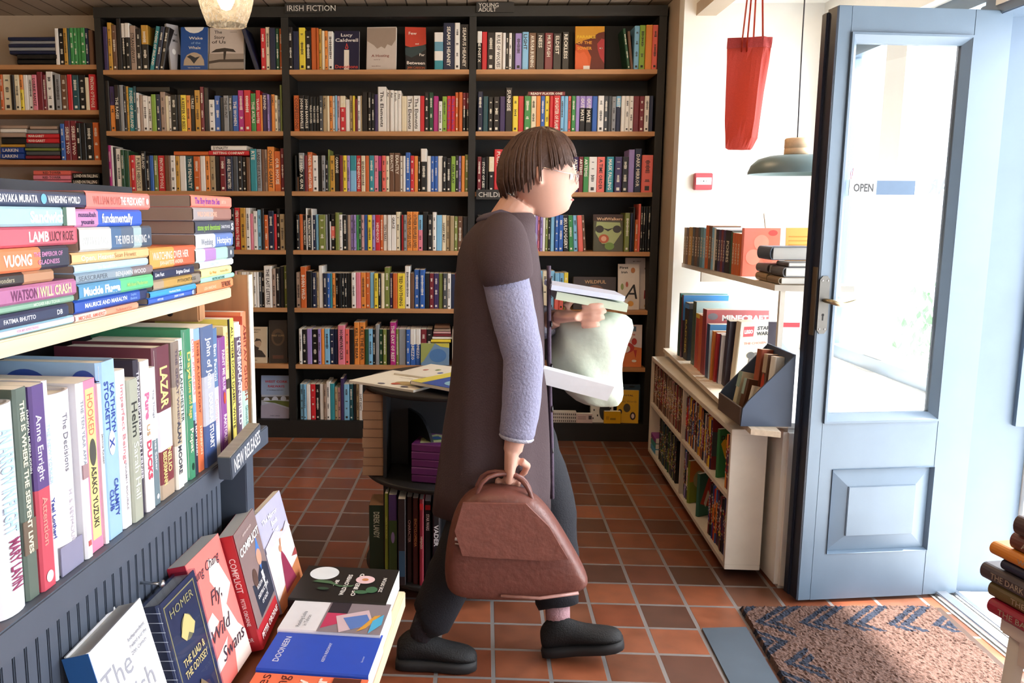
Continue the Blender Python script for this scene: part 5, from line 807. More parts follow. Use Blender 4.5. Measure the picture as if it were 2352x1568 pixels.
# ------------------------------------------------------------------ revolving display in the middle of the floor
SC = Vector((-.05, 2.95, 0)); SR = .30; BLK = mat('1d1e22', .45, 'painted')
sn = empty('revolving_display', SC, 'round black three-tier revolving book display on the tiled floor', 'display stand')
def disc(z, r=SR): return MB().lathe([(0, z - .016), (r - .003, z - .016), (r, z - .013), (r, z - .003), (r - .003, z), (0, z)], BLK, n=64)
disc(.72).make('top_disc', sn); disc(.41).make('middle_disc', sn); disc(.07).make('bottom_disc', sn)
MB().lathe([(0, 0), (.2, 0), (.2, .05), (.19, .053), (0, .053)], BLK, n=40).make('base', sn)
pz = MB()
for z0, z1 in ((.411, .698), (.071, .393)):
    pz.box((-.222, -.17, z0), (-.210, .1, z1), BLK); pz.box((-.21, .0, z0), (.21, .012, z1), BLK)
pz.make('divider', sn)
be = MB(); pts = [(0, 0), (.2, 0), (.2, .04)] 
prof = [(-.245, 0), (-.005, 0), (-.005, .205), (-.08, .205)] + [(-.08 - .165 * math.sin(a / 8 * math.pi / 2), .205 - .165 * (1 - math.cos(a / 8 * math.pi / 2)) * .95) for a in range(1, 9)]
be.prism([(p[0], p[1]) for p in prof], 0, .010, BLK, Tr(-.15, 0, .411) @ Mx((-.42, .907, 0), (0, 0, 1), (.907, .42, 0))).make('bookend', sn, fix=True)
PB2 = mat('a88468', .9, 'paper'); zt = .412
for k in range(9):
    t = (.034, .03, .033, .036, .03, .031, .03, .032, .027)[k]
    T = Tr(-.345 + (k % 3) * .002 , 2.935, zt + t / 2) @ Mx((0, 0, 1), (0, -1, 0), (1, 0, 0))
    o = book('brown-paged paperback in the tall pile on the revolving display, %s from the bottom' % NTH[k], Tr(-.345 + (k % 3) * .002, 2.93, zt + t / 2) @ Mx((0, 0, 1), (0, -1, 0), (1, 0, 0)), t, .07, .13, '7a5a48', pages=PB2, group='pile of paperbacks on the revolving display'); zt += t + .0004
zt = .412
for k in range(5):
    t = .026; T = Tr(-.155 + .004 * (k % 2), 2.80, zt + t / 2) @ Rz(-17) @ Mx((0, 0, 1), (0, 1, 0), (-1, 0, 0)) 
    T = Tr(-.05, 2.71, zt + t / 2) @ Rz(-12 + k % 2) @ Tr(0, 0, 0) @ Mx((0, 0, 1), (0, 1, 0), (-1, 0, 0))
    book('purple paperback with a leafy picture, topmost of its pile on the revolving display' if k == 4 else 'purple paperback, %s from the bottom of the pile on the display' % NTH[k], T, t, .125, .15, '6a2c6a',
         front=[('p', [(.1, .8), (.5, .9), (.95, .6), (.8, .1), (.3, .2)], 'b9bc8c'), ('p', [(.3, .7), (.6, .75), (.8, .5), (.5, .3)], '4f7a3c'), ('e', .6, .5, .12, .14, '3c5a9c')] if k == 4 else (), group='purple paperbacks on the revolving display'); zt += t + .0005
SB_ = [(884, 892, 1118, '8a9a3c', 'dark green and yellow book CREATE THE WORLD standing on the lowest tier', [('t', .4, .5, .5, .5, 'CREATE THE WORLD', 'd8e070', .02)], .2), (893, 912, 1130, '4f3a7c', 'purple and green picture book on the lowest tier', [('r', .3, 0, 1, 1, '3f5a34'), ('e', .5, .5, .006, .02, '9a8ac8')], .2), (914, 932, 1140, '2a2024', 'dark book beside the purple picture book on the lowest tier', [('r', .6, .1, .9, .9, '33506a')], .17),
       (934, 947, 1138, '32191c', 'dark red book lettered CHARACTER on the lowest tier', [('t', .4, .5, .5, .5, 'CHARACTER', 'c9a0a0', .02)], .18), (948, 961, 1134, '4a1c1c', 'dark red book with gold lettering on the lowest tier', [('t', .4, .5, .5, .5, 'ENCYCLOPEDIA', 'c88a5a', .02)], .18),
       (963, 973, 1130, '8c2434', 'red book lettered NINJAGO on the lowest tier', [('r', .05, .1, .12, .9, 'c8232c'), ('t', .5, .5, .5, .5, 'NINJAGO', 'e0c0b0', .02)], .2), (975, 990, 1150, '17161c', 'black book lettered STAR WARS on the lowest tier', [('r', .05, .1, .11, .9, 'c8232c'), ('t', .26, .5, .2, .5, 'STAR WARS', 'e6e6ea', .03)], .19), (994, 1010, 1155, '201d22', 'black book with large white letters on the lowest tier', [('t', .4, .5, .4, .7, 'VADER', 'e6e6ea', .03)], .19)]
for k, (x0, x1, yt, col, lab, spn, dd) in enumerate(SB_):
    yb = 2.705 - .012 * (k % 3) + .03 * (k < 2); a = at(x0, 1250, Y=yb); b_ = at(x1, 1250, Y=yb); h = at(x0, yt, Y=yb).z - .0705
    book(lab, Tr((a.x + b_.x) / 2, yb, .0706), b_.x - a.x - .001, min(h, .3), dd, col, spine=spn, group='books on the lowest tier of the display')
a = at(848, 1250, Y=2.80); b_ = at(883, 1250, Y=2.80)
book('brown-topped paperback lettered DEREK, alone at the outer edge of the lowest tier', Tr((a.x + b_.x) / 2, 2.80, .0706), b_.x - a.x, .235, .12, '20382a', spine=[('t', .3, .5, .4, .4, 'DEREK LANDY', 'c9d0c0', .02)], pages=PB2, group='books on the lowest tier of the display')
def flat4(label, p0, p1, p2, z, t, col, art):    # p0 near-left corner, p1 near-right, p2 far-left on the picture, lying at height z
    a, b_, c_ = (at(*p, Z=z + t) for p in (p0, p1, p2)); ex = (b_ - a); L1 = ex.length; ex.normalize(); L2 = (c_ - a).length; ey = Vector((-ex.y, ex.x, 0))
    T = Matrix((Vector((0, 0, 1)), ex, -Vector((0, 0, 1)).cross(ex) * -1)).transposed().to_4x4()
    T = Mx((0, 0, 1), tuple(ex), tuple(ey)); T.translation = a + Vector((0, 0, -t / 2)) ; T = T @ Tr(0, 0, 0)
    return book(label, T, t, L2, L1, col, front=art, group='picture books on top of the display', hard=False)
flat4('cream picture book Beatrix Potter with small painted animals on the display top', (800, 873), (950, 896), (905, 850), .721, .008, 'e2dccb', [('t', .5, .74, .5, .014, 'BEATRIX', 'a8a08c'), ('t', .5, .6, .5, .014, 'POTTER', 'a8a08c'), ('e', .7, .3, .16, .12, 'a08a5c'), ('e', .6, .2, .06, .06, 'b0503c'), ('e', .82, .3, .06, .07, '7a8a4c'), ('e', .45, .1, .05, .04, '6a6a7a'), ('e', .8, .1, .05, .04, '6a6a7a')])
flat4('cream patterned picture book half under the blue one on the display top', (905, 856), (1010, 870), (950, 832), .721, .014, 'd8d2c4', [('e', .3, .5, .05, .06, 'b06a5a'), ('e', .5, .6, .05, .06, '7a8a5a'), ('e', .7, .4, .05, .06, '5a6a9a')])
flat4('blue and yellow book PRISONERS OF GEOGRAPHY on the display top', (942, 874), (1055, 895), (985, 840), .7365, .012, '2c4a94', [('r', 0, 0, .24, 1, 'c9bc4c'), ('t', .6, .6, .5, .014, 'WORLD', 'e0e4ee', 0, .02), ('e', .7, .25, .22, .16, '7fa8b8')])
# ------------------------------------------------------------------ low white bookcase along the window wall
la = math.radians(-2.1); LF = Tr(.947, 2.957, 0) @ Matrix.Rotation(la, 4, 'Z')
lux = (LF.to_3x3() @ Vector((1, 0, 0))); luy = (LF.to_3x3() @ Vector((0, 1, 0)))
def aL(x, y, off=0.0):
    d = ray(x, y); P = Vector((.947, 2.957, 0)) + off * lux; C = Vector((0, 0, CH)); t = (P - C).dot(lux) / d.dot(lux); W_ = C + t * d - Vector((.947, 2.957, 0)); return W_.dot(luy), W_.z
CRM = mat('d8cfc2', .5, 'painted')
LLn = 1.545; ZB, ZT = .035, .555; um = aL(1569, 893)[0]; zm = (aL(1493, 925)[1] + aL(1668, 1140)[1]) / 2
wc = empty('low_bookcase', None, 'low cream two-shelf bookcase full of comics under the window sill', 'bookcase', mtx=LF)
MB().bbox((0, -.02, ZT - .02), (.125, LLn, ZT), CRM, c=.0015).make('top_board', wc); MB().bbox((0, -.02, ZB), (.125, LLn, ZB + .02), CRM, c=.0015).make('bottom_board', wc)
MB().bbox((0, -.02, ZB + .02), (.125, -.001, ZT - .02), CRM, c=.001).make('end_panel', wc); MB().bbox((0, LLn - .02, ZB + .02), (.125, LLn, ZT - .02), CRM, c=.001).make('end_panel', wc)
MB().bbox((.001, -.001, zm - .009), (.12, LLn - .02, zm + .009), CRM, c=.001).make('shelf', wc); MB().bbox((.0015, um - .008, ZB + .02), (.12, um + .008, ZT - .02), CRM, c=.001).make('divider', wc)
MB().box((.115, -.001, ZB + .02), (.124, LLn - .02, ZT - .02), CRM).make('back_panel', wc)
for y in (.1, 1.4): MB().box((.02, y, 0), (.11, y + .05, ZB), mat('6a4a3a', .7)).make('foot', wc)
LR = Rz(-90)
COM = 'r k R V o y E K m n r K w t R k p V o K b E r n k Y m S K u'.split()
rg = random.Random(5)
for (ua, ub, za, zb, cols_) in ((um + .01, LLn - .022, zm + .009, ZT - .02, 'm R K a m d R m a K'), (.3, um - .01, zm + .009, ZT - .02, 'R V o y Y r E v m R w b n K o R'), (.0, .09, zm + .009, ZT - .02, 'k K k V R o k y'), (um + .14, LLn - .2, ZB + .02, zm - .009, 'k n K T k n E f G'), (um - .1, um - .012, ZB + .02, zm - .009, 'm E n v w b'), (.0, .3, ZB + .02, zm - .009, 'O o r b u V n k K R k E k V R b')):
    y = ua; cols_ = cols_.split(); i = 0
    while y < ub - .009:
        w_ = rg.choice((.006, .009, .012, .016)); w_ = min(w_, ub - y - .0005); h = (zb - za) * rg.uniform(.84, .97); ch = cols_[i % len(cols_)]
        T = LF @ Tr(.012 + rg.random() * .006, y + w_ / 2, za + .0004) @ LR; c2 = rg.choice(cols_)
        book_mesh(rest, w_ - .0006, h, .095, [(rg.uniform(.2, .4), ch), (rg.uniform(.6, .85), c2), (1, ch)], T)
        z = h * .8
        while z > h * .2:
            if rg.random() < .7: rest.box((-w_ * .26, -.0005, z - h * .035), (w_ * .26, 0, z), cm(rg.choice('wycwkr')), T)
            z -= h * .055
        y += w_; i += 1
def lowbook(lab, u, z, wd, h, col, art, yaw=0, tilt=0, dx=.012): return book(lab, LF @ Tr(dx, u, z) @ Rz(yaw) @ Ry(0) @ LR @ Rx(-tilt), wd, h, .1, col, front=art, group='books in the low bookcase')
lowbook('green and yellow book DRAW THIS standing cover out in the low bookcase', .2, zm + .0095, .014, .19, '2f7a44', [('p', [(.1, .7), (.3, .85), (.6, .8), (.95, .7), (.8, .3), (.5, .25), (.3, .4)], 'e8b82c'), ('t', .5, .82, .8, .024, 'DRAW', '1c1a1a', 0, .03), ('t', .6, .68, .5, .024, 'THIS', '1c1a1a', 0, .03), ('p', [(.5, .3), (.9, .35), (.9, .1), (.6, .15)], '2f5aa8'), ('e', .6, .3, .05, .04, 'e6e0dc')], yaw=22)
lowbook('green and orange comic leaning on the lower shelf of the low bookcase', um - .13, ZB + .0205, .016, .19, '7a8a2c', [('r', 0, .5, 1, 1, 'c8762f'), ('e', .5, .55, .3, .2, 'a8a070'), ('e', .6, .6, .12, .1, '2a2420')], yaw=25)
lowbook('red and white comic tilted beside the green comic on the lower shelf', um - .30, ZB + .0205, .016, .185, '2f6a5a', [('p', [(.1, .3), (.5, .9), (.9, .8), (.6, .2)], 'b8402c'), ('p', [(.3, .3), (.5, .6), (.6, .5), (.4, .2)], 'e0d8c8'), ('e', .7, .5, .1, .1, 'd8b02c')], yaw=30)
for k, (z, col, lab) in enumerate(((ZB + .021, '3f9fd0', 'bright blue book lying flat at the far end of the low bookcase'), (ZB + .052, '2a8a86', 'teal book lying flat at the far end of the low bookcase'), (ZB + .083, '8a3a8c', 'purple book lying flat, topmost at the far end of the low bookcase'))):
    book(lab, LF @ Tr(.008, LLn - .16, z + .0145) @ Mx((0, 0, 1), (1, 0, 0), (0, 1, 0)), .028, .13, .1, col, group='books in the low bookcase')
# ------------------------------------------------------------------ window sill, its books, the magazine box
SILLZ = .60
sl = MB().prism([(.953, 2.765), (1.038, 2.728), (1.052, 2.86), (1.112, 2.86), (1.112, 4.5), (1.062, 4.5)], .581, SILLZ, mat('dccdb8', .5, 'wood', stretch=(12, 1, 12)))
sl.box((1.112, 2.97, .581), (1.835, 4.5, SILLZ - .001), WHITE).box((1.112, 2.86, .581), (1.3, 2.97, SILLZ - .001), WHITE); struct(sl.make('window_sill', fix=True))
SBL = [(1480, 786), (1537, 813), (1569, 831), (1607, 869), (1641, 885), (1675, 897), (1700, 912)]
def sill_pt(x):
    for (xa, ya), (xb, yb) in zip(SBL, SBL[1:]):
        if x <= xb or (xb, yb) == SBL[-1]: return at(x, ya + (yb - ya) * (x - xa) / (xb - xa), Z=SILLZ)
def on_sill(lab, x0, x1, yt, dd, col, art=(), lean=0, yaw=0, spine=(), h=None, yb=None):
    p, q = (sill_pt(x0), sill_pt(x1)) if yb is None else (at(x0, yb, Z=SILLZ), at(x1, yb + (x1 - x0) * .5, Z=SILLZ)); wd = max(.006, (p - q).length * .8); zt = at(x0, yt, Y=q.y).z if h is None else SILLZ + h
    T = Tr((p.x + q.x) / 2 + .03, (p.y + q.y) / 2, SILLZ + .0008 + abs(math.sin(math.radians(lean))) * wd / 2) @ Rz(-90 + yaw) @ Ry(lean)
    return book(lab, T, wd, zt - SILLZ, dd, col, front=art, spine=spine, group='children\'s annuals on the window sill')
on_sill('tall dark green annual at the far end of the window sill', 1540, 1545, 674, .23, '1f4a3c', [('r', 0, .94, 1, 1, '4f9a9c')])
on_sill('tall annual with a bright blue cover on the window sill', 1546, 1551, 678, .22, '3a2c34', [('r', 0, .6, 1, 1, '3f86c8')], spine=[('r', 0, 0, 1, 1, '5a1c3c')])
on_sill('black annual with a blue label on the window sill', 1552, 1565, 697, .2, '1c1c22', [('r', 0, .9, 1, 1, '4a4a50')], spine=[('r', .02, .0, .1, 1, '3f8ad0'), ('t', .6, .5, .6, .4, 'BADGER', 'c8b84c', .02)])
on_sill('wide annual with a pale turquoise cover on the window sill', 1572, 1578, 694, .3, 'bcd8d8', [('r', 0, 0, 1, 1, 'b4d4d8')], spine=[('r', 0, 0, 1, 1, '3a4c3c')])
on_sill('yellow and red book on the window sill next to the turquoise one', 1579, 1585, 722, .2, 'b8402f', spine=[('r', .0, 0, .08, 1, 'd8c04c')])
on_sill('slim orange book on the window sill before the MINECRAFT annual', 1586, 1592, 726, .2, 'c8603a')
on_sill('red MINECRAFT annual with white block lettering on the window sill', 1593, 1600, 712, .27, 'b04a50', [('r', 0, 0, 1, 1, 'c06a6c'), ('t', .62, .88, .74, .034, 'MINECRAFT', 'f0eeee', 0, .05), ('t', .3, .74, .3, .02, 'FOR', 'e8e0e0', 0, .03), ('e', .1, .9, .08, .05, '8a8a94')], spine=[('r', 0, 0, 1, 1, '8c3038')])
on_sill('dark blue spined book with a light blue cover on the window sill', 1602, 1609, 746, .2, '28406a', [('r', .0, .9, .8, 1, '5aa0e0'), ('r', 0, .0, 1, .9, 'b9cfe0')])
on_sill('orange spined book leaning on the window sill', 1611, 1616, 760, .2, 'c87c3a', lean=3)
on_sill('red spined book leaning beside the orange one on the window sill', 1618, 1625, 765, .2, 'a82c30', lean=4)
on_sill('white edged dark book leaning on the window sill', 1627, 1633, 768, .2, '3a2c4a', lean=6, art=[('r', 0, 0, .1, 1, 'e6e2e6')])
on_sill('dark patterned book leaning just behind the STAR WARS book', 1636, 1648, 735, .2, '2c2230', lean=7, art=[('e', .3, .3, .2, .2, '6a4a4c')])
on_sill('cream book with LEGO logo and STAR WARS lettering on the window sill', 1656, 1668, 738, .16, 'c9bca6', [('r', 0, .82, 1, 1, 'b9b0a8'), ('r', .1, .78, .42, .93, 'c8232c'), ('t', .26, .855, .26, .02, 'LEGO', 'f4f0ea', 0, .05), ('t', .72, .9, .4, .02, 'STAR', '1c1a1c', 0, .04), ('t', .72, .82, .42, .02, 'WARS', '1c1a1c', 0, .04), ('t', .5, .68, .7, .013, 'THE CHOSEN', 'd0685a', 0, .02), ('p', [(.3, .5), (.4, .55), (.75, .3), (.7, .26)], '8a7a68'), ('e', .55, .4, .2, .14, '4c4038'), ('e', .4, .5, .12, .05, '2c2622'), ('e', .6, .2, .2, .08, '7a6860'), ('r', 0, 0, 1, .07, 'b8202c')], lean=5, yaw=22)
on_sill('red spined book standing just in front of the STAR WARS book', 1693, 1702, 742, .15, 'b4242e', yb=868, lean=-5, spine=[('t', .5, .5, .7, .4, 'DAY AND DEATH', 'e8d8d0')])
on_sill('football annual lettered GOAL with a player in a pale blue striped shirt', 1712, 1722, 742, .17, '14241c', [('r', 0, .0, 1, 1, 'd4dae2'), ('r', 0, .92, 1, 1, 'b4343c'), ('r', 0, .84, .6, .91, 'e0a03c'), ('e', .46, .76, .07, .05, 'b98a6c'), ('e', .46, .8, .075, .03, '3a2a20'), ('p', [(.2, .56), (.36, .7), (.56, .7), (.74, .56), (.7, .4), (.26, .4)], '8fb8e0'), ('r', .4, .42, .45, .68, 'f0f0f4'), ('r', .5, .42, .55, .68, 'f0f0f4'), ('t', .5, .42, .84, .045, 'GOAL', 'd8a83c', 0, .04)], lean=-3, yb=876)
mbx = empty('magazine_box', (.93, 2.80, SILLZ + .0006), 'slate blue wooden magazine box with sloping sides on the near end of the sill', 'magazine box')
GB = mat('3c4a60', .5, 'painted'); BX, BY = .168, .26
side = [(0, 0), (BX, 0), (BX, .245), (.02, .085), (.004, .06)]
for y in (0, BY - .008): MB().prism(side, 0, .008, GB, Tr(0, y + .008, 0) @ Rx(90)).make('side_panel', mbx, fix=True)
MB().bbox((-.002, .008, 0), (.006, BY - .008, .062), mat('5a4a42', .5, 'painted'), c=.001).make('front_panel', mbx); MB().bbox((BX - .008, .008, 0), (BX, BY - .008, .245), GB, c=.001).make('back_panel', mbx); MB().box((.006, .008, 0), (BX - .008, BY - .008, .006), GB).make('bottom', mbx)
def inbox(lab, x, y, wd, h, dd, col, yaw, tilt, art=(), spine=()):
    return book(lab, Tr(.93 + x, 2.80 + y, SILLZ + .012) @ Rz(yaw) @ Rx(-tilt), wd, h, dd, col, front=art, spine=spine, group='books in the magazine box', pages=mat('b8a088', .9, 'paper'))
inbox('cream spined notebook in the magazine box, farthest forward', .034, .205, .018, .14, .07, 'c9c0a0', -70, 12, spine=[('r', 0, 0, .4, 1, '8fa89c')])
inbox('brown and pale green book in the magazine box', .04, .15, .022, .125, .07, '5a3a28', -70, 12, spine=[('r', 0, 0, .45, .6, '9ab0a4')])
inbox('white spined small book in the magazine box', .045, .10, .014, .11, .07, 'd0cabb', -70, 14)
inbox('beige book nearest the side of the magazine box', .05, .06, .016, .11, .07, 'b8a48c', -70, 14)
inbox('tall rust brown book standing at the back of the magazine box', .09, .17, .026, .225, .05, '9a4f38', -70, 5)
inbox('tall patterned red and cream book in the magazine box', .098, .12, .024, .215, .05, '6a4a3a', -70, 5, spine=[('e', .5, .5, .008, .04, 'b8402c'), ('r', .0, .1, .3, .9, 'b9a48c')])
inbox('tall white book at the near back corner of the magazine box', .105, .07, .028, .215, .045, 'e6e2da', -70, 5)
# ------------------------------------------------------------------ shelf in the bay with books
sh = empty('bay_shelf', (1.116, 3.08, 0), 'narrow white shelf of books across the bright window bay', 'shelf')
MB().prism([(0, 0), (.10, -.03), (.27, -.03), (.27, 1.43), (.026, 1.43)], 1.032, 1.054, CRM).make('shelf_board', sh, fix=True)
MB().box((.025, .01, SILLZ), (.043, .028, 1.032), CRM).make('support_post', sh); MB().box((.04, 1.1, .98), (.2, 1.115, 1.032), CRM).make('bracket', sh)
SHB = [(1567, 608), (1587, 610), (1617, 618), (1659, 628), (1700, 637)]
def sp2(x):
    for (xa, ya), (xb, yb) in zip(SHB, SHB[1:]):
        if x <= xb or (xb, yb) == SHB[-1]:
            p = at(x, ya + (yb - ya) * (x - xa) / (xb - xa), X=1.128); return p
ent = "1568 M 522;1573 m 522;1579 Y 521;1587 E 521;1593 m 522;1600 E 522;1605 h 522;1612 s 524;1617 O 517;1624 m 518;1631 s 522;1636 w 523;1640 K 526;1646 V 527;1652 R 527;1657 V 528;1662 K 528;1674 G 532;1678 O 534;1684 O 535;1690 O 536;1696 _".split(';')
nm_ = dict(zip(range(20), ['tan', 'brown', 'mustard', 'charcoal', 'second brown', 'second charcoal', 'slate blue', 'pale blue', 'tall rust orange', 'brown, beside the rust one', 'blue and white', 'thin white', 'near-black', 'purple', 'maroon', 'purple, beside the maroon one', 'black photographic', 'dark green', 'first of three orange', 'middle of three orange', ]))
for i, e in enumerate(ent[:-1]):
    x0, ch, yt = e.split(); x0 = float(x0); x1 = float(ent[i + 1].split()[0]); p, q = sp2(x0), sp2(x1); wd = max(.008, abs(p.y - q.y) - .001); ym = (p.y + q.y) / 2
    h = at(x0, float(yt), X=1.128).z - 1.0545
    k = {20: 'last of three orange'}.get(i) or nm_[i]
    book('%s spined book standing on the bay shelf' % k, Tr(1.128, ym, 1.0546) @ LR, wd, max(.12, h), .13, PAL[ch], group='books standing on the bay shelf', spine=[('t', .5, .5, .5, .5, 'POEMS', 'e6dcc8')] if wd > .03 else ())
ye = sp2(1696).y
book('coral patterned hardback facing out on the bay shelf', Tr(1.128, ye - .02, 1.0546) @ LR, .02, .196, .15, 'e07a6a', front=[('e', .8, .9, .12, .06, 'c84a4a'), ('e', .5, .7, .2, .16, 'e89484'), ('e', .3, .4, .2, .16, 'e89484'), ('e', .7, .4, .16, .14, 'd86a5c')], hard=True, group='books standing on the bay shelf')
fy = Mx((0, 0, 1), (1, 0, 0), (0, 1, 0))         # flat, spine to the room (-x), head away from the camera
for x, y, z, t, L_, dd, col, lab in ((1.125, 3.13, 1.055, .027, .19, .16, '8a745a', 'tan cloth book at the bottom of the shelf pile nearest the door'), (1.135, 3.12, 1.0825, .036, .2, .16, '5c5a5c', 'grey cloth book, second in the shelf pile nearest the door'),
                           (1.15, 3.11, 1.119, .018, .19, .15, '55504e', 'thin dark grey book, third in the shelf pile nearest the door')):
    book(lab, Tr(x, y - .055, z + t / 2) @ fy, t - .0005, L_ * .62, dd, col, hard=True, group='old hardbacks piled on the bay shelf', rnd=t > .025)
for x, y, z, t, L_, dd, col, lab in ((1.125, 3.2, 1.055, .032, .12, .16, '947a58', 'tan cloth book at the bottom of the farther shelf pile'), (1.125, 3.2, 1.0875, .034, .12, .16, '6a6468', 'grey cloth book, second in the farther shelf pile'), (1.12, 3.16, 1.138, .05, .14, .17, '4c5666', 'fat dark blue-grey hardback, topmost on the shelf piles')):
    book(lab, Tr(x, y, z + t / 2) @ fy, t - .0005, L_, dd, col, hard=True, group='old hardbacks piled on the bay shelf', rnd=t > .025)
cdm = empty('greeting_card', None, 'white folded card leaning on the bay shelf books', 'card', mtx=Tr(1.27, 3.55, 1.0545) @ Rx(-6) @ Ry(-8))
MB().box((0, 0, 0), (.085, .002, .27), mat('d9d2c8', .7)).make('card', cdm); MB().box((0, .012, 0), (.085, .014, .26), mat('d9d2c8', .7)).make('card_back', cdm)
orc = MB().box((0, 0, 0), (.13, .004, .2), mat('f0b45c', .7)); [orc.box((.01, -.0005, .02 + i * .016), (.12, 0, .024 + i * .016), mat('d8923c', .7)) for i in range(10)]
oo = orc.make('orange_booklet', loc=(1.245, 3.34, 1.0545)); oo.rotation_euler = (-.06, 0, 0); tag(oo, 'orange ruled booklet standing on the bay shelf by the door', 'booklet')
# ------------------------------------------------------------------ hanging things
BT = mat('c24a42', .75, 'cloth')
nt_ = BT.node_tree; pb_ = nt_.nodes['Principled BSDF']; tb_ = nt_.nodes.new('ShaderNodeBsdfTranslucent'); tb_.inputs[0].default_value = hexc('f08a5a'); mb_ = nt_.nodes.new('ShaderNodeMixShader'); mb_.inputs[0].default_value = .35
nt_.links.new(pb_.outputs[0], mb_.inputs[1]); nt_.links.new(tb_.outputs[0], mb_.inputs[2]); nt_.links.new(mb_.outputs[0], nt_.nodes['Material Output'].inputs[0]); bag = empty('tote_bag', (.98, 3.1, 1.53), 'empty red cloth tote bag hanging by its straps in the window bay', 'bag')
def ring(z, lx, fx, fy_, rx, ry_, bx, by_, n=28):
    P = [Vector((lx, 0)), Vector((fx, fy_)), Vector((rx, ry_)), Vector((bx, by_))]; out = []
    for i in range(n):
        k = i * 4 / n; j = int(k); f_ = k - j; a, b_ = P[j], P[(j + 1) % 4]; p = a * (1 - f_) + b_ * f_
        out.append((p.x, p.y + .003 * math.sin(z * 60 + i), z))
    return out
zs = [(0, -.05, .012, -.012, .03, .004, .0, .012), (.006, -.06, .012, -.02, .036, .004, .0, .014), (.04, -.062, .014, -.045, .05, .0, .0, .03), (.10, -.068, .018, -.055, .056, .0, .0, .035), (.2, -.07, .024, -.052, .064, .0, .0, .03), (.3, -.0715, .034, -.042, .072, -.012, .0, .02), (.345, -.072, .04, -.034, .074, -.014, .0, .012), (.36, -.0722, .04, -.032, .075, -.014, .0, .01), (.38, -.0725, .041, -.03, .076, -.014, .0, .008)]
MB().loft([ring(*z) for z in zs[:-2]], BT, smooth=False).make('bag_body', bag)
MB().loft([[(x * 1.012, y * 1.03, z) for x, y, z in ring(*q_)] for q_ in zs[-3:]], mat('a83a38', .75, 'cloth'), smooth=False).make('hem', bag)
for i, (x0, y0, x1, y1) in enumerate(((-.028, -.022, .008, 0), (-.012, -.026, .012, -.004), (.02, .01, .016, 0), (.045, -.012, .018, -.004))):
    MB().tube([(x0, y0, .33), (x0, y0, .375), ((x0 + x1) / 2, (y0 + y1) / 2, .6), (x1, y1, .82)], [(.009, .0015)] * 4, BT, 8).make('strap', bag)
hk = MB().tube([(.99, 3.1, 2.362), (.99, 3.1, 2.34), (1.0, 3.1, 2.325), (1.0, 3.1, 2.335)], .003, METAL, 6); tag(hk.make('ceiling_hook'), 'metal hook in the bay ceiling holding the red tote bag', 'hook')
pl2 = empty('pendant_lamp', (1.283, 3.40, 1.46), 'slate green dome pendant with a wooden cap, half behind the open door', 'lamp')
GS = mat('5f7478', .4, 'painted')
MB().lathe([(.176, 0), (.176, .008), (.165, .035), (.14, .058), (.10, .07), (.03, .074), (.03, .07), (.098, .066), (.137, .054), (.161, .033), (.172, .008), (.172, 0), (.176, 0)], GS, n=48).make('shade', pl2)
MB().lathe([(0, .072), (.043, .072), (.046, .077), (.046, .096), (.044, .098), (.046, .1), (.046, .132), (.042, .137), (0, .137)], mat('d9b893', .5, 'wood'), n=32).make('wooden_cap', pl2)
MB().tube([(0, 0, .137), (-.006, 0, .5), (-.008, 0, .90)], .0025, mat('3a3a42', .6), 6).make('cord', pl2); MB().lathe([(0, .03), (.05, .04), (.06, .055), (.03, .068), (0, .068)], mat('fff0d8', .4, 'emit', e=14), n=24).make('bulb', pl2)
gp = empty('glass_pendant_lamp', (-.712, 2.6, 1.853), 'mottled amber glass bell pendant lamp glowing near the ceiling', 'lamp')
AG = bpy.data.materials.new('amber_glass'); AG.use_nodes = True; N = AG.node_tree.nodes; L = AG.node_tree.links
for x in list(N): N.remove(x)
ou = N.new('ShaderNodeOutputMaterial'); m1 = N.new('ShaderNodeMixShader'); t1 = N.new('ShaderNodeBsdfTransparent'); t1.inputs[0].default_value = (.96, .9, .8, 1); g1 = N.new('ShaderNodeBsdfPrincipled'); g1.inputs['Base Color'].default_value = hexc('cfc6b6'); g1.inputs['Roughness'].default_value = .12
tl = N.new('ShaderNodeBsdfTranslucent'); tl.inputs[0].default_value = (.8, .75, .66, 1); m2 = N.new('ShaderNodeMixShader'); m2.inputs[0].default_value = .6; L.new(g1.outputs[0], m2.inputs[1]); L.new(tl.outputs[0], m2.inputs[2])
nz = N.new('ShaderNodeTexNoise'); nz.inputs['Scale'].default_value = 90; tcx_ = N.new('ShaderNodeTexCoord'); L.new(tcx_.outputs['Object'], nz.inputs['Vector']); mrr = N.new('ShaderNodeMapRange'); mrr.inputs[1].default_value = .4; mrr.inputs[2].default_value = .7; mrr.inputs[3].default_value = .22; mrr.inputs[4].default_value = .42
L.new(nz.outputs['Fac'], mrr.inputs[0]); L.new(mrr.outputs[0], m1.inputs[0]); L.new(t1.outputs[0], m1.inputs[1]); L.new(m2.outputs[0], m1.inputs[2]); L.new(m1.outputs[0], ou.inputs[0])
MB().lathe([(.057, 0), (.064, .016), (.074, .045), (.082, .08), (.086, .12), (.084, .17), (.07, .22), (.045, .26), (.02, .285)], AG, n=48).make('glass_shade', gp)
MB().lathe([(.0555, -.001), (.0585, -.0015), (.0585, .0015), (.0555, .002)], AG, n=48).make('rim', gp)
MB().lathe([(0, .04), (.014, .045), (.024, .065), (.028, .09), (.022, .12), (.012, .14), (.012, .17), (0, .17)], mat('ffe6c4', .4, 'emit', e=20), n=24).make('bulb', gp)
MB().lathe([(0, .17), (.018, .17), (.02, .29), (.01, .31), (0, .31)], mat('7a5c34', .35, 'metal'), n=20).tube([(0, 0, .3), (0, 0, .586)], .003, mat('2a2420', .6), 6).make('cord', gp)
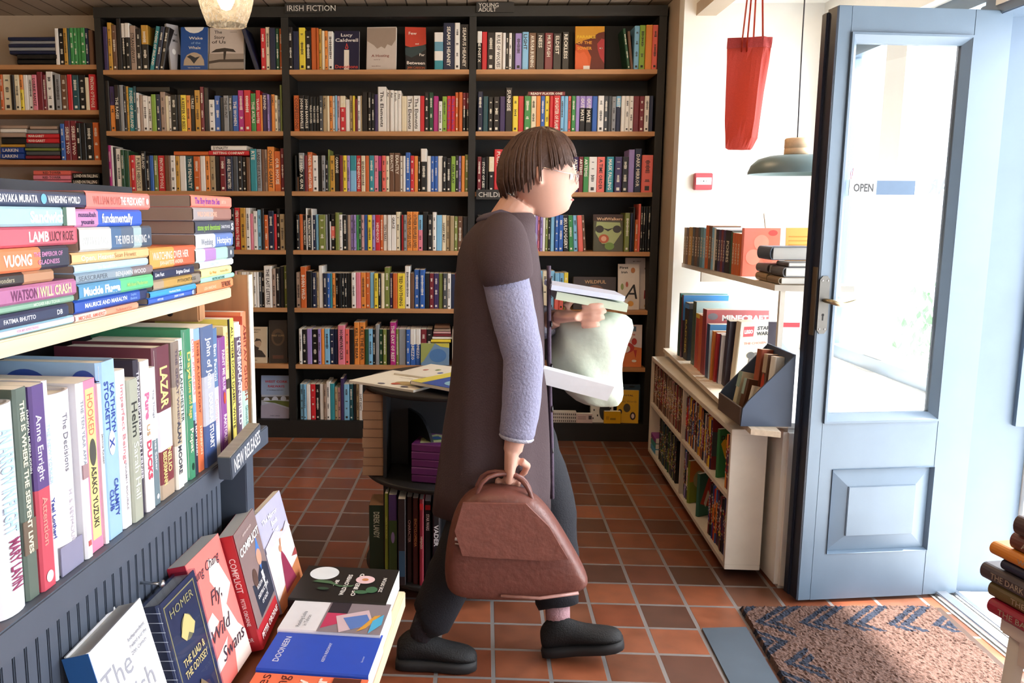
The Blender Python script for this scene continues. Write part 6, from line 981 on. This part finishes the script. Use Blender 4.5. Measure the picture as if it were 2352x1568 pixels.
# unseen point lamps added for the shop's warm ceiling light, without fittings
for x, y in ((-.3, 1.6), (-1.9, 3.3), (.5, 3.6)): lamp('added_ceiling_light', 'POINT', (x, y, 2.3), 12, (1, .74, .46), .06)
cp_ = at(1595, 402, Y=4.5); cq = at(1633, 436, Y=4.5)
fa = empty('alarm_call_point', (cp_.x, 4.482, cq.z), 'small pinkish red alarm call point on the white bay wall', 'alarm')
MB().bbox((0, 0, 0), (.09, .038, .085), mat('b0444c', .5), c=.003).make('housing', fa); MB().box((.006, -.001, .026), (.084, .0, .062), mat('e4e2e0', .4)).lathe([(0, .0012), (.0035, .0012), (.0035, 0)], mat('26262a', .5), Tr(.044, -.0, .044) @ Rx(90), 12).lathe([(0, .0012), (.002, .0012), (.002, 0)], mat('26262a', .5), Tr(.03, -.0, .044) @ Rx(90), 12).lathe([(0, .0012), (.002, .0012), (.002, 0)], mat('26262a', .5), Tr(.058, -.0, .044) @ Rx(90), 12).make('glass_window', fa)
# ------------------------------------------------------------------ stool with old hardbacks beside the doorway
s0 = at(2256, 1302, Z=.62); s1 = at(2352, 1352, Z=.62); sd = (s1 - s0).normalized(); sang = math.degrees(math.atan2(sd.y, sd.x))
SM = Tr(s0.x, s0.y, 0) @ Rz(sang)                # x along the spines towards the camera's right, y away
so = empty('stool', None, 'white painted stool with splayed legs beside the doorway', 'stool', mtx=SM)
CW_ = mat('d9d3cc', .55, 'painted'); 
MB().bbox((.03, .02, .50), (.33, .30, .535), CW_, c=.006).make('seat', so); MB().box((.05, .035, .45), (.31, .05, .50), CW_).box((.05, .27, .45), (.31, .285, .50), CW_).box((.05, .05, .45), (.065, .27, .50), CW_).box((.295, .05, .45), (.31, .27, .50), CW_).make('apron', so)
for x, y in ((.055, .045), (.305, .045), (.055, .275), (.305, .275)): MB().tube([(x, y, .5), (x + (.02 if x > .1 else -.02), y + (.02 if y > .1 else -.02), 0)], [.022, .018], CW_, 4).make('leg', so)
zt = .536
OB = [('9c1c38', 'red book lettered BATTLES, bottom of the pile on the stool', .03, .02, 'THE BATTLES OF'), ('6a5a34', 'olive book lettered ATLAS on the stool', .03, .012, 'THE ATLAS'), ('4a4146', 'grey-brown book lettered DARK POWERS on the stool', .032, -.005, 'THE DARK POWERS'), ('1c2440', 'dark navy book in the middle of the stool pile', .022, .035, 'SEEING'), ('d8862a', 'orange ochre book lettered WAITING on the stool', .026, .012, 'WAITING'), ('6a3c34', 'rust brown book lettered DICTIONARY on the stool', .032, .05, 'A DICTIONARY'), ('4a3634', 'dark brown book lettered KING, topmost on the stool', .036, .06, 'THE KING')]
for k, (col, lab, t, dx, tx_) in enumerate(OB):
    T = SM @ Tr(dx + .215, .0 + .006 * (k % 2), zt + t / 2) @ Mx((0, 0, 1), (0, 1, 0), (-1, 0, 0)) 
    T = SM @ Tr(dx + .22, .006 * (k % 2), zt + t / 2) @ Mx((0, 0, 1), (0, 1, 0), (-1, 0, 0))
    book(lab, T, t, .22, .15, col, hard=True, rnd=True, spine=[('t', .45, .5, .66, .4, tx_, 'a89a8a', .01)], group='old hardbacks piled on the stool'); zt += t + .0005
# ------------------------------------------------------------------ the walking person
PX, PY = .10, 2.37
person = empty('person', (PX, PY, 0), 'person in a long dark coat and grey sleeves striding past, papers under one arm', 'person')
def TP(*p): return Vector(p) - Vector((PX, PY, 0))
SK = mat('cf9f8c', .55, 'plain'); HAIR = mat('4b3328', .6, 'knit', scale=60.0); COAT = mat('493a3e', .9, 'cloth'); SLV = mat('8e8ea8', .9, 'knit'); JEAN = mat('14161f', .85, 'cloth'); SHOE = mat('0f0e10', .7, 'cloth'); SOLE = mat('1c1b1d', .7)
bd = MB()
def limb(path, rad, n=14): bd.tube([TP(*p) for p in path], rad, SK, n)
# torso and limbs under the clothes, one skin
limb([(.09, 2.37, .78), (.09, 2.37, .95), (.10, 2.37, 1.15), (.10, 2.37, 1.24), (.115, 2.37, 1.28), (.15, 2.37, 1.335)], [(.13, .09), (.12, .085), (.15, .09), (.10, .07), (.052, .052), (.048, .05)], 18)
for y0, s_ in ((2.23, 1), (2.51, -1)): limb([(.10, 2.37, 1.205), (.095, y0, 1.185)], [.045, .045])
ARM_R = [(.095, 2.225, 1.185), (.125, 2.195, 1.05), (.155, 2.175, .93), (.15, 2.17, .80), (.13, 2.165, .685)]
ARM_L = [(.10, 2.51, 1.185), (.12, 2.535, 1.06), (.155, 2.53, .965), (.22, 2.47, .985), (.265, 2.40, 1.01)]
limb(ARM_R, [.045, .041, .036, .033, .025]); limb(ARM_L, [.045, .041, .036, .032, .025])
LEG_F = [(.12, 2.44, .82), (.19, 2.435, .63), (.255, 2.43, .46), (.275, 2.41, .30), (.285, 2.385, .11)]
LEG_R = [(.08, 2.31, .82), (.075, 2.30, .63), (.045, 2.295, .46), (-.03, 2.295, .28), (-.105, 2.30, .11)]
limb(LEG_F, [.085, .073, .055, .05, .034]); limb(LEG_R, [.085, .073, .055, .05, .034])
# near hand curled round the bag handles
hR = Vector((.125, 2.163, .655))
def hand(c, ax, side, out, curl, mirror=1):
    ax, side, out = ax.normalized(), side.normalized(), out.normalized()
    bd.tube([TP(*(c - ax * .03)), TP(*(c + ax * .02)), TP(*(c + ax * .052))], [(.026, .02), (.038, .015), (.036, .013)], SK, 12)
    for i, L_ in enumerate((.062, .07, .066, .052)):
        b0 = c + ax * .05 + side * (.027 - .018 * i); d = ax; p = b0; path = [p]
        for k, f_ in enumerate((.42, .32, .26)):
            d = (d * math.cos(curl * (.55 + .25 * k)) + out * math.sin(curl * (.55 + .25 * k))).normalized(); p = p + d * L_ * f_; path.append(p)
        bd.tube([TP(*q) for q in path], [.0086, .0082, .0076, .0062], SK, 10)
    t0 = c + side * .026 * mirror - ax * .004; path = [t0, t0 + side * .02 + ax * .016 + out * .014, t0 + side * .016 + ax * .04 + out * .03, t0 + side * .004 + ax * .055 + out * .036]
    bd.tube([TP(*q) for q in path], [.012, .0105, .009, .007], SK, 10)
hand(hR, Vector((-.1, .02, -1)), Vector((1, -.1, 0)), Vector((0, 1, 0)), 1.25)
hL = Vector((.285, 2.365, 1.018)); hand(hL, Vector((.75, -.6, .1)), Vector((0, .1, 1)), Vector((.5, .85, 0)), .55)
# head: cranium, jaw, nose, ears
hc = Vector((.205, 2.37, 1.405)); HM = Tr(*TP(*hc)) @ Ry(5)
vs = []; fs = []; nu, nv = 40, 30
for j in range(nv + 1):
    ph = math.pi * j / nv
    for i in range(nu):
        th = 2 * math.pi * i / nu; x = math.sin(ph) * math.cos(th); y = math.sin(ph) * math.sin(th); z = math.cos(ph)
        X_, Y_, Z_ = x * .092, y * .074, z * .112
        if z < 0: Y_ *= 1 - .34 * (-z) ** 1.3; X_ = X_ * (1 - .16 * (-z)) + .022 * (-z) ** 1.5
        fr_ = max(0, x) ** 6
        if x > 0:
            X_ += .004 * math.exp(-((z - .28) / .14) ** 2) * max(0, x) - .009 * math.exp(-((z - .03) / .12) ** 2 - ((abs(y) - .38) / .16) ** 2)      # brow and sockets
            X_ += .017 * math.exp(-((z + .22) / .13) ** 2 - (y / .13) ** 2) + .012 * math.exp(-((z + .02) / .16) ** 2 - (y / .11) ** 2)                    # nose
            X_ += .008 * math.exp(-((z + .52) / .07) ** 2 - (y / .3) ** 2) * max(0, x) + .007 * math.exp(-((z + .8) / .13) ** 2 - (y / .28) ** 2)           # lips, chin
            X_ -= .004 * math.exp(-((z + .4) / .05) ** 2 - (y / .3) ** 2); X_ += .017 * math.exp(-((z + .7) / .28) ** 2 - (y / .5) ** 2) * max(0, x) ** .5
        vs.append((X_, Y_, Z_))
for j in range(nv):
    for i in range(nu): fs.append((j * nu + i, (j + 1) * nu + i, (j + 1) * nu + (i + 1) % nu, j * nu + (i + 1) % nu))
bd.add(vs, fs, SK, HM)
for s_ in (-1, 1):
    bd.tube([HM @ Vector((-.006, s_ * .071, .022)), HM @ Vector((-.014, s_ * .081, .016)), HM @ Vector((-.012, s_ * .08, -.008)), HM @ Vector((-.002, s_ * .073, -.026))], [.006, .008, .0075, .005], SK, 8)
b = bd.make('body', person); md = b.modifiers.new('skin', 'REMESH'); md.mode = 'VOXEL'; md.voxel_size = .0042; md.use_smooth_shade = True
sm = b.modifiers.new('smooth', 'SMOOTH'); sm.iterations = 1; sm.factor = .4
fc_ = MB()
for s_ in (-1, 1):
    E_ = HM @ Tr(.0765, s_ * .029, .004)
    fc_.lathe([(0, .0105), (.006, .0085), (.0095, .004), (.0105, 0)], mat('efe9e4', .25), E_ @ Ry(90), 16); fc_.lathe([(0, .0112), (.0042, .0103)], mat('3a2a20', .25), E_ @ Ry(90), 12)
    fc_.tube([E_ @ Vector((.014, -.014, .0175)), E_ @ Vector((.0165, 0, .0215)), E_ @ Vector((.011, s_ * .016, .0175))], [.0012, .0022, .001], HAIR, 6)
fc_.make('eyes', person)
MB().tube([HM @ Vector((.0885, -.016, -.0575)), HM @ Vector((.0945, -.008, -.056)), HM @ Vector((.096, 0, -.0565)), HM @ Vector((.0945, .008, -.056)), HM @ Vector((.0885, .016, -.0575))], [.001, .0038, .0034, .0038, .001], mat('b0605c', .45), 8).make('lips', person, sub=1)
gm = mat('d9c9c4', .2, 'metal'); gl_ = MB()
for s_ in (-1, 1):
    c_ = HM @ Tr(.097, s_ * .03, .002); gl_.tube([c_ @ Vector((0, .021 * math.cos(a / 16 * 6.2832), .017 * math.sin(a / 16 * 6.2832))) for a in range(17)], .0011, gm, 6)
    gl_.tube([c_ @ Vector((0, s_ * .021, .006)), HM @ Vector((.04, s_ * .078, .012)), HM @ Vector((-.012, s_ * .082, .02))], .0013, gm, 6)
gl_.tube([HM @ Vector((.097, -.009, .005)), HM @ Vector((.1, 0, .008)), HM @ Vector((.097, .009, .005))], .0011, gm, 6); gl_.make('glasses', person)
# short hair: a cap over the skull that ends at brow, ear and nape
hv = []; hf = []; n1, n2 = 48, 16; rh = random.Random(3)
def lim(th):                                    # polar reach of the hair: brow in front, nape behind
    c_ = math.cos(th); return math.radians(50 + 74 * ((1 - c_) / 2) ** .85 + 5 * math.sin(th * 5) * abs(math.sin(th)) + 3 * math.sin(th * 17))
for j in range(n2 + 1):
    for i in range(n1):
        th = 2 * math.pi * i / n1; ph = lim(th) * j / n2; x = math.sin(ph) * math.cos(th); y = math.sin(ph) * math.sin(th); z = math.cos(ph)
        g_ = 1.10 + .02 * math.sin(th * 9 + ph * 4) + .012 * rh.random() - .07 * (j / n2) ** 6; back_ = max(0, -x)
        hv.append((x * .098 * g_ - .012 * back_, y * .079 * g_, z * .116 * g_ + .002))
for j in range(n2):
    for i in range(n1): hf.append((j * n1 + i, (j + 1) * n1 + i, (j + 1) * n1 + (i + 1) % n1, j * n1 + (i + 1) % n1))
hb = MB().add(hv, hf, HAIR, HM, True)
for i in range(200):                             # loose locks follow the cap
    th = rh.random() * 6.283; l_ = lim(th); pts_ = []
    for k in range(6):
        ph = l_ * (.2 + .79 * k / 5); g_ = 1.11; pts_.append(HM @ Vector((math.sin(ph) * math.cos(th + .05 * k) * .098 * g_ - .01 * max(0, -math.cos(th)), math.sin(ph) * math.sin(th + .05 * k) * .079 * g_, math.cos(ph) * .116 * g_)))
    hb.tube(pts_, [.001, .003, .004, .004, .003, .001], HAIR, 6, flat=1.4)
hb.make('hair', person)
# clothes
def ell(cx, cy, z, rx, ry, n=36, w=0, ph=0):
    return [TP(cx + rx * math.cos(a) * (1 + w * math.sin(7 * a + ph)), cy + ry * math.sin(a) * (1 + w * math.sin(7 * a + ph)), z) for a in [2 * math.pi * k / n for k in range(n)]]
ct_ = MB()
rr_ = [(.125, 1.305, .06, .066, 0), (.12, 1.29, .075, .085, 0), (.105, 1.262, .088, .125, 0), (.095, 1.235, .1, .158, 0), (.092, 1.19, .112, .17, 0), (.095, 1.1, .124, .168, .01), (.098, 1.0, .128, .165, .02), (.10, .9, .13, .168, .025), (.10, .8, .138, .175, .03), (.095, .7, .148, .18, .04), (.09, .6, .155, .185, .05), (.085, .52, .16, .188, .06), (.08, .455, .163, .19, .07)]
outer = [ell(cx, PY, z, rx, ry, w=w_, ph=z * 6) for cx, z, rx, ry, w_ in rr_]; inner = [ell(cx, PY, z + (.002 if i == len(rr_) - 1 else 0), rx - .008, ry - .008, w=w_, ph=z * 6) for i, (cx, z, rx, ry, w_) in enumerate(rr_)][::-1]
ct_.loft([[tuple(p) for p in r_] for r_ in outer + inner], COAT, caps=False).make('coat', person)
for s_ in (-1, 1): MB().tube([TP(.10, 2.37 + s_ * .05, 1.262), TP(.099, 2.37 + s_ * .1, 1.25), TP(.098, 2.37 + s_ * .14, 1.225), TP(.102, 2.37 + s_ * .162, 1.18), TP(.112, 2.37 + s_ * .17, 1.13), TP(.114, 2.37 + s_ * .17, 1.122)], [.05, .062, .07, .073, .07, .06], COAT, 22).make('coat_shoulder', person, sub=1)
cb_ = MB().tube([TP(.232, 2.355, 1.16), TP(.236, 2.35, 1.0), TP(.24, 2.345, .85), TP(.25, 2.34, .66), TP(.255, 2.335, .5)], [(.012, .006)] * 5, mat('5a4c5e', .9, 'cloth'), 8)
for i in range(5): cb_.lathe([(0, .004), (.009, .003), (.01, 0)], mat('2a2226', .4), Tr(*TP(.236 + .004 * i, 2.335, 1.12 - .12 * i)) @ Ry(90), 12)
cb_.make('coat_placket', person)
MB().tube([TP(.055, 2.37, 1.29), TP(.085, 2.31, 1.30), TP(.15, 2.30, 1.275), (TP(.195, 2.36, 1.235))], [(.03, .012), (.028, .01), (.026, .01), (.012, .006)], mat('5b5468', .9, 'cloth'), 12).tube([TP(.055, 2.37, 1.29), TP(.085, 2.43, 1.30), TP(.15, 2.44, 1.275), (TP(.195, 2.38, 1.235))], [(.03, .012), (.028, .01), (.026, .01), (.012, .006)], mat('5b5468', .9, 'cloth'), 12).make('collar', person)
def sleeve(path, rad, name):
    m_ = MB(); P = [TP(*p) for p in path]; Q = []; Rr = []
    for i in range(len(P) - 1):
        for k in range(4):
            t = k / 4; Q.append(P[i].lerp(P[i + 1], t)); r_ = rad[i] * (1 - t) + rad[i + 1] * t; Rr.append(r_ * (1 + .05 * ((i * 4 + k) % 2)))
    Q.append(P[-1]); Rr.append(rad[-1]); m_.tube(Q, Rr, SLV, 20); m_.tube([Q[-2], Q[-1] + (Q[-1] - Q[-2]) * .3], rad[-1] * 1.12, mat('b4b6c6', .9, 'knit'), 20); return m_.make(name, person, sub=1)
sleeve(ARM_R[:-1] + [(.138, 2.166, .715)], [.062, .058, .052, .05, .045], 'sleeve'); sleeve(ARM_L[:-1] + [(.245, 2.43, 1.0)], [.066, .06, .054, .05, .042], 'sleeve')
tr = MB()
for lg in (LEG_F, LEG_R):
    P = [TP(*p) for p in lg]; Q = []; Rr = []; rad = [.088, .088, .078, .070, .060]
    for i in range(4):
        for k in range(4): t = k / 4; Q.append(P[i].lerp(P[i + 1], t)); Rr.append((rad[i] * (1 - t) + rad[i + 1] * t) * (1 + .035 * math.sin(i * 9 + k * 2.1)))
    e_ = P[-1] + Vector((0, 0, .035)); Q.append(e_); Rr.append(.058); tr.tube(Q, Rr, JEAN, 22)
tr.tube([TP(.10, 2.37, .86), TP(.10, 2.37, .76)], [(.1, .09), (.12, .1)], JEAN, 22).make('trousers', person)
def shoe(ax, ay, heel, toe, nm):                 # heel and toe are points on the sole
    hl, to = Vector(heel), Vector(toe); d = (to - hl); L_ = d.length; d.normalize(); sd_ = Vector((-d.y, d.x, 0)).normalized(); up_ = d.cross(sd_) * 1
    if up_.z < 0: up_ = -up_
    secs = [(0, .028, .055, .0), (.06, .036, .075, 0), (.18, .039, .098, 0), (.3, .038, .10, 0), (.42, .037, .08, 0), (.58, .042, .062, 0), (.76, .047, .052, 0), (.9, .042, .045, 0), (.98, .026, .034, 0), (1.0, .012, .02, 0)]
    rs = []; so_ = []
    for f_, w_, h_, _ in secs:
        c_ = hl + d * L_ * f_; ring_ = []
        for k in range(20):
            a = 2 * math.pi * k / 20; sx, sz = math.cos(a), math.sin(a); zz_ = (sz * .5 + .5)
            ring_.append(tuple(TP(*(c_ + sd_ * sx * w_ * (1 - .25 * max(0, sz)) + up_ * (.016 + h_ * zz_)))))
        rs.append(ring_)
        so_.append([tuple(TP(*(c_ + sd_ * sx_ * (w_ + .004) + up_ * z_))) for sx_, z_ in ((-1, .002), (-.7, 0), (.7, 0), (1, .002), (1.02, .016), (1, .026), (-1, .026), (-1.02, .016))])
    MB().loft(rs, SHOE).make(nm, person, sub=1, fix=True); MB().loft(so_, SOLE).make('shoe_sole', person, fix=True)
shoe(0, 0, (.245, 2.375, .004), (.475, 2.33, .055), 'shoe'); shoe(0, 0, (-.19, 2.30, .002), (.045, 2.295, .002), 'shoe')
MB().tube([TP(.283, 2.388, .165), TP(.287, 2.384, .09)], [.037, .036], mat('b88f96', .8, 'knit'), 14).make('sock', person); MB().tube([TP(-.095, 2.30, .165), TP(-.12, 2.30, .09)], [.036, .036], mat('2a2a34', .8, 'knit'), 14).make('sock', person)
# brown leather bag in the near hand
LB = mat('6f4138', .42, 'leather'); LB2 = mat('7d4c42', .4, 'leather')
hb_ = empty('handbag', (.13, 2.14, .30), 'brown leather handbag with zipped pocket and two handles carried low by the walking person', 'bag')
def BPt(x, y, z): return Vector((x, y, z)) - Vector((.13, 2.14, .30))
out_ = [(-.045, .315), (.0, .298), (.15, .295), (.29, .315), (.335, .335), (.325, .37), (.28, .45), (.225, .54), (.17, .59), (.06, .60), (.0, .57), (-.03, .5), (-.045, .4)]
rgs = []
cxb = sum(p[0] for p in out_) / len(out_); czb = sum(p[1] for p in out_) / len(out_)
for y, k in ((2.075, .78), (2.085, .93), (2.105, 1.0), (2.14, 1.02), (2.18, 1.0), (2.2, .93), (2.21, .8)): rgs.append([tuple(BPt(cxb + (x - cxb) * k, y, czb + (z - czb) * k)) for x, z in out_])
MB().loft(rgs, LB).make('bag_body', hb_, sub=2, fix=True)
fl = MB(); fp = [(.0, .575), (.16, .575), (.22, .515), (.27, .43), (.21, .425), (.08, .43), (.0, .435), (-.02, .5)]
fl.loft([[tuple(BPt(x, y, z)) for x, z in fp] for y in (2.064, 2.074)], LB2, smooth=False).make('flap', hb_, fix=True)
zp = at(1045, 1238, Y=2.075); zq = at(1135, 1248, Y=2.075)
MB().tube([BPt(zp.x, 2.078, zp.z), BPt((zp.x + zq.x) / 2, 2.072, (zp.z + zq.z) / 2 - .002), BPt(zq.x, 2.07, zq.z)], .0045, mat('d9d2d4', .4), 8).tube([BPt(zp.x, 2.075, zp.z - .012), BPt(zq.x, 2.075, zq.z - .012)], .0022, mat('c9c2c4', .3, 'metal'), 8).make('zip', hb_)
MB().tube([BPt(.1, 2.072, .325), BPt(.2, 2.068, .322), BPt(.3, 2.075, .335)], [(.006, .004)] * 3, mat('a87c74', .4, 'leather'), 8).make('piping', hb_)
for y in (2.115, 2.17): MB().tube([BPt(.03, y, .56), BPt(.045, y, .62), BPt(.085, (y + 2.145) / 2, .634), BPt(.125, 2.15, .628), BPt(.155, (y + 2.145) / 2, .618), BPt(.175, y, .59), BPt(.185, y, .55)], .0065, LB, 10).make('handle', hb_, sub=1)
# papers and a pale carrier bag under the far arm
def slab(name, lab, cat, pts, t, m, m2=None):
    c_ = sum((Vector(p) for p in pts), Vector()) / len(pts); mb = MB(); n_ = len(pts); nn = (Vector(pts[1]) - Vector(pts[0])).cross(Vector(pts[2]) - Vector(pts[1])).normalized() * t / 2
    mb.loft([[tuple(Vector(p) - c_ + nn * k) for p in pts] for k in (-1, 1)], m, smooth=False); o = mb.make(name, loc=tuple(c_), fix=True); return tag(o, lab, cat)
slab('picture_book', 'pale blue-white thin book held out on top of the carried papers', 'book', [(.235, 2.30, 1.105), (.44, 2.33, 1.072), (.44, 2.50, 1.072), (.235, 2.50, 1.105)], .014, mat('c2c9dc', .5, 'plain'))
slab('picture_book', 'greenish white book held under the pale blue one by the walking person', 'book', [(.25, 2.31, 1.082), (.45, 2.34, 1.045), (.45, 2.5, 1.045), (.25, 2.5, 1.082)], .022, mat('b9c4ae', .6, 'plain'))
cg = empty('carrier_bag', (.33, 2.43, .86), 'pale green-white thin carrier bag stuffed under the walking person\'s far arm', 'bag')
CG = mat('c3cdbd', .5, 'cloth', scale=30.0)
rr2 = [(.37, 1.03, .105, .07), (.375, .98, .11, .08), (.365, .93, .112, .085), (.345, .88, .11, .08), (.35, .84, .10, .07), (.385, .78, .085, .055), (.41, .745, .05, .03)]
MB().loft([[(cx - .33 + rx * math.cos(a) * (1 + .1 * math.sin(5 * a + z * 40) + .05 * math.sin(9 * a - z * 70)), ry * math.sin(a) * (1 + .14 * math.sin(6 * a + z * 50)), z - .86) for a in [2 * math.pi * k / 30 for k in range(30)]] for cx, z, rx, ry in rr2], CG).make('bag_body', cg, sub=1, fix=True)
slab('newspaper', 'folded white newspaper sticking out beneath the pale carrier bag', 'newspaper', [(.19, 2.29, .895), (.415, 2.31, .835), (.40, 2.33, .79), (.22, 2.31, .84)], .016, mat('eceff2', .7, 'plain'))
tag(rest.make('slim_paperbacks'), 'slimmer paperbacks and comics filling the rows of the bookcases', 'books', kind='stuff')
